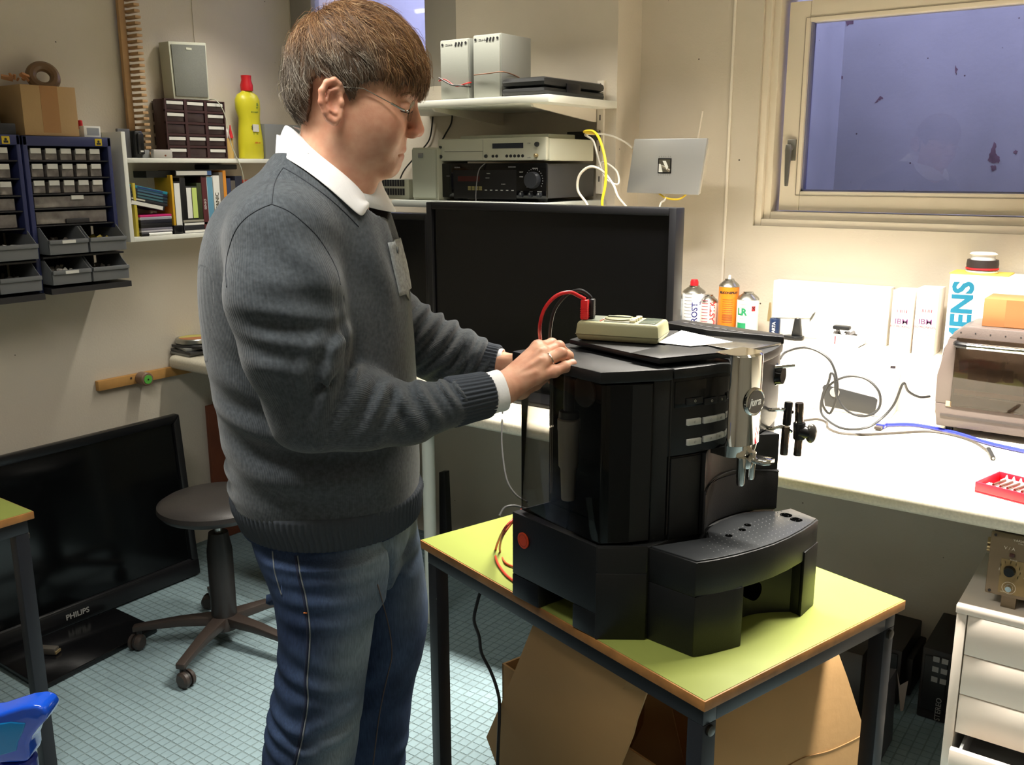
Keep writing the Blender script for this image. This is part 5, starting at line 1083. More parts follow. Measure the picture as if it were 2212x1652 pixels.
# lids
SK = .455; LT = .475
K().prism([(-.376, -.088), (-.142, -.088), (-.120, -.045), (fcurve(.0, .006), .0), (fcurve(.03, .007), .026), (-.33, .026), (-.376, .026)], SK, LT).build('tank_lid', mbk, cm, bevel=.0025, seg=2)
K().prism([(-.376, .028), (fcurve(.028, .008), .028)]+[(fcurve(y, .008), y) for y in np.linspace(.05, .365, 10)]+[(-.18, yc_+hw+.004), (-.376, yc_+hw+.004)], SK+.002, LT-.001).build('top_cover', mbk, cm, bevel=.0025, seg=2)
def mpx(x, y, z): return MM.inverted() @ PZ(x, y, ZT+z)
zL = .490
pl = [mpx(*c_, zL) for c_ in ((1230, 733), (1425, 776), (1569, 762), (1560, 757), (1480, 733), (1465, 714), (1300, 712))]
K().prism([(p.x, p.y) for p in pl], zL-.009, zL).build('bean_lid', mbk, cm, bevel=.002, seg=2)
p1, p2, p3, p4 = mpx(1362, 764, zL), mpx(1425, 776, zL), mpx(1569, 762, zL), mpx(1470, 740, zL)
K().prism([(p.x, p.y) for p in (p1, p2, p3, p4)], zL+.0002, zL+.0014).build('lid_step', mbk, cm, bevel=.0006)
p = mpx(1350, 757, LT); K().lathe((p.x-.03, p.y+.02, LT-.001), [(0, 0), (.062, 0), (.064, .004), (.060, zL-LT-.008), (0, zL-LT-.008)], n=40).build('lid_collar', black_sat, cm)
pw = [mpx(*c_, LT+.002) for c_ in ((1466, 713), (1690, 748), (1694, 762), (1580, 752), (1500, 735))]
K().prism([(-.372, .30), (-.372, .36), (-.13, .375), (-.11, .35), (-.25, .30)], LT-.001, LT+.014).build('cup_rail', black_sat, cm, bevel=.003)
for k in range(8): K().box(-.34+k*.02, -.328+k*.02, .325, .333, LT+.0136, LT+.0146).build('vent_slot', dk, cm)
K().prism([(-.26, .22), (-.105, .22), (-.112, .345), (-.26, .32)], LT-.001, LT+.0035).build('cup_plate', chrome_m if False else mat('plate_silver', (196, 194, 188), .2, metal=1), cm, bevel=.001)
# seams
K().box(-.2, fcurve(.029, .001), .0285, .0315, Z1+.01, SK).build('front_joint', mat('seam_black', (8, 8, 8), .5), cm)
# display and buttons
Xf = lambda y, d=.0012: fcurve(y, d)
def onfront(pxx, pyy): # pixel on the front curve of the machine
    best = None
    for k in range(500):
        y = -.02+.40*k/500; pt = MM @ Vector((fcurve(y), y, 0)); q = MM.inverted() @ PN(pxx, pyy, MM @ Vector((fcurve(y), 0, 0)), MX); e = abs(q.y-y)
        if best is None or e < best[0]: best = (e, y, q.z)
    return best[1], best[2]
def fpanel(y0, y1, z0, z1, m_, nm, th=.0022, bev=.0005, par=None):
    ys = np.linspace(y0, y1, 5); return K().prism([(fcurve(y, th), y) for y in ys]+[(fcurve(y, -.003), y) for y in ys[::-1]], z0, z1).build(nm, m_, par or cm, bevel=bev)
fpanel(.036, .135, .405, .450, mgl, 'display', .0016)
kyt = mat('key_print', (170, 166, 150), .5)
for (a, b) in ((1480, 1514), (1518, 1548)):
    y0, zc0 = onfront(a, 867); y1, _ = onfront(b, 867); kk = fpanel(y0, y1, zc0-.006, zc0+.005, msat, 'rocker_key', .0045)
    yk = (y0+y1)/2; K().torus((fcurve(yk, .0048), yk, zc0), .002, .0004, (1, 0, 0), n=12, m=6).build('key_symbol', kyt, kk)
btn = mat('button_silver', (206, 206, 198), .3, metal=.3)
for r, (ya_, yb_) in enumerate(((908, 905), (951, 945))):
    for cidx, (a, b, yy) in enumerate(((1482, 1511, ya_+2), (1517, 1545, yb_))):
        y0, z0 = onfront(a, yy); y1, z1 = onfront(b, yy); zc0 = (z0+z1)/2
        kb = fpanel(y0, y1, zc0-.0055, zc0+.0055, btn, 'button', .0045, .0008); yk = (y0+y1)/2
        K().torus((fcurve(yk, .0047), yk, zc0), .0019, .00035, (1, 0, 0), n=12, m=6).build('cup_symbol', gry, kb)
# chrome spout block
ysp0, ysp1 = .124, .200; ysc = (ysp0+ysp1)/2; hs = (ysp1-ysp0)/2
def sp(h, s=1.0, front=-.027, back=-.086, n=18):
    pts = [(back, ysc-hs*s), ]
    for k in range(n+1):
        a_ = math.pi*(k/n-.5); yy = ysc+hs*s*math.sin(a_); pts.append((back+.03+(front-back-.03)*math.cos(a_)**.62 if abs(math.cos(a_)) > 1e-6 else back+.03, yy))
    pts.append((back, ysc+hs*s)); return [(x, y, h) for x, y in pts]
spt = K().loft([sp(.333), sp(.336, 1.0), sp(.488, .985), sp(.4915, .97, -.031)]).build('chrome_spout', chrome_m, cm, smooth=30)
K().loft([sp(.312, .95, -.036), sp(.3325, .985, -.030)]).build('spout_skirt', chrome_m, spt)
for (yy, zz) in ((.146, .262), (.172, .268)):
    K().lathe((-.034, yy, zz), [(0, 0), (.006, 0), (.0075, .004), (.0085, .05), (0, .05)], n=20).build('nozzle', chrome_m, spt)
K().prism([(-.045, .160), (-.004, .166), (.002, .178), (-.002, .196), (-.045, .196)], .300, .309).build('nozzle_bridge', chrome_m, spt, bevel=.002)
K().lathe((-.034, .158, .292), [(0, 0), (.010, 0), (.013, .008), (.013, .018), (0, .018)], n=20).build('nozzle_cup', chrome_m, spt)
# badge with the lettering
nrm = Vector((1, 0, 0)); bcn = Vector((-.0285, ysc, .410))
bc_ = K().lathe(bcn, [(0, 0), (.0245, 0), (.0245, .004), (.022, .0055), (.021, .0045), (0, .0045)], nrm, 36).build('badge', chrome_m, spt)
K().lathe(bcn+nrm*.0046, [(0, 0), (.0205, 0), (.0205, .0006), (0, .0006)], nrm, 36).build('badge_field', mat('badge_black', (30, 28, 28), .3), spt)
tx = Vector((-nrm.y, nrm.x, 0))
text('jura', .019, MM @ frame(bcn+nrm*.0056, tx, (0, 0, 1)) @ Matrix.Shear('XY', 4, (.35, 0)) if False else MM @ frame(bcn+nrm*.0056, tx, (0, 0, 1)) @ Matrix(((1, .3, 0, 0), (0, 1, 0, 0), (0, 0, 1, 0), (0, 0, 0, 1))), paper_m, spt, 'badge_lettering', bold=.0003)
# right panel: valve knob, hot water spout and steam wand
q = MM.inverted() @ PN(1678, 815, MM @ Vector((-.13, 0, 0)), MX)
K().lathe((-.136, .345, .415), [(0, 0), (.024, 0), (.024, .012), (.019, .018), (.017, .028), (0, .028)], (.9, .3, 0), 28).build('valve_knob', mgl, cm)
K().cyl((-.118, .335, .432), (-.100, .372, .434), .004, n=12).build('knob_bar', chrome_m, cm)
tp = lambda x, y, f: MM.inverted() @ PN(x, y, MM @ Vector((f, 0, 0)), MX)
a = tp(1668, 885, -.10); b = tp(1712, 890, -.085); cnd = tp(1712, 935, -.085); dnd = tp(1668, 925, -.10)
K().tube([(-.125, a.y-.01, a.z), a, tp(1690, 884, -.09), b], .0035, 10).build('spout_arm', chrome_m, cm); K().tube([(-.125, dnd.y-.01, dnd.z), dnd, tp(1690, 922, -.09), (b.x, b.y, dnd.z-.01)], .0035, 10).build('spout_arm', chrome_m, cm)
dkch = mat('dark_chrome', (120, 112, 104), .18, metal=1)
def rod(pa, pb, r, f, nm, m_, col=None): A_, B_ = tp(*pa, f), tp(*pb, f); return K().lathe(B_, [(0, 0), (r*.9, 0), (r, .002), (r, (A_-B_).length-.002), (r*.9, (A_-B_).length), (0, (A_-B_).length)], (A_-B_), 24).build(nm, m_, cm)
rod((1704, 868), (1699, 918), .0078, -.085, 'hot_water_pipe', black_sat); rod((1698, 921), (1693, 982), .0076, -.085, 'hot_water_pipe', dkch)
rod((1727, 870), (1726, 915), .0080, -.075, 'steam_wand', dkch); rod((1726, 945), (1722, 984), .0076, -.075, 'steam_wand', dkch); rod((1727, 912), (1726, 948), .0115, -.075, 'wand_collar', black_sat)
A_ = tp(1726, 930, -.075); B_ = tp(1748, 936, -.06)
K().cyl(A_, B_, .013, .011, 20).build('tap_stem', black_sat, cm)
K().ell(tp(1752, 936, -.058), .010, .013, .019).build('tap_knob', mat('tap_grey', (70, 68, 64), .25, metal=.5), cm)
# drip tray block
tray_f = [(0, 0), (.012, .035), (.021, .075), (.027, .12), (.030, .165), (.028, .21), (.022, .26), (.014, .30), (.007, .325)]
tray = tray_f+[(-.06, .332), (-.066, .30)]+[(x+.004, y) for x, y in arc[::-1]][1:-1]+[(-.06, .094), (-.094, -.014)]
K().prism(tray, .107, Z1-.0014).build('drip_tray', mbk, cm, bevel=.0022, seg=2)
inset = [(x*.98-.002, min(max(y, .008), .318)) for x, y in tray]
K().prism([(x-.0025 if x > -.01 else x+.004, y+(.004 if y < .1 else -.004 if y > .25 else 0)) for x, y in tray], Z1-.0014, Z1+.001).build('tray_plate', mat('tray_plate_dark', (58, 60, 62), .3, metal=.35), cm, bevel=.0006)
dot = None; bump_m = mat('tray_dimple', (104, 106, 106), .35, metal=.5)
rnd = random.Random(1)
for r in range(7):
    for k in range(22):
        y = .055+k*.0118+(r % 2)*.006; x = .017-r*.0118-.10*abs((y-.17))**1.5
        lim = -.062 if y > .1 else -.045
        if x < lim or y > .31 or (abs(y-.20) < .01 and r == 3): continue
        if dot is None: dot = K().ell((x, y, Z1+.001), .0011, .0011, .0006, 8, 4).build('dimple', bump_m, cm); d0 = (x, y)
        else:
            c_ = dot.copy(); COL.objects.link(c_); c_.parent = cm; KIDS[cm.name].append(c_)
            c_.location = (MM.to_3x3() @ Vector((x-d0[0], y-d0[1], 0)))
hole = mat('hole_black', (3, 3, 3), .9, spec=0)
for x, y, rx in ((-.040, .130, .0065), (-.043, .170, .0065), (-.052, .196, .0065)): K().lathe((x, y, Z1+.0004), [(0, 0), (rx, 0), (rx, .0010), (0, .0010)], n=18).build('drain_hole', hole, cm)
for x, y in ((-.040, .292), (-.014, .287)):
    K().prism([(x+.008*math.cos(t_)+.003*(1 if math.cos(t_) > 0 else -1), y+.010*math.sin(t_)) for t_ in np.linspace(0, 6.28, 16)[:-1]], Z1+.0004, Z1+.0014).build('drain_slot', hole, cm)
# legs of the tray block
K().prism([(0, .0005), (.011, .035), (.020, .075), (.0235, .093), (-.010, .093), (-.093, -.014)], 0, .107).build('front_leg', mbk, cm, bevel=.0015)
K().prism([(.0012, -.001), (.0122, .034), (.0212, .074), (.0252, .0945), (.020, .0945), (.008, .034)], 0, .109).build('leg_panel', mbk, cm, bevel=.0012)
K().prism([(.022, .268), (.008, .3252), (-.06, .332), (-.06, .26)], 0, .107).build('front_leg', mbk, cm, bevel=.0015)
K().prism([(.0235, .266), (.0088, .3262), (.004, .326), (.016, .266)], 0, .125).build('leg_panel', mbk, cm, bevel=.0012)
aw = [(.012-.052*math.cos((y-.18)/.088*1.35)*1.0, y) for y in np.linspace(.0925, .268, 14)]
K().prism(aw+[(-.07, .268), (-.07, .0925)], 0, .107).build('arched_wall', mbk, cm)
q = PZ(1665, 1262, ZT+.06)
K().lathe((-.034, .185, .058), [(0, 0), (.0175, 0), (.0175, .016), (0, .016)], (1, 0, 0), 24).build('dark_opening', hole, cm)
# ================================================================ multimeter, paper, leads
Zm = ZT+zL+.0025
olv = mat('meter_olive', (150, 148, 112), .5, bump=.12, bs=400)
P_ = [PZ(1243, 733, Zm), PZ(1422, 745, Zm), PZ(1461, 722, Zm)]
ux = (P_[1]-P_[0]); Lm = ux.length; ux.normalize(); uy = Vector((-ux.y, ux.x, 0)); Wm = .085
M = Matrix((ux, uy, Vector((0, 0, 1)))).transposed().to_4x4(); M.translation = P_[0]+Vector((0, 0, .0))
t = thing('multimeter', 'olive green multimeter lying on the lid of the coffee machine', 'multimeter')
mb = MB(M); hM = .034
def mring(z, i): return [(i, i, z), (Lm-i, i, z), (Lm-i, Wm-i, z), (i, Wm-i, z)]
mb.loft([mring(0, .004), mring(.010, 0), mring(.012, 0), mring(.030, .002)]+[mring(.034, .005)]); mb.build('case', olv, t, bevel=.002)
MB(M).box(-.0004, Lm+.0004, -.0004, Wm+.0004, .0105, .0115).build('case_joint', mat('joint_olive', (96, 94, 68), .6), t)
MB(M).box(Lm*.32, Lm*.68, .012, Wm-.012, .034, .0352).build('face_plate', mat('meter_face', (92, 98, 84), .45), t, bevel=.001)
MB(M).box(Lm*.74, Lm*.94, .012, Wm-.012, .034, .0355).build('display', mat('meter_display', (96, 104, 92), .15), t, bevel=.001)
MB(M).box(Lm*.27, Lm*.285, .012, Wm-.012, .0342, .0352).build('red_stripe', mat('stripe_red', (160, 70, 50), .5), t)
MB(M).box(Lm*.1, Lm*.26, .012, Wm-.012, .034, .0348).build('socket_plate', mat('meter_face', (92, 98, 84), .45), t)
MB(M).lathe((Lm*.46, Wm*.5, .0352), [(0, 0), (.027, 0), (.027, .003), (.024, .004), (0, .004)], n=36).build('dial', mat('dial_olive', (124, 124, 92), .4), t)
MB(M).box(Lm*.46-.022, Lm*.46+.022, Wm*.5-.004, Wm*.5+.004, .039, .0415).build('dial_grip', mat('meter_face', (92, 98, 84), .45), t, bevel=.002)
MB(M).torus((Lm*.46, Wm*.5, .0355), .029, .0006, n=32).build('dial_ring', mat('legend_white', (206, 196, 176), .6), t)
for k in range(4): MB(M).cyl((Lm*.66, .018+k*.016, .0352), (Lm*.66+.0, .018+k*.016, .039), .0055, n=14).build('push_button', mat('button_ivory', (226, 218, 184), .45), t)
rdm = mat('lead_red', (206, 36, 40), .35); 
def plug(u, v, nm, m_, lbl):
    t = thing(nm, lbl, 'plug'); z0 = .0352
    MB(M).loft([[(u+sx*.0065, v+sy*.0065, zz) for sx, sy in ((-1, -1), (1, -1), (1, 1), (-1, 1))] for zz in (z0, z0+.036)]).build('grip', m_, t, bevel=.0015)
    for k in range(5): MB(M).box(u-.0068, u+.0068, v-.0068, v+.0068, z0+.004+k*.004, z0+.0052+k*.004).build('grip_ridge', m_, t)
    return M @ Vector((u, v, z0+.037))
up_ = M.inverted() @ PZ(1263, 694, Zm+.034); 
pr = plug(Lm*.075, .018, 'red_plug', rdm, 'red banana plug stuck into the multimeter'); pk = plug(Lm*.12, .034, 'black_plug', black_pl, 'black banana plug stuck into the multimeter behind the red one')
bb = pr.dot(FH)
one(MB().tube([pr, PB(1252, 640, bb-.002), PB(1230, 631, bb-.01), PB(1200, 640, bb-.02), PB(1176, 668, bb-.02), PB(1166, 705, bb-.01), PB(1167, 745, bb+.03), PB(1160, 800, bb+.06)], .0034, 10), 'red_test_lead', rdm, 'red test lead rising in an arc from the multimeter to the hands', 'cable')
bb = pk.dot(FH)
one(MB().tube([pk, PB(1270, 636, bb), PB(1252, 627, bb), PB(1225, 636, bb+.01), PB(1200, 665, bb+.02), PB(1190, 700, bb+.03), PB(1186, 745, bb+.05), PB(1180, 800, bb+.07)], .0032, 10), 'black_test_lead', black_pl, 'black test lead rising in an arc behind the red one', 'cable')
pp = [PZ(*c_, ZT+LT+.004+.0) for c_ in ((1452, 716), (1500, 713), (1575, 740), (1490, 748))]
zpp = ZT+.4935
pp = [PZ(*c_, zpp) for c_ in ((1420, 740), (1462, 716), (1472, 714), (1583, 739), (1492, 748))]
mb = MB(); mb.slab([pp[0], pp[4], pp[3], pp[2]], (0, 0, .0006)); one(mb, 'paper_sheet', paper_m, 'white sheet of paper lying beside the multimeter on the coffee machine', 'paper')
# red lead behind the machine, black cords
rw = mat('lead_orange_red', (206, 64, 46), .4)
bk_ = (MM @ Vector((-.385, -.05, 0))).dot(FH)
def onT(x, y, dz=.0035): return PZ(x, y, ZT+dz)
one(MB().tube([PB(1128, 1100, 1.70), PB(1112, 1118, 1.69), PB(1088, 1145, 1.69), onT(1071, 1185), onT(1073, 1212), onT(1092, 1240), onT(1113, 1257)], .0026, 8), 'red_lead', rw, 'outer red lead curling over the green table behind the coffee machine', 'cable')
one(MB().tube([PB(1130, 1103, 1.71), PB(1105, 1130, 1.70), PB(1085, 1160, 1.70), onT(1080, 1190), onT(1092, 1215), onT(1114, 1225)], .0024, 8), 'red_lead', mat('lead_brown_red', (176, 84, 52), .4), 'inner brownish red lead curling behind the coffee machine', 'cable')
one(MB().tube([PZ(1088, 862, ZW+.0028), PZ(1086, 884, ZW+.0028), PB(1085, 906, 2.62), PB(1084, 960, 2.45), PB(1093, 1030, 2.2), PB(1112, 1066, 2.0), PB(1138, 1084, 1.87)], .0024, 8), 'black_cable', bc, 'thin black cord hanging from the worktop behind the coffee machine', 'cable')
one(MB().tube([onT(1078, 1115), onT(1090, 1096, .004), onT(1112, 1092, .004), onT(1135, 1098, .004), onT(1160, 1104, .004)], .0026, 8), 'black_cable', bc, 'black cord lying on the far left corner of the green table', 'cable')
one(MB().tube([PB(1040, 1270, 1.86), PB(1030, 1305, 1.86), PB(1024, 1340, 1.86), PB(1035, 1375, 1.86), PB(1040, 1410, 1.86), PB(1060, 1450, 1.86), PB(1074, 1490, 1.84), PB(1079, 1530, 1.80), PB(1075, 1650, 1.76), PB(1078, 1700, 1.75)], .0036, 8), 'mains_cord', bc, 'black mains cord hanging below the green table', 'cable')
# ================================================================ cardboard carton under the table
t = thing('carton', 'big open cardboard carton with splayed flaps under the green table', 'box')
TI = TM.inverted()
def tw(u, v, z): return TM @ Vector((u, v, z))
nx_, ny_ = MX, MY
def flap(pts, o, n, th=.005): P = [PN(*c_, o, n) for c_ in pts]; P = [Vector((p.x, p.y, min(p.z, .643))) for p in P]; return MB().slab(P, n*th)
uxT = TM.to_3x3() @ Vector((1, 0, 0)); uyT = TM.to_3x3() @ Vector((0, 1, 0))
cardd = mat('cardboard_flap', (186, 146, 96), .85, var=.05, vs=4, bump=.2, bs=60)
o1 = tw(0, .10, 0); n1 = (uyT+Vector((0, 0, .12))).normalized()
flap([(1152, 1330), (1101, 1475), (1050, 1592), (1072, 1652), (1085, 1700), (1330, 1700), (1341, 1652), (1366, 1590), (1375, 1555), (1395, 1500), (1398, 1440)], o1, n1).build('flap', cardd, t, bevel=.001)
o2 = tw(.74, 0, 0); n2 = (uxT+Vector((0, 0, .10))).normalized()
flap([(1520, 1560), (1560, 1545), (1700, 1470), (1811, 1408), (1830, 1460), (1850, 1522), (1862, 1560), (1872, 1580), (1895, 1660), (1910, 1720), (1500, 1720)], o2, -n2).build('flap', cardd, t, bevel=.001)
MB(TM).slab([(.80, .2, .44), (.80, .02, .44), (.70, .02, .60), (.66, .2, .62)], (.004, 0, .002))
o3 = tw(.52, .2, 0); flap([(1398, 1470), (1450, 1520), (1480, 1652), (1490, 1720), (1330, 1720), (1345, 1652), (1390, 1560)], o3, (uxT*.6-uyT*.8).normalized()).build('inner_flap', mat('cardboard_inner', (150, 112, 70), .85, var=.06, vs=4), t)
mb = MB(TM); x0, x1, y0, y1, zt_ = .14, .66, .12, .44, .42
for a_ in ((x0, x1, y0, y0+.005), (x0, x1, y1-.005, y1), (x0, x0+.005, y0, y1), (x1-.005, x1, y0, y1)): mb.box(*a_, .001, zt_)
mb.box(x0, x1, y0, y1, .001, .006); mb.build('body', cardd, t)
# crease of the right flap
P = [PN(*c_, o2-n2*.0055+n2*.0062, n2) for c_ in ((1700, 1655), (1740, 1635), (1790, 1622), (1840, 1600), (1872, 1582))]
MB().tube(P, .0012, 6).build('crease', mat('crease_tan', (160, 120, 76), .8), t)
# ================================================================ stool
c = PZ(487, 1355, .05); c.z = 0
st = thing('work_stool', 'black round swivel stool on five castors beside the floor television', 'stool')
blk = mat('stool_black', (36, 33, 32), .42); brw = mat('stool_base', (52, 44, 40), .4)
sc_ = PN(478, 1080, Vector((0, c.y, 0)), Vector((0, 1, 0))); zs = PB(470, 1068, c.dot(FH)).z
ctr = Vector((c.x, c.y, 0))
zs = .44
MB().lathe((c.x, c.y, zs), [(0, 0), (.13, 0), (.165, .012), (.178, .028), (.176, .042), (.16, .052), (.08, .056), (0, .056)], n=48).build('seat', mat('seat_vinyl', (44, 41, 40), .38, bump=.15, bs=300), st)
MB().cyl((c.x, c.y, .07), (c.x, c.y, .22), .030, n=24).build('column', blk, st)
MB().lathe((c.x, c.y, .08), [(0, 0), (.040, 0), (.040, .24), (.030, .30), (.026, .30), (0, .30)], n=24).build('shroud', blk, st)
MB().cyl((c.x, c.y, .38), (c.x, c.y, zs), .0135, n=20).build('gas_lift', steel_m, st)
MB().lathe((c.x, c.y, .055), [(0, 0), (.045, 0), (.05, .02), (.042, .045), (0, .045)], n=28).build('hub', brw, st)
tgt = PZ(400, 1478, 0); a0 = math.atan2(tgt.y-c.y, tgt.x-c.x); R_c = .27
for k in range(5):
    a_ = a0+k*2*math.pi/5; d = Vector((math.cos(a_), math.sin(a_), 0)); s = Vector((-d.y, d.x, 0)); e = ctr+d*R_c
    rr = [[ctr+d*u+s*(w*sx)+Vector((0, 0, z_+h_*sz)) for sx, sz in ((-1, -1), (1, -1), (1, 1), (-1, 1))] for u, w, z_, h_ in ((.02, .024, .085, .016), (.14, .018, .083, .013), (.24, .015, .074, .010), (.285, .015, .068, .009))]
    MB().loft(rr).build('leg', brw, st, bevel=.004)
    cs = MB().cyl(e+Vector((0, 0, .028)), e+Vector((0, 0, .072)), .010, n=12).build('castor', blk, st)
    f_ = Vector((math.cos(a_+1.2), math.sin(a_+1.2), 0)); g_ = Vector((-f_.y, f_.x, 0)); o_ = e+f_*.012+Vector((0, 0, .026))
    for sg in (-1, 1): MB().lathe(o_+g_*(.006*sg), [(0, 0), (.0255, 0), (.025, .010), (.018, .016), (0, .016)], g_*sg, 22).build('wheel', mat('wheel_brown', (56, 48, 44), .4), cs)
    MB().lathe(o_-g_*.003, [(0, 0), (.022, 0), (.022, .006), (0, .006)], g_, 16).build('fork', blk, cs)
# ================================================================ spray bottle in the foreground on its own bench
bdist = .98
fbx = D.objects
t = thing('side_bench', 'low side bench in front of the picture carrying the spray bottle', 'table')
Mb = Matrix((RT, FH, Vector((0, 0, 1)))).transposed().to_4x4()
MB(Mb).box(-.95, -.35, .55, 1.03, .655, .675).build('top', grey_board, t, bevel=.002)
for x in (-.93, -.41):
    for y in (.57, .97): MB(Mb).box(x, x+.04, y, y+.04, 0, .6548).build('leg', MATS['frame_black'], t)
hb = Mb.inverted() @ PB(40, 1640, bdist); nx0_ = hb.x
t = thing('spray_bottle', 'spray bottle with a glossy blue trigger head in the lower left corner', 'bottle')
blu = mat('spray_blue', (24, 84, 214), .12, coat=.6); blu2 = mat('spray_cyan', (20, 132, 206), .2)
Q = lambda x, y, b=bdist: (Mb.inverted() @ PB(x, y, b))
def outl(pts): return [(Q(x, y).x, Q(x, y).z) for x, y in pts]
def puff(pts, hw, nm, m_, par, bev=.006):
    o = outl(pts); mb = MB(Mb); mb.prism([(x, z) for x, z in o], bdist-hw, bdist+hw, 'y'); return mb.build(nm, m_, par, bevel=bev, seg=4, smooth=60)
hd_ = puff([(-60, 1560), (-60, 1536), (0, 1530), (30, 1520), (62, 1510), (90, 1506), (108, 1512), (118, 1526), (112, 1540), (96, 1557), (82, 1575), (76, 1592), (78, 1612), (74, 1628), (4, 1632), (-10, 1600)], .017, 'trigger_head', blu, t, .007)
puff([(-60, 1560), (-20, 1549), (40, 1540), (72, 1543), (66, 1562), (56, 1582), (52, 1602), (18, 1612), (-6, 1604), (-16, 1580), (-60, 1570)], .0185, 'side_panel', blu2, hd_, .0015)
ca = Q(38, 1634); MB(Mb).lathe((ca.x, bdist, ca.z-.034), [(0, 0), (.021, 0), (.021, .030), (.018, .034), (0, .034)], n=32).build('collar', mat('collar_blue', (40, 60, 160), .3), t)
btl = mat('bottle_clear', (150, 138, 122), .15, coat=.3)
bz = ca.z-.034; MB(Mb).lathe((ca.x, bdist, .6754), [(0, 0), (.034, 0), (.036, .004), (.036, max(bz-.6754-.04, .02)), (.030, max(bz-.6754-.02, .03)), (.019, bz-.6754), (0, bz-.6754)], n=32).build('bottle', btl, t)
pg = Q(-58, 1560)
MB(Mb).prism(outl([(-40, 1575), (-10, 1610), (-20, 1660), (-45, 1650)]), bdist-.006, bdist+.006, 'y').build('trigger', blu, t, bevel=.002)
p = Q(150, 1648); 
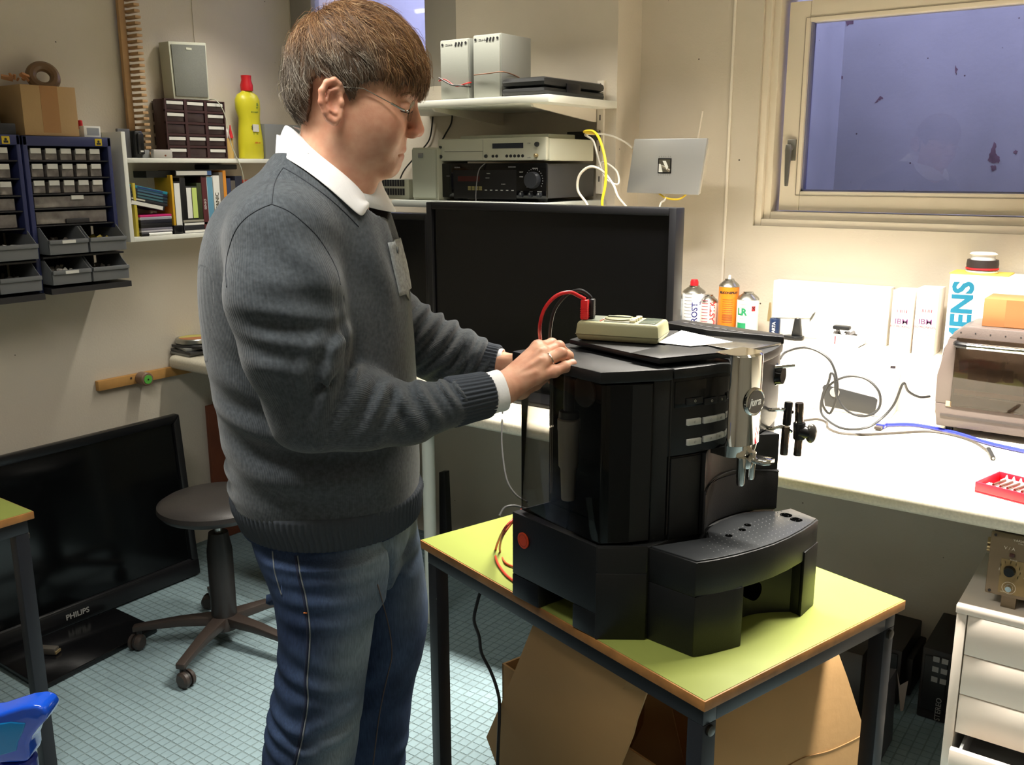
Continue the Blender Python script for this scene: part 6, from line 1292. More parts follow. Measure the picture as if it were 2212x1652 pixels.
# ================================================================ the man: volumes sculpted as distance fields
import openvdb
from mathutils.bvhtree import BVHTree
def q3(x, y, b):
    p = PB(x, y, b); return np.array([p.dot(RT), b, p.z])
MANM = Matrix((RT, FH, Vector((0, 0, 1)))).transposed().to_4x4()
class Vox:
    def __init__(s, lo, hi, h):
        s.lo = np.array(lo, float); s.h = h; s.n = np.ceil((np.array(hi)-s.lo)/h).astype(int)+1; s.d = np.full(tuple(s.n), 1.0, np.float32)
    def sub(s, c, r):
        a = np.clip(np.floor((np.array(c)-r-s.lo)/s.h).astype(int), 0, s.n); b = np.clip(np.ceil((np.array(c)+r-s.lo)/s.h).astype(int)+1, 0, s.n)
        sl = tuple(slice(a[i], b[i]) for i in range(3))
        g = np.ogrid[a[0]:b[0], a[1]:b[1], a[2]:b[2]]
        return sl, [(g[i]*s.h+s.lo[i]).astype(np.float32) for i in range(3)]
    def put(s, sl, f, k=0, sign=1):
        d = s.d[sl]
        if d.size == 0: return
        if sign > 0:
            if k: h = np.clip(.5+.5*(d-f)/k, 0, 1); s.d[sl] = d*(1-h)+f*h-k*h*(1-h)
            else: s.d[sl] = np.minimum(d, f)
        else:
            g = -f
            if k: h = np.clip(.5-.5*(d-g)/k, 0, 1); s.d[sl] = d*(1-h)+g*h+k*h*(1-h)
            else: s.d[sl] = np.maximum(d, g)
    def ell(s, c, r, rot=0, k=.01, sign=1, roty=0):
        c = np.array(c, float); r = np.array(r, float) if np.ndim(r) else np.array([r]*3)
        sl, (X, Y, Z) = s.sub(c, max(r)+k+.012); X = X-c[0]; Y = Y-c[1]; Z = Z-c[2]
        if rot: co, si = math.cos(rot), math.sin(rot); X, Z = X*co+Z*si, -X*si+Z*co
        if roty: co, si = math.cos(roty), math.sin(roty); X, Y = X*co+Y*si, -X*si+Y*co
        k0 = np.sqrt((X/r[0])**2+(Y/r[1])**2+(Z/r[2])**2); k1 = np.sqrt((X/r[0]**2)**2+(Y/r[1]**2)**2+(Z/r[2]**2)**2)
        s.put(sl, k0*(k0-1)/np.maximum(k1, 1e-6), k, sign)
    def cap(s, a, b, ra, rb=None, k=.01, sign=1, sq=None):
        rb = ra if rb is None else rb; a = np.array(a, float); b = np.array(b, float); c = (a+b)/2
        sl, (X, Y, Z) = s.sub(c, np.abs(b-a)/2+max(ra, rb)+k+.012); v = b-a; L = v@v+1e-12
        t = np.clip(((X-a[0])*v[0]+(Y-a[1])*v[1]+(Z-a[2])*v[2])/L, 0, 1)
        dx, dy, dz = X-a[0]-v[0]*t, Y-a[1]-v[1]*t, Z-a[2]-v[2]*t
        if sq is not None: dy = dy/sq
        s.put(sl, np.sqrt(dx*dx+dy*dy+dz*dz)-(ra+(rb-ra)*t), k, sign)
    def chain(s, pts, k=.01, sign=1):
        for (p, r), (q, w) in zip(pts[:-1], pts[1:]): s.cap(p, q, r, w, k, sign)
    def rows(s, rows, k=.01, ex=2.3): # rows: (z, a0, a1, bc, rb) sorted by z
        R = np.array(sorted(rows)); z0, z1 = R[0, 0], R[-1, 0]
        c = [(R[:, 1].min()+R[:, 2].max())/2, R[0, 3], (z0+z1)/2]
        sl, (X, Y, Z) = s.sub(c, np.array([(R[:, 2].max()-R[:, 1].min())/2+.04, R[:, 4].max()+.05, (z1-z0)/2+.04]))
        def cr(col):
            zz = Z.ravel(); v = np.interp(zz, R[:, 0], R[:, col]); n = max(int(.015/s.h), 1); w = np.ones(2*n+1)/(2*n+1)
            return np.convolve(np.pad(v, n, mode='edge'), w, 'valid').reshape(Z.shape).astype(np.float32)
        a0, a1, bc, rb = cr(1), cr(2), cr(3), cr(4); ca, ra = (a0+a1)/2, (a1-a0)/2
        u = (np.abs((X-ca)/ra)**ex+np.abs((Y-bc)/rb)**ex)**(1/ex)
        f = (u-1)*np.minimum(ra, rb)*.9; f = np.maximum(f, np.maximum(z0-Z, Z-z1)); s.put(sl, f, k)
    def wave(s, c, r, axis, lam, amp, ph=0, skew=0, ax2=(0, 0, 1)):
        """cloth folds: ridges across an axis inside a soft ball"""
        sl, (X, Y, Z) = s.sub(c, r); X = X-c[0]; Y = Y-c[1]; Z = Z-c[2]; axis = np.array(axis, float); axis /= np.linalg.norm(axis); a2 = np.array(ax2, float)
        t = X*axis[0]+Y*axis[1]+Z*axis[2]; w = X*a2[0]+Y*a2[1]+Z*a2[2]
        m_ = np.clip(1-np.sqrt(X*X+Y*Y+Z*Z)/r, 0, 1); m_ = m_*m_*(3-2*m_)
        s.d[sl] += (amp*m_*np.sin(6.2832*(t+skew*w+.006*np.sin(w*40))/lam+ph)).astype(np.float32)
    def blur(s, n, it=2):
        for _ in range(it):
            for ax in range(3):
                c = np.cumsum(np.pad(s.d, [(n+1, n) if i == ax else (0, 0) for i in range(3)], mode='edge'), axis=ax, dtype=np.float64)
                N = s.d.shape[ax]; s.d = ((np.take(c, range(2*n+1, 2*n+1+N), ax)-np.take(c, range(0, N), ax))/(2*n+1)).astype(np.float32)
    def mesh(s):
        B = 3*s.h; g = openvdb.FloatGrid(B); g.copyFromArray(np.clip(s.d, -B, B)); g.transform = openvdb.createLinearTransform(voxelSize=s.h)
        p, q = g.convertToQuads(0.0); return np.array(p, float)+s.lo, np.array(q)
def mesh_obj(name, parts, m_, parent, attrs=None, rotate=True):
    V = []; Q = []; n = 0
    for p, q in parts: V.append(p); Q.append(q+n); n += len(p)
    V = np.concatenate(V).astype('f'); Q = np.concatenate(Q)
    me = D.meshes.new(name); me.vertices.add(len(V)); me.vertices.foreach_set('co', V.ravel()); me.loops.add(Q.size); me.loops.foreach_set('vertex_index', Q.astype('i').ravel())
    me.polygons.add(len(Q)); me.polygons.foreach_set('loop_start', np.arange(0, Q.size, 4, dtype='i')); me.update(); me.validate()
    # outward winding
    a, b, c, d = (V[Q[:, i]] for i in range(4)); vol = (np.cross(a, b)*c).sum()+(np.cross(a, c)*d).sum()
    if vol < 0: me.flip_normals()
    me.polygons.foreach_set('use_smooth', [True]*len(me.polygons))
    for k, v in (attrs or {}).items(): at = me.attributes.new(k, 'FLOAT', 'POINT'); at.data.foreach_set('value', v(V).astype('f'))
    me.transform(MANM)
    for q_ in (m_ if isinstance(m_, list) else [m_]): me.materials.append(q_)
    return link(name, me, parent)
man = thing('person', 'man in grey sweater, white shirt and jeans with his hands on the coffee machine', 'person')
BH = 1.52
E = lambda x, y, db=0: q3(x, y, BH+db)
# ---- head
v = Vox((-.365, 1.40, 1.40), (-.10, 1.64, 1.80), .0019); v2 = v
v.ell(E(762, 142), (.093, .077, .086), -.2, k=.0)
v.ell(E(835, 180), (.040, .060, .055), -.2, k=.02)
v.ell(E(812, 250), (.050, .057, .072), -.15, k=.02)
for s_ in (-1, 1):
    v.cap(E(748, 296, .045*s_), E(832, 354, .015*s_), .021, .018, k=.022)
    v.ell(E(836, 262, .034*s_), (.024, .024, .028), k=.018)
    v.ell(E(790, 240, .050*s_), (.035, .020, .034), k=.018); v.ell(E(814, 288, .036*s_), (.034, .022, .036), k=.022)
v.ell(E(785, 318), (.050, .046, .034), .35, k=.02)
v.ell(E(836, 359), (.0180, .020, .017), k=.012)
v.cap(E(728, 270), E(712, 440), .053, .057, k=.03)
v.cap(E(762, 325), E(724, 440), .036, .042, k=.03)
v.cap(E(735, 285, -.050), E(795, 405, -.023), .011, .011, k=.02)
v.d = np.clip(v.d, -.05, .05); v.blur(3, 2); v.d -= .0008
v.ell(E(846, 318), (.0205, .027, .032), -.2, k=.014)
v.cap(E(874, 202, -.032), E(886, 204, 0), .0085, .0095, k=.012); v.cap(E(874, 202, .032), E(886, 204, 0), .0085, .0095, k=.012)
for s_ in (-1, 1):
    v.ell(E(892, 233, .034*s_), (.014, .017, .013), k=.010, sign=-1)
    v.ell(E(870, 234, .031*s_), (.0135, .0155, .012), k=.003)
    v.cap(E(887, 229, .030*s_), E(864, 230, .0455*s_), .0009, .0009, k=.002, sign=-1)
v.cap(E(886, 214), E(901, 278), .0075, .0105, k=.010); v.ell(E(901.5, 283), (.0090, .0098, .0088), k=.006)
for s_ in (-1, 1): v.ell(E(890, 289, .0115*s_), (.0105, .0065, .0075), k=.005); v.ell(E(894, 297, .0062*s_), (.0045, .0028, .003), k=.002, sign=-1)
v.ell(E(866, 321), (.0078, .019, .0055), -.2, k=.004); v.ell(E(860, 338), (.0075, .0175, .006), .1, k=.004)
for s_ in (-1, 1):
    v.cap(E(874, 331, 0), E(871, 332, .013*s_), .0013, .0013, k=.002, sign=-1); v.cap(E(871, 332, .013*s_), E(859, 334, .0215*s_), .0013, .0013, k=.002, sign=-1); v.cap(E(859, 334, .0215*s_), E(846, 338, .0262*s_), .0013, .0015, k=.003, sign=-1)
v.ell(E(858, 349), (.004, .014, .004), k=.006, sign=-1)
for s_ in (-1, 1):
    e = lambda x, y, o: E(x, y, s_*o)
    v.ell(e(717, 217, .079), (.0165, .0055, .034), -.12, k=.005)
    v.chain([(e(741, 196, .077), .0038), (e(735, 182, .080), .0042), (e(722, 173, .084), .0045), (e(706, 178, .088), .0047), (e(695, 196, .091), .0048), (e(694, 220, .091), .0046), (e(702, 242, .088), .0043), (e(712, 256, .084), .0050), (e(723, 262, .081), .0062), (e(733, 254, .079), .0045), (e(738, 240, .078), .0038)], k=.003)
    v.chain([(e(728, 192, .083), .0028), (e(712, 198, .085), .0032), (e(707, 216, .086), .0036), (e(713, 236, .085), .0035), (e(724, 245, .083), .0038)], k=.003)
    v.ell(e(724, 219, .087), (.0095, .0075, .0135), k=.003, sign=-1)
    v.ell(e(738, 222, .080), (.0045, .0042, .0065), k=.003)
head = v.mesh()
# ---- hands: fine grid each
def hand(W, el, mcps, fingers, thumb, r0=.0235):
    pts = [W, el]+mcps+[p for f in fingers for p, _ in f]+[p for p, _ in thumb]; P = np.array(pts); v = Vox(P.min(0)-.035, P.max(0)+.035, .0017)
    v.cap(el, W, .026, r0, k=.01)
    Wc = np.array(W)
    for i, mc in enumerate(mcps): off = (i-1.5)*np.array(handax)*.007; v.cap(Wc+off, mc, .0165, .0125, k=.012)
    for i in range(3): v.cap(mcps[i], mcps[i+1], .0118, .0118, k=.008)
    for i, mc in enumerate(mcps): v.ell(mc, .0108, k=.006); v.cap(Wc+(np.array(mc)-Wc)*.35+tend, np.array(mc)+tend*1.1, .0032, .0034, k=.006)
    for f in fingers:
        v.chain(f, k=.0032)
        for p, r in f[1:-1]: v.ell(p, r*1.10, k=.003)
    v.cap(W, thumb[0][0], .020, thumb[0][1]+.002, k=.014); v.chain(thumb, k=.005)
    return v.mesh()
handax = np.array([-.15, -.55, -.8]); handax = handax/np.linalg.norm(handax); tend = np.array([-.004, -.010, .008])
W1 = q3(1088, 838, 1.515)
mc = [q3(1163, 751, 1.585), q3(1171, 765, 1.562), q3(1170, 785, 1.545), q3(1160, 812, 1.532)]
fg = [[(mc[0], .0105), (q3(1192, 743, 1.622), .0098), (q3(1206, 752, 1.648), .0088), (q3(1212, 764, 1.660), .0078)],
      [(mc[1], .0108), (q3(1207, 749, 1.590), .0100), (q3(1222, 765, 1.620), .0090), (q3(1226, 778, 1.632), .0080)],
      [(mc[2], .0105), (q3(1212, 764, 1.562), .0100), (q3(1227, 769, 1.592), .0088), (q3(1231, 777, 1.607), .0078)],
      [(mc[3], .0105), (q3(1197, 802, 1.542), .0098), (q3(1221, 792, 1.556), .0090), (q3(1236, 785, 1.566), .0080)]]
hand1 = hand(W1, q3(1030, 856, 1.485), mc, fg, [(q3(1125, 842, 1.560), .0145), (q3(1155, 828, 1.590), .0120), (q3(1180, 812, 1.612), .0095)])
tend = np.array([-.004, -.002, .012]); handax = np.array([0, .8, -.4])
W2 = q3(1085, 790, 1.735)
mc2 = [q3(1130, 778, 1.700), q3(1133, 780, 1.722), q3(1132, 786, 1.742), q3(1128, 795, 1.760)]
fg2 = [[(p, .0104), (p+np.array([.030, -.002+.0*i, .0]), .0098), (p+np.array([.050, -.004, -.012]), .0086), (p+np.array([.056, -.005, -.024]), .0076)] for i, p in enumerate(mc2)]
hand2 = hand(W2, q3(1050, 785, 1.745), mc2, fg2, [(q3(1118, 800, 1.700), .0135), (q3(1140, 812, 1.685), .0115), (q3(1155, 818, 1.678), .0095)])
# ---- core of the body under the clothes
nl = []; flr = []
for y, x0, x1 in ((1200, 572, 822), (1250, 586, 820), (1300, 597, 814), (1350, 601, 806), (1400, 602, 799), (1450, 597, 792), (1500, 588, 785), (1550, 578, 779), (1600, 571, 772), (1652, 565, 765)):
    p, q = q3(x0, y, 1.455), q3(x1, y, 1.455); nl.append(((p[2]+q[2])/2, p[0], q[0], 1.462, .076 if y == 1200 else .082 if y == 1250 else .086))
zl = nl[-1]
for z_, ca, ra, rb in ((.40, -.362, .066, .075), (.25, -.372, .062, .066), (.12, -.38, .063, .064), (.05, -.378, .067, .066)): nl.append((z_, ca-ra, ca+ra, 1.457, rb))
for y, x0, x1 in ((1080, 690, 895), (1150, 700, 903), (1200, 715, 911), (1250, 720, 918), (1300, 722, 924), (1350, 722, 924), (1400, 720, 916), (1450, 715, 902), (1500, 710, 890), (1550, 705, 886), (1600, 700, 881), (1652, 695, 872)):
    p, q = q3(x0, y, 1.655), q3(x1, y, 1.655); flr.append(((p[2]+q[2])/2, p[0], q[0], 1.655, .086))
for z_, ca, ra, rb in ((.25, -.275, .062, .066), (.12, -.285, .063, .064), (.05, -.283, .067, .066)): flr.append((z_, ca-ra, ca+ra, 1.657, rb))
def mid(L_, z): L_ = sorted(L_); zz = [r[0] for r in L_]; return float(np.interp(z, zz, [(r[1]+r[2])/2 for r in L_]))
v = Vox((-.50, 1.36, .02), (.03, 1.84, 1.50), .008)
v.rows([(.85, -.40, -.22, 1.56, .11), (1.05, -.44, -.20, 1.56, .14), (1.30, -.46, -.20, 1.56, .15), (1.42, -.40, -.24, 1.56, .12), (1.47, -.36, -.25, 1.56, .07)], k=.0)
v.chain([(q3(610, 520, 1.41), .05), (q3(672, 870, 1.38), .042), (q3(870, 888, 1.43), .036), (q3(1030, 856, 1.485), .028)], k=.03)
v.chain([(q3(640, 520, 1.72), .05), (q3(850, 735, 1.79), .042), (q3(950, 762, 1.775), .036), (q3(1050, 785, 1.745), .026)], k=.03)
v.chain([(np.array([mid(nl, z_), 1.465, z_]), r_) for z_, r_ in ((.82, .062), (.65, .058), (.5, .052), (.3, .046), (.1, .04))], k=.03)
v.chain([(np.array([mid(flr, z_), 1.655, z_]), r_) for z_, r_ in ((.82, .062), (.65, .058), (.5, .052), (.3, .046), (.1, .04))], k=.03)
v.ell((-.30, 1.55, 1.45), (.055, .055, .05), k=.03); core = v.mesh()
skin = mat('skin', (206, 150, 122), .48, bump=.10, bs=420, sss=.12)
nt = skin.node_tree; bs_ = nt.nodes['Principled BSDF']
def attr_mix(nt, b, prev, name, col, fac=1):
    at = node(nt, 'ShaderNodeAttribute', attribute_name=name); mx = node(nt, 'ShaderNodeMix', data_type='RGBA'); mm = node(nt, 'ShaderNodeMath', operation='MULTIPLY'); mm.inputs[1].default_value = fac
    nt.links.new(at.outputs['Fac'], mm.inputs[0]); nt.links.new(mm.outputs[0], mx.inputs['Factor']); mx.inputs[7].default_value = (*lin(col), 1)
    if isinstance(prev, tuple): mx.inputs[6].default_value = (*prev, 1)
    else: nt.links.new(prev, mx.inputs[6])
    return mx.outputs[2]
nz = node(nt, 'ShaderNodeTexNoise'); nz.inputs['Scale'].default_value = 45; tc = node(nt, 'ShaderNodeTexCoord'); nt.links.new(tc.outputs['Object'], nz.inputs['Vector'])
rp = node(nt, 'ShaderNodeValToRGB'); rp.color_ramp.elements[0].position = .3; rp.color_ramp.elements[1].position = .7; rp.color_ramp.elements[0].color = (*lin((204, 146, 118)), 1); rp.color_ramp.elements[1].color = (*lin((222, 172, 142)), 1)
nt.links.new(nz.outputs['Fac'], rp.inputs['Fac'])
o_ = attr_mix(nt, bs_, rp.outputs['Color'], 'red', (198, 98, 82), .45); o_ = attr_mix(nt, bs_, o_, 'stubble', (140, 116, 102), .35); o_ = attr_mix(nt, bs_, o_, 'lip', (178, 92, 84), .8); o_ = attr_mix(nt, bs_, o_, 'nail', (228, 178, 160), .8); nt.links.new(o_, bs_.inputs['Base Color'])
def gauss(V, c, r): c = np.array(c); r = np.array(r) if np.ndim(r) else np.array([r]*3); return np.exp(-(((V-c)/r)**2).sum(1))
def a_red(V):
    f = gauss(V, E(902, 284), .020)+.8*gauss(V, E(838, 275, -.04), .024)+.8*gauss(V, E(838, 275, .04), .024)+gauss(V, E(712, 215, -.088), (.022, .012, .034))*.8+gauss(V, E(712, 215, .088), (.022, .012, .034))*.8+.5*gauss(V, E(858, 358), .02)
    for f_ in (fg, fg2):
        for ff in f_:
            f = f+.35*gauss(V, ff[1][0], .012)+.3*gauss(V, ff[-1][0], .012)
    return np.clip(f, 0, 1)
def a_lip(V): return np.clip(1.6*np.maximum(gauss(V, E(868, 323), (.009, .018, .0055)), gauss(V, E(863, 338), (.009, .017, .006)))-.3, 0, 1)
def a_st(V): return np.clip(gauss(V, E(815, 335), (.05, .09, .035))*1.2+.3*gauss(V, E(865, 308), (.02, .03, .01)), 0, 1)
def a_nail(V): return np.clip(sum(2*gauss(V, ff[-1][0]+np.array([.002, -.004, .006]), .0045) for ff in fg)-.3, 0, 1)
body = mesh_obj('body', [head, hand1, hand2, core], skin, man, dict(red=a_red, lip=a_lip, stubble=a_st, nail=a_nail))
# ---- sweater
v = Vox((-.54, 1.27, .93), (-.02, 1.88, 1.52), .0034)
R_rows = []
for y, x0, x1, hb in ((352, 618, 782, .085), (385, 545, 806, .12), (420, 500, 826, .155), (470, 468, 842, .178), (520, 453, 856, .188), (560, 447, 866, .19), (610, 445, 877, .188), (650, 446, 884, .186), (740, 455, 893, .182), (850, 478, 899, .180), (950, 498, 903, .180), (1010, 507, 905, .182), (1040, 511, 905, .181), (1058, 517, 902, .172)):
    p, q = q3(x0, y, 1.56), q3(x1, y, 1.56); R_rows.append(((p[2]+q[2])/2, p[0], q[0], 1.56, hb))
v.rows(R_rows, k=0, ex=2.25)
for s_, yy in ((-1, 1.56), (1, 1.56)):
    v.cap((q3(672, 392, 1.56))+np.array([0, .09*s_, 0]), np.array([-.335, 1.56+.155*s_, 1.405]), .05, .068, k=.05)
SH = q3(606, 520, 1.385); EL = q3(675, 876, 1.362); 
nearArm = [(SH, .076), (q3(612, 640, 1.362), .080), (q3(640, 760, 1.352), .074), (EL, .064), (q3(780, 886, 1.395), .058), (q3(880, 893, 1.425), .045), (q3(968, 872, 1.455), .039)]
farArm = [(q3(640, 520, 1.735), .076), (q3(780, 640, 1.78), .072), (q3(862, 715, 1.79), .066), (q3(950, 758, 1.775), .058), (q3(1010, 776, 1.757), .047), (q3(1040, 784, 1.746), .037)]
v.chain(nearArm, k=.022); v.chain(farArm, k=.022)
axf = nearArm[5][0]-EL
v.wave(q3(735, 815, 1.33), .105, (1, 0, .15), .036, .0095, .4, -.55); v.wave(q3(800, 860, 1.36), .075, (1, 0, -.1), .030, .0075, 1, -.5); v.wave(q3(905, 870, 1.40), .085, (1, .1, 0), .034, .0065, 2, .35)
v.wave(q3(970, 840, 1.43), .055, (1, .1, 0), .02, .006, 0, .5); v.wave(q3(640, 720, 1.29), .12, (.3, 0, 1), .07, .004, .5, .6)
v.wave(q3(700, 560, 1.31), .12, (.8, 0, .6), .075, .006, 0, 0); v.wave(q3(940, 715, 1.73), .12, (1, 0, -.5), .036, .0120, .3, -.5); v.wave(q3(1020, 760, 1.72), .075, (1, 0, -.45), .024, .0085, 1, -.3)
v.wave(q3(900, 640, 1.74), .08, (1, 0, -.8), .04, .007, 1, .2)
v.wave(q3(800, 620, 1.40), .22, (1, .2, .25), .10, .0045, 2.2, 0); v.wave(q3(850, 560, 1.55), .14, (.2, 1, .1), .07, .004, 1, 0)
v.wave(q3(700, 1010, 1.38), .2, (.1, 0, 1), .11, .0075, .6, .25); v.wave(q3(560, 900, 1.42), .16, (.5, 0, 1), .08, .004, 0, .3); v.wave(q3(520, 1020, 1.52), .12, (.2, 0, 1), .05, .004, 2, .2)
# pressed crease in front of the armpit and under the elbow bend
v.cap(q3(738, 600, 1.325), q3(752, 790, 1.345), .004, .004, k=.016, sign=-1); v.cap(q3(762, 800, 1.32), q3(690, 838, 1.30), .003, .0025, k=.016, sign=-1)
v.cap(q3(735, 640, 1.36), q3(770, 1000, 1.42), .001, .001, k=.01, sign=-1)
v.cap(E(704, 300, .02), E(722, 392, .02), .086, .100, k=.006, sign=-1); v.cap(E(662, 285, .02), E(700, 345, .02), .086, .096, k=.006, sign=-1)
swp = v.mesh()
def knit_uv(V):
    segs = [(nearArm, 0.0), (farArm, 0.0)]; best = np.full(len(V), 9.); u = np.zeros(len(V)); w = np.zeros(len(V))
    for ch, _ in segs:
        acc = 0
        for (p, r), (q, r2) in zip(ch[:-1], ch[1:]):
            p = np.array(p); q = np.array(q); d = q-p; L = np.linalg.norm(d); d = d/L; t = np.clip(((V-p)@d)/L, 0, 1); c = p+np.outer(t, q-p); e = V-c; dist = np.linalg.norm(e, axis=1)-(r+(r2-r)*t)
            ax_ = (np.array(ch[3][0])-np.array(ch[0][0])) if np.allclose(p, ch[0][0]) or np.allclose(p, ch[1][0]) or np.allclose(p, ch[2][0]) else (np.array(ch[-1][0])-np.array(ch[3][0])); d = ax_/np.linalg.norm(ax_); c0 = np.array(ch[0][0] if np.allclose(ax_, np.array(ch[3][0])-np.array(ch[0][0])) else ch[3][0]); e_ax = V-c0; e_ax = e_ax-np.outer(e_ax@d, d)
            e1 = np.cross(d, [0, 1, 0.01]); e1 /= np.linalg.norm(e1); e2 = np.cross(d, e1)
            mk = dist < best; best[mk] = dist[mk]; u[mk] = (np.arctan2(e_ax@e1, -(e_ax@e2))*.058)[mk]; w[mk] = (acc+t*L)[mk]; acc += L
    ang = np.arctan2((V[:, 0]+.32)/.16, -(V[:, 1]-1.56)/.18)*.18
    rel = np.sqrt(((V[:, 0]+.32)/.17)**2+((V[:, 1]-1.56)/.19)**2); tor = (best > .012) & (rel < 1.10); u[tor] = ang[tor]; w[tor] = V[tor, 2]
    return u, w
_kc = {}
def ku(V): 
    if 'u' not in _kc: _kc['u'], _kc['w'] = knit_uv(V)
    return _kc['u']
knit = mat('knit_grey', (80, 87, 95), .92, spec=.15); nt = knit.node_tree; bs_ = nt.nodes['Principled BSDF']; bs_.inputs['Sheen Weight'].default_value = .25; bs_.inputs['Sheen Roughness'].default_value = .5
au = node(nt, 'ShaderNodeAttribute', attribute_name='ku'); av = node(nt, 'ShaderNodeAttribute', attribute_name='kv')
def sinw(sock, per, ph=None):
    m1 = node(nt, 'ShaderNodeMath', operation='MULTIPLY'); m1.inputs[1].default_value = 6.2832/per; nt.links.new(sock, m1.inputs[0]); m2 = node(nt, 'ShaderNodeMath', operation='SINE'); nt.links.new(m1.outputs[0], m2.inputs[0]); return m2.outputs[0]
su, sv = sinw(au.outputs['Fac'], .0030), sinw(av.outputs['Fac'], .0026)
ad = node(nt, 'ShaderNodeMath', operation='MULTIPLY_ADD'); nt.links.new(sv, ad.inputs[0]); ad.inputs[1].default_value = .08; nt.links.new(su, ad.inputs[2])
bp = node(nt, 'ShaderNodeBump'); bp.inputs['Strength'].default_value = .40; bp.inputs['Distance'].default_value = .0004; nt.links.new(ad.outputs[0], bp.inputs['Height']); nt.links.new(bp.outputs['Normal'], bs_.inputs['Normal'])
tc = node(nt, 'ShaderNodeTexCoord'); nz = node(nt, 'ShaderNodeTexNoise'); nz.inputs['Scale'].default_value = 160; nt.links.new(tc.outputs['Object'], nz.inputs['Vector'])
rp = node(nt, 'ShaderNodeValToRGB'); rp.color_ramp.elements[0].color = (*lin((60, 65, 70)), 1); rp.color_ramp.elements[1].color = (*lin((79, 85, 90)), 1); rp.color_ramp.elements[0].position = .3; rp.color_ramp.elements[1].position = .7
nt.links.new(nz.outputs['Fac'], rp.inputs['Fac']); nt.links.new(rp.outputs['Color'], bs_.inputs['Base Color'])
sw_ = mesh_obj('sweater', [swp], knit, man, dict(ku=ku, kv=lambda V: _kc['w']))
bvh = BVHTree.FromPolygons([v_.co for v_ in sw_.data.vertices], [tuple(p.vertices) for p in sw_.data.polygons])
def hit(x, y, off=.0, tree=None, fb=1.5):
    h_ = (tree or bvh).ray_cast(C0, ray(x, y).normalized())
    if h_[0] is None: return PB(x, y, fb)
    return h_[0]+h_[1]*off*(1 if h_[1].dot(ray(x, y)) < 0 else -1)
# ribbed hem and cuffs with real ribs
ribm = mat('rib_knit', (70, 75, 82), .92, spec=.15, var=.05, vs=200)
def rib_tube(rings, n, amp, name, par, sq=1.0, k=4, inner=.004):
    """rings: list of (centre, axis_u, axis_v, ru, rv)"""
    out = []; N = n*k
    for c, U, V_, ru, rv, am in rings:
        c = Vector(c); out.append([c+Vector(U)*((ru+am*amp*math.cos(6.28318*i*n/N))*math.cos(6.28318*i/N))+Vector(V_)*((rv+am*amp*math.cos(6.28318*i*n/N))*math.sin(6.28318*i/N)) for i in range(N)])
    mb = MB(MANM); mb.open = True; mb.loft(out, cap=False); o = mb.build(name, ribm, par, smooth=180)
    return o
hc = Vector((-.3205, 1.56, 0)); U, V_ = (1, 0, 0), (0, 1, 0)
sup = []
rg = []
for z_, ra, rb, am in ((.966, .158, .172, 0), (.962, .163, .179, 0), (.956, .1635, .180, 1), (.940, .161, .178, 1), (.922, .157, .174, 1), (.910, .153, .170, 1), (.906, .150, .167, .6), (.905, .145, .162, 0), (.93, .142, .158, 0)):
    rg.append((hc+Vector((.003 if z_ < .93 else 0, 0, z_)), U, V_, ra, rb, am))
rib_tube(rg, 100, .0021, 'hem_rib', man)
def cuff(p, q, r0, r1, name, n=34, sq=.86, lab=None):
    p = Vector(p); q = Vector(q); d = (q-p).normalized(); U = d.cross(Vector((0, 1, 0))).normalized(); V2 = d.cross(U); L = (q-p).length; rg = []
    for t, s_, am in ((-.02, .90, 0), (0, 1.03, .3), (.06, 1.03, 1), (.5, 1.0, 1), (.92, 1.0, 1), (.99, .98, .6), (1.0, .93, 0), (.9, .90, 0)):
        r = (r0+(r1-r0)*t)*s_; rg.append((p+d*L*t, U, V2, r, r*sq, am))
    return rib_tube(rg, n, .0015, name, man)
cuff(q3(972, 869, 1.457), q3(1052, 852, 1.497), .0395, .0375, 'cuff_rib', sq=.93); cuff(q3(1042, 783, 1.748), q3(1078, 788, 1.740), .0385, .036, 'cuff_rib', 30, sq=.93)
shirt = mat('shirt_white', (240, 240, 240), .7, bump=.15, bs=200)
def plain_tube(p, q, r0, r1, name, sq=.86, wob=.002):
    p = Vector(p); q = Vector(q); d = (q-p).normalized(); U = d.cross(Vector((0, 1, 0))).normalized(); V2 = d.cross(U); L = (q-p).length; out = []
    for t, s_ in ((0, .93), (.3, .97), (.9, 1.0), (.98, 1.0), (1.0, .985), (.99, .94), (.4, .90)):
        r = (r0+(r1-r0)*t)*s_; out.append([p+d*(L*t)+U*((r+wob*math.sin(a_*3+1))*math.cos(a_))+V2*((r*sq+wob*math.sin(a_*3+1))*math.sin(a_)) for a_ in np.linspace(0, 6.28318, 41)[:-1]])
    mb = MB(MANM); mb.open = True; mb.loft(out, cap=False); return mb.build(name, shirt, man, smooth=180)
plain_tube(q3(1035, 856, 1.488), q3(1080, 844, 1.509), .0345, .0345, 'shirt_cuff', .95); plain_tube(q3(1066, 788, 1.741), q3(1086, 790, 1.737), .031, .031, 'shirt_cuff', .95)
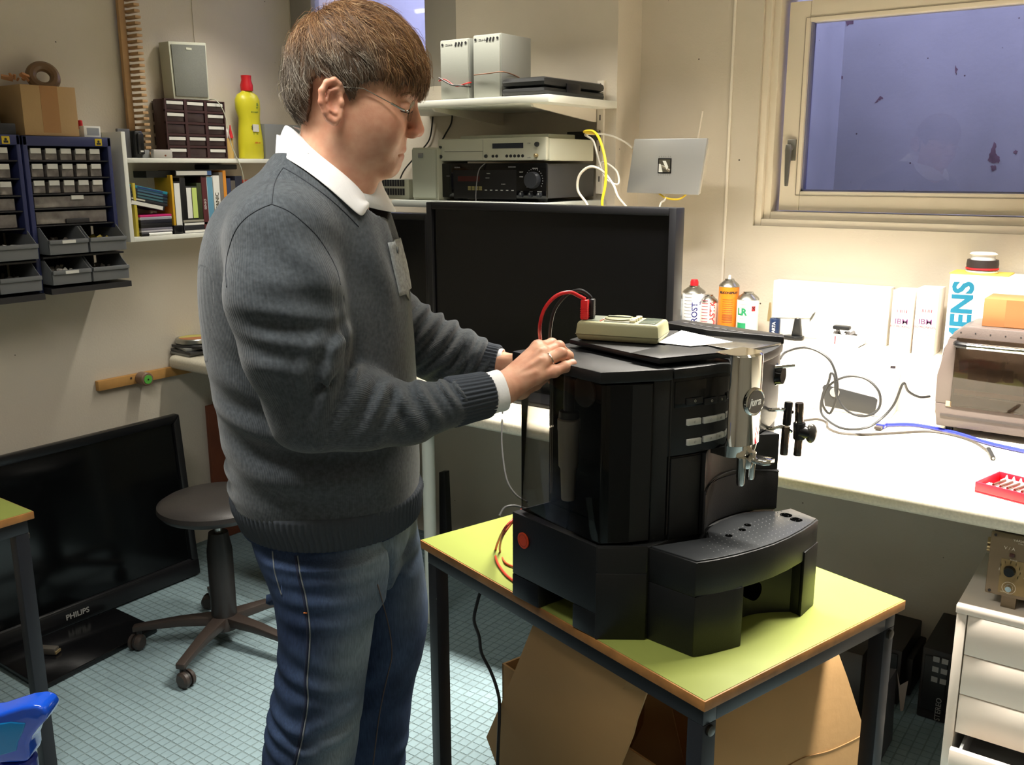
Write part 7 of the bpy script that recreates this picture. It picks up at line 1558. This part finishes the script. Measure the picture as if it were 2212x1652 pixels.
# seams of the sweater
seam_m = mat('seam_dark', (54, 58, 64), .95)
def seam(pts, r=.0008, name='seam', tree=None, par=None, m_=None, off=.0002):
    P = []; n = len(pts)
    for i in range(n-1):
        a, b, c, d = (np.array(pts[j], float) for j in (max(i-1, 0), i, i+1, min(i+2, n-1)))
        for t in np.linspace(0, 1, 7)[:-1]: w = .5*((2*b)+(c-a)*t+(2*a-5*b+4*c-d)*t*t+(3*b-a-3*c+d)*t**3); P.append(hit(w[0], w[1], off, tree))
    P.append(hit(*pts[-1], off, tree)); return MB().tube(P, r, 6, smooth=False).build(name, m_ or seam_m, par or sw_, smooth=180)
seam([(612, 362), (600, 380), (592, 400), (589, 420), (587, 441)]); seam([(587, 441), (560, 452), (530, 472), (508, 500), (494, 540), (488, 580), (490, 620)])
seam([(587, 441), (622, 455), (655, 480), (685, 510), (710, 548), (728, 585), (735, 615)]); seam([(612, 362), (640, 378), (680, 405), (715, 432), (748, 462), (775, 490)], .0009)
# breast pocket
ph = hit(846, 575); pb = ph.dot(FH); zt_, zb3 = q3(845, 524, pb)[2], q3(880, 640, pb)[2]
G = []
for i in range(9):
    row = []
    for j in range(13):
        bb = pb+.105*i/8; zz = zt_-.0*(i/8)+(zb3-zt_)*j/12+(-.012 if j == 12 and 2 < i < 6 else 0)
        o = MANM @ Vector((.3, bb, zz)); h_ = bvh.ray_cast(o, -RT); p_ = h_[0] if h_[0] is not None else MANM @ Vector((-.15, bb, zz)); row.append(p_+RT*.0016)
    G.append(row)
mb = MB(); vs = [p for r in G for p in r]; mb.add(vs, [(i*13+j, (i+1)*13+j, (i+1)*13+j+1, i*13+j+1) for i in range(8) for j in range(12)]); mb.open = True
pk_ = mb.build('breast_pocket', mat('pocket_heather', (150, 154, 154), .9, var=.25, vs=180), sw_, smooth=180); sm = pk_.modifiers.new('thick', 'SOLIDIFY'); sm.thickness = .0015
bt_ = G[1][3]; MB().lathe(G[2][2]+RT*.001, [(0, 0), (.006, 0), (.0055, .002), (0, .002)], RT, 18).build('button', mat('button_grey', (90, 92, 92), .4), pk_)
MB().slab([G[3][6]+RT*.001, G[3][9]+RT*.001, G[4][9]+RT*.001, G[4][6]+RT*.001], RT*.0008).build('tab', mat('tab_dark', (50, 54, 58), .6), pk_)
# shirt collar
topc = [(616, 268, .0), (632, 276, -.030), (660, 303, -.052), (700, 336, -.066), (740, 366, -.066), (775, 393, -.048), (797, 411, -.020), (803, 419, -.002)]
botc = [(598, 328, -.004), (612, 343, -.055), (650, 366, -.092), (697, 403, -.112), (735, 436, -.112), (768, 466, -.092), (781, 473, -.075), (803, 432, -.006)]
def collar(sgn, name):
    T_ = [q3(x, y, BH+.02+sgn*-d) for x, y, d in topc]; B_ = [q3(x, y, BH+.02+sgn*-d) for x, y, d in botc]
    if sgn > 0:
        T_ = [np.array([t_[0], 2*(BH+.02)-t_[1], t_[2]]) for t_ in (q3(x, y, BH+.02+d) for x, y, d in topc)]; B_ = [np.array([t_[0], 2*(BH+.02)-t_[1], t_[2]]) for t_ in (q3(x, y, BH+.02+d) for x, y, d in botc)]
    for i_, (x, y, d) in enumerate(botc):
        if 1 <= i_ <= 6:
            w = np.array(MANM.inverted() @ hit(x, y, .005))
            if abs(w[1]-1.45) < .12: w[1] = min(w[1], 1.56-.03); B_[i_] = w if sgn < 0 else np.array([w[0], 2*(BH+.02)+.02-w[1], w[2]])
    vs = []; K_ = 8
    for t_, b_ in zip(T_, B_):
        for k in range(K_):
            f = k/(K_-1); p = t_*(1-f)+b_*f; p = p+np.array([0, (1 if sgn > 0 else -1)*.006*math.sin(math.pi*f), .003*math.sin(math.pi*f)])
            pm = np.array([p[0], 2*(BH+.03)-p[1], p[2]]) if sgn > 0 else p; g_ = MANM @ Vector(pm)-C0; zz_ = g_.dot(FW); w = np.array(MANM.inverted() @ hit(1106+F*g_.dot(R_)/zz_, 826-F*g_.dot(U_)/zz_, .008))
            if w[1] < pm[1] and pm[1]-w[1] < .06: pm = w; p = np.array([pm[0], 2*(BH+.03)-pm[1], pm[2]]) if sgn > 0 else pm
            vs.append(p)
    n = len(T_); mb = MB(MANM); mb.open = True; mb.add(vs, [(i*K_+j, i*K_+j+1, (i+1)*K_+j+1, (i+1)*K_+j) for i in range(n-1) for j in range(K_-1)])
    o = mb.build(name, shirt, man, smooth=180); s_ = o.modifiers.new('s', 'SOLIDIFY'); s_.thickness = .0022; s_.offset = 0; ss = o.modifiers.new('u', 'SUBSURF'); ss.levels = 2; ss.render_levels = 2; return o
collar(-1, 'shirt_collar'); collar(1, 'shirt_collar')
# inner stand of the collar and shirt front
sr = []
for (x, y), rr in (((708, 330), .0625), ((714, 372), .068), ((724, 420), .078)):
    c_ = q3(x, y, BH+.02); sr.append([Vector(c_)+Vector((rr*1.22*math.cos(a_), rr*math.sin(a_), -.028*math.cos(a_) if True else 0)) for a_ in np.linspace(0, 6.28318, 33)[:-1]])
mb = MB(MANM); mb.open = True; mb.loft(sr, cap=False); o = mb.build('shirt_stand', shirt, man, smooth=180); s_ = o.modifiers.new('s', 'SOLIDIFY'); s_.thickness = .002
# ---- jeans
v = Vox((-.52, 1.33, .03), (-.08, 1.80, .99), .0048)
v.rows(nl, k=0, ex=2.1); v.rows(flr, k=.02, ex=2.1)
v.rows([(.79, -.400, -.205, 1.555, .14), (.86, -.440, -.185, 1.555, .152), (.93, -.462, -.180, 1.555, .150), (.975, -.450, -.190, 1.555, .140)], k=.03, ex=2.3)
for c_, r_, ax, lam, am, ph, sk in ((q3(700, 1225, 1.38), .14, (0, 0, 1), .034, .0022, 0, .12), (q3(690, 1340, 1.37), .12, (.1, 0, 1), .05, .0018, 1, .1), (q3(640, 1500, 1.38), .15, (.5, 0, 1), .055, .0026, 1, .3), (q3(600, 1580, 1.4), .13, (.6, 0, 1), .045, .0034, 0, .3), (q3(850, 1200, 1.58), .12, (-.2, 0, 1), .036, .004, 0, -.4), (q3(800, 1480, 1.58), .16, (-.5, 0, 1), .05, .003, 2, -.3), (q3(720, 1600, 1.38), .12, (-.3, 0, 1), .05, .004, 0, 0), (np.array([-.33, 1.46, .25]), .25, (0, 0, 1), .06, .004, 0, 0), (np.array([-.27, 1.65, .25]), .25, (0, 0, 1), .06, .004, 1, 0)): v.wave(c_, r_, ax, lam, am, ph, sk)
v.cap(q3(835, 1160, 1.46), q3(830, 1400, 1.52), .003, .003, k=.02, sign=-1)
jp = v.mesh()
def a_fade(V): # worn, bleached front of the thighs
    c1 = np.interp(V[:, 2], [.45, .6, .8, .9], [-.315, -.268, -.235, -.215]); c2 = np.interp(V[:, 2], [.45, .6, .8, .9], [-.20, -.185, -.175, -.175])
    n_ = V[:, 1] < 1.555; m_ = np.where(n_, np.exp(-((V[:, 0]-c1-.0)/.048)**2), .45*np.exp(-((V[:, 0]-c2)/.04)**2)*np.clip((V[:, 2]-.5)/.3, .1, 1)); return np.clip(m_*np.where(V[:, 2] > .4, 1, .2)*(.75+.25*np.sin(V[:, 2]*37)), 0, 1)
den = mat('denim', (48, 62, 92), .85, spec=.2); nt = den.node_tree; bs_ = nt.nodes['Principled BSDF']; tc = node(nt, 'ShaderNodeTexCoord')
mp = node(nt, 'ShaderNodeMapping'); mp.inputs['Scale'].default_value = (1, 1, .12); nt.links.new(tc.outputs['Object'], mp.inputs['Vector'])
nz = node(nt, 'ShaderNodeTexNoise'); nz.inputs['Scale'].default_value = 420; nz.inputs['Detail'].default_value = 3; nt.links.new(mp.outputs[0], nz.inputs['Vector'])
nz2 = node(nt, 'ShaderNodeTexNoise'); nz2.inputs['Scale'].default_value = 14; nz2.inputs['Detail'].default_value = 5; nt.links.new(tc.outputs['Object'], nz2.inputs['Vector'])
rp = node(nt, 'ShaderNodeValToRGB'); rp.color_ramp.elements[0].position = .3; rp.color_ramp.elements[1].position = .72; rp.color_ramp.elements[0].color = (*lin((34, 46, 72)), 1); rp.color_ramp.elements[1].color = (*lin((60, 77, 108)), 1); nt.links.new(nz2.outputs['Fac'], rp.inputs['Fac'])
o_ = attr_mix(nt, bs_, rp.outputs['Color'], 'fade', (142, 156, 164), .75)
mx = node(nt, 'ShaderNodeMix', data_type='RGBA', blend_type='OVERLAY'); mx.inputs['Factor'].default_value = .5; nt.links.new(o_, mx.inputs[6]); nt.links.new(nz.outputs['Fac'], mx.inputs[7]); nt.links.new(mx.outputs[2], bs_.inputs['Base Color'])
bp = node(nt, 'ShaderNodeBump'); bp.inputs['Strength'].default_value = .3; bp.inputs['Distance'].default_value = .0006; nt.links.new(nz.outputs['Fac'], bp.inputs['Height']); nt.links.new(bp.outputs['Normal'], bs_.inputs['Normal'])
jn = mesh_obj('jeans', [jp], den, man, dict(fade=a_fade))
jb = BVHTree.FromPolygons([v_.co for v_ in jn.data.vertices], [tuple(p.vertices) for p in jn.data.polygons])
st_m = mat('jeans_seam', (122, 128, 132), .8); st_d = mat('jeans_seam_dark', (34, 42, 66), .85)
sd = [(643, 1200), (650, 1245), (660, 1285), (667, 1330), (670, 1370), (668, 1420), (664, 1470), (666, 1510), (662, 1545), (656, 1580), (648, 1620), (640, 1651)]
seam(sd, .0013, 'side_seam', jb, jn, st_m, .0006); seam([(x-5, y) for x, y in sd], .0022, 'side_seam', jb, jn, st_d, .0)
seam([(589, 1190), (593, 1230), (601, 1260), (609, 1285)], .0011, 'pocket_seam', jb, jn, st_m, .0006)
seam([(815, 1262), (826, 1300), (838, 1345), (845, 1385), (846, 1420), (838, 1455), (828, 1500), (820, 1540), (812, 1600), (806, 1651)], .0012, 'side_seam', jb, jn, mat('seam_brown', (96, 84, 82), .8), .0004)
pts_ = [hit(x, y, .002, jb) for x, y in ((657, 1322), (664, 1322))]; MB().tube(pts_, .0014, 6).build('rivet_stitch', mat('stitch_orange', (190, 110, 50), .7), jn)
# waistband and loose back pocket flap
wb_ = [[MANM @ Vector((-.322+(.146+o)*math.cos(a_), 1.556+(.155+o)*math.sin(a_), z_)) for a_ in np.linspace(0, 6.28318, 49)[:-1]] for z_, o in ((.90, .0), (.935, .002), (.945, .001), (.945, -.004), (.90, -.005))]
mb = MB(); mb.open = True; mb.loft(wb_, cap=False); mb.build('waistband', den, jn, smooth=180)
f0 = [hit(x, y, .0, jb) for x, y in ((606, 1262), (603, 1312))]
MB().loft([[hit(608, 1262, 0, jb), hit(612, 1300, 0, jb), hit(612, 1304, 0, jb)+FH*.01, hit(608, 1262, 0, jb)+FH*.01], [PB(590, 1280, 1.45), PB(584, 1306, 1.44), PB(584, 1308, 1.46), PB(590, 1282, 1.47)], [PB(575, 1285, 1.45), PB(574, 1302, 1.45), PB(574, 1304, 1.46), PB(575, 1287, 1.46)]]).build('pocket_flap', den, jn, smooth=180)
# shoes
for sx, yb_, xa in ((0, 1.457, -.378), (1, 1.657, -.283)):
    v = Vox((xa-.13, yb_-.08, -.005), (xa+.25, yb_+.08, .14), .005); v.cap((xa-.04, yb_, .045), (xa+.16, yb_, .030), .043, .036, k=0); v.cap((xa, yb_, .05), (xa, yb_, .10), .045, .042, k=.02); v.ell((xa+.06, yb_, -.10), (.5, .5, .106), k=.004, sign=-1)
    mesh_obj('shoe', [v.mesh()], mat('shoe_leather', (50, 42, 38), .45), man)
    MB(MANM).prism([(xa-.085+.30*t_ if False else xa+.06+.145*math.cos(a_), yb_+.045*math.sin(a_)) for a_ in np.linspace(0, 6.28318, 25)[:-1] for t_ in (0,)], .0008, .012).build('sole', black_pl, man, bevel=.002)
# ---- hair: cap plus strands
HC = E(771, 150); HR = np.array([.112, .088, .105]); rotH = -.2
hl = [(560, 262), (615, 262), (640, 268), (676, 262), (688, 225), (692, 185), (704, 172), (735, 172), (752, 182), (762, 205), (772, 222), (784, 216), (792, 188), (830, 180), (870, 186), (900, 190), (925, 196), (960, 200)]
HA = np.array([E(x, y)[0] for x, y in hl]); HZ = np.array([E(x, y)[2] for x, y in hl])
v = Vox((-.375, 1.42, 1.48), (-.10, 1.62, 1.79), .0022)
v.ell(HC-np.array([.000, 0, .004]), HR*.955, rotH, k=0); v.ell(E(690, 212), (.044, .064, .045), 0, k=.03)
sl, (X, Y, Z) = v.sub((-.24, 1.52, 1.63), .4); zt2 = np.interp(X.ravel(), HA, HZ).reshape(X.shape).astype(np.float32)
v.d[sl] = np.maximum(v.d[sl], (zt2-Z)*.6+.0015*np.sin(X*900)+.001*np.sin(X*2100+Y*500))
hair_m = D.materials.new('hair_brown'); hair_m.use_nodes = True; nt = hair_m.node_tree; b = nt.nodes['Principled BSDF']; b.inputs['Roughness'].default_value = .45; b.inputs['Specular IOR Level'].default_value = .35
hi = node(nt, 'ShaderNodeHairInfo'); rp = node(nt, 'ShaderNodeValToRGB'); nt.links.new(hi.outputs['Random'], rp.inputs['Fac']); nt.links.new(rp.outputs['Color'], b.inputs['Base Color'])
E_ = rp.color_ramp.elements; E_[0].position = 0; E_[0].color = (*lin((74, 52, 34)), 1); E_[1].position = 1; E_[1].color = (*lin((206, 176, 134)), 1); e_ = E_.new(.45); e_.color = (*lin((122, 86, 54)), 1); e_ = E_.new(.85); e_.color = (*lin((160, 118, 76)), 1)
cap_m = mat('hair_base', (88, 64, 44), .6, var=.35, vs=90)
hcap = mesh_obj('hair', [v.mesh()], cap_m, man)
rs = np.random.RandomState(5); NS = 22000; PTS = 8
Wl = E(690, 22); cH, sH = math.cos(rotH), math.sin(rotH)
def toU(p): d = p-HC; x = (d[:, 0]*cH+d[:, 2]*sH)/HR[0]; z = (-d[:, 0]*sH+d[:, 2]*cH)/HR[2]; return np.stack([x, d[:, 1]/HR[1], z], 1)
def frU(u): x, y, z = u[:, 0]*HR[0], u[:, 1]*HR[1], u[:, 2]*HR[2]; return np.stack([x*cH-z*sH, y, x*sH+z*cH], 1)+HC
u = rs.normal(size=(NS*3, 3)); u /= np.linalg.norm(u, axis=1)[:, None]; p = frU(u*.97); ok = p[:, 2] > np.interp(p[:, 0], HA, HZ)+.003; ok &= (u[:, 1] < .6) | (rs.rand(len(u)) < .5); u = u[ok][:NS]; n_ = len(u)
hv = v; gx_, gy_, gz_ = np.gradient(hv.d, hv.h)
def smp(A_, q):
    f = (q-hv.lo)/hv.h; f = np.clip(f, 0, np.array(A_.shape)-1.001); i0 = f.astype(int); t = f-i0; r = 0
    for dx in (0, 1):
        for dy in (0, 1):
            for dz in (0, 1): r = r+A_[i0[:, 0]+dx, i0[:, 1]+dy, i0[:, 2]+dz]*(t[:, 0] if dx else 1-t[:, 0])*(t[:, 1] if dy else 1-t[:, 1])*(t[:, 2] if dz else 1-t[:, 2])
    return r
def snap(q, tg):
    g = np.stack([smp(gx_, q), smp(gy_, q), smp(gz_, q)], 1); g /= np.maximum(np.linalg.norm(g, axis=1), 1e-6)[:, None]; lowz = (q[:, 2] < np.interp(q[:, 0], HA, HZ)+.012)[:, None]
    gg = q-HC; gg /= np.linalg.norm(gg, axis=1)[:, None]; g = np.where(lowz, gg, g); d = np.where(lowz[:, 0], 0, smp(hv.d, q)); return q-g*(d-np.where(lowz[:, 0], 0, tg))[:, None], g
P = np.zeros((n_, PTS, 3)); L = rs.uniform(.026, .050, n_); p0 = frU(u*.97); P[:, 0], g0 = snap(p0, -.004)
front = np.clip((P[:, 0, 0]-E(780, 100)[0])/.08, 0, 1); L += .030*front*rs.rand(n_)
cl = np.floor(P[:, 0]*np.array([95, 95, 95])); hsh = np.abs(np.sin(cl@np.array([12.9, 78.2, 37.7]))*43758.5) % 1; ang_ = (hsh-.5)
tg = rs.uniform(-.003, .0045, n_)+.0035*(hsh-.5)+.006*(rs.rand(n_) < .04); jit = rs.normal(size=(n_, 3))*.13
for k in range(1, PTS):
    q = P[:, k-1]; _, nw = snap(q, 0)
    t = q-Wl; t /= np.linalg.norm(t, axis=1)[:, None]; t = t+np.array([.12, 0, -.50])+jit+np.stack([np.zeros(n_), np.zeros(n_), -front*.5], 1); t -= nw*(t*nw).sum(1)[:, None]; t /= np.linalg.norm(t, axis=1)[:, None]
    t = t+np.cross(nw, t)*(ang_*.9+.25*np.sin(q[:, 0]*110+q[:, 2]*80)*(k/PTS))[:, None]; t /= np.linalg.norm(t, axis=1)[:, None]
    P[:, k], _ = snap(q+t*(L/PTS)[:, None], -.004+(tg+.004)*min(k/3, 1))
end = P[:, -1]; keep = end[:, 2] > np.interp(end[:, 0], HA, HZ)-.010-.012*(front > .6); P = P[keep]; n_ = len(P)
Pw = P.reshape(-1, 3) @ np.array(MANM.to_3x3()).T
hc_ = D.hair_curves.new('hair_strands'); hc_.add_curves([PTS]*n_); hc_.attributes['position'].data.foreach_set('vector', Pw.astype('f').ravel())
ra_ = hc_.attributes.get('radius') or hc_.attributes.new('radius', 'FLOAT', 'POINT'); ra_.data.foreach_set('value', np.tile(np.linspace(.00030, .00010, PTS), n_).astype('f'))
gr_ = hc_.attributes.new('grey', 'FLOAT', 'CURVE'); rr0 = P[:, 0]; gv = np.clip((E(0, 95)[2]-rr0[:, 2])/.035+.5, 0, 1)*np.clip((E(840, 0)[0]-rr0[:, 0])/.03, 0, 1); gr_.data.foreach_set('value', gv.astype('f'))
at = node(nt, 'ShaderNodeAttribute', attribute_name='grey'); mx = node(nt, 'ShaderNodeMix', data_type='RGBA'); r2 = node(nt, 'ShaderNodeValToRGB'); nt.links.new(hi.outputs['Random'], r2.inputs['Fac']); r2.color_ramp.elements[0].color = (*lin((50, 40, 32)), 1); r2.color_ramp.elements[1].color = (*lin((176, 166, 150)), 1); e_ = r2.color_ramp.elements.new(.5); e_.color = (*lin((92, 78, 64)), 1)
nt.links.new(at.outputs['Fac'], mx.inputs['Factor']); nt.links.new(rp.outputs['Color'], mx.inputs[6]); nt.links.new(r2.outputs['Color'], mx.inputs[7]); nt.links.new(mx.outputs[2], b.inputs['Base Color'])
hc_.materials.append(hair_m); ho = link('hair_strands', hc_, hcap); ho['kind'] = 'stuff'
# eyelashes / brow
MB(MANM).tube([E(890, 240, -.026), E(888, 243, -.034), E(878, 243, -.0425), E(864, 239, -.0465)], .0010, 6).build('eyelashes', mat('lash_dark', (60, 42, 34), .8), man)
MB(MANM).tube([E(891, 205, -.022), E(884, 201, -.038), E(866, 206, -.051)], [.0026, .0012], 6).build('eyebrow', mat('brow_brown', (120, 88, 62), .8), man)
# ---- glasses and ring (worn things)
gls = thing('glasses', 'rimless glasses with thin silver temples on the nose of the man', 'glasses')
gm_ = mat('glasses_silver', (206, 200, 190), .2, metal=1); ln = mat('lens_glass', (240, 244, 240), .02, trans=1, ior=1.2)
fwd = Vector((math.cos(-.28), 0, math.sin(-.28))); upv = Vector((math.sin(.28), 0, math.cos(.28)))
MB(MANM).tube([E(742, 188, -.083), E(785, 191, -.077), E(845, 223, -.068)], .0008, 8, smooth=False).build('temple', gm_, gls)
MB(MANM).tube([E(845, 223, -.068), E(868, 236, -.064), E(874, 238, -.061)], .0017, 8, smooth=False).build('hinge', gm_, gls)
MB(MANM).tube([E(742, 188, .084), E(785, 191, .080), E(868, 236, .070)], .0011, 8, smooth=False).build('temple', gm_, gls)
for s_ in (-1, 1):
    c_ = Vector(E(888, 241, .033*s_)); out = []
    for o_ in (-.0009, .0009): out.append([c_+fwd*o_+Vector((0, 1, 0))*(.026*math.cos(a_))+upv*(.0165*math.sin(a_)*(1.0 if abs(math.sin(a_)) < .9 else .95)) for a_ in np.linspace(0, 6.28318, 29)[:-1]])
    MB(MANM).loft(out).build('lens', ln, gls, smooth=30)
    MB(MANM).torus(c_, .0, .0, (1, 0, 0)) if False else None
    rim = [c_+Vector((0, 1, 0))*(.026*math.cos(a_))+upv*(.0168*math.sin(a_)) for a_ in np.linspace(.1, 3.04, 20)]
    MB(MANM).tube(rim, .0007, 6, smooth=False).build('rim', gm_, gls)
    MB(MANM).ell(Vector(E(880, 240, .058*s_)), .0022, .002, .0022, 10, 8).build('lug', gm_, gls)
MB(MANM).tube([Vector(E(890, 236, -.009)), Vector(E(897, 230, 0)), Vector(E(890, 236, .009))], .0011, 8).build('bridge', gm_, gls)
rc = mc[2]+(fg[2][1][0]-mc[2])*.40; ra2 = Vector(fg[2][1][0]-mc[2]).normalized()
one(MB(MANM).torus(Vector(rc), .0116, .0013, ra2, 32, 8), 'finger_ring', mat('ring_silver', (210, 205, 195), .15, metal=1), 'silver ring on the hand of the man', 'ring')

finalize()
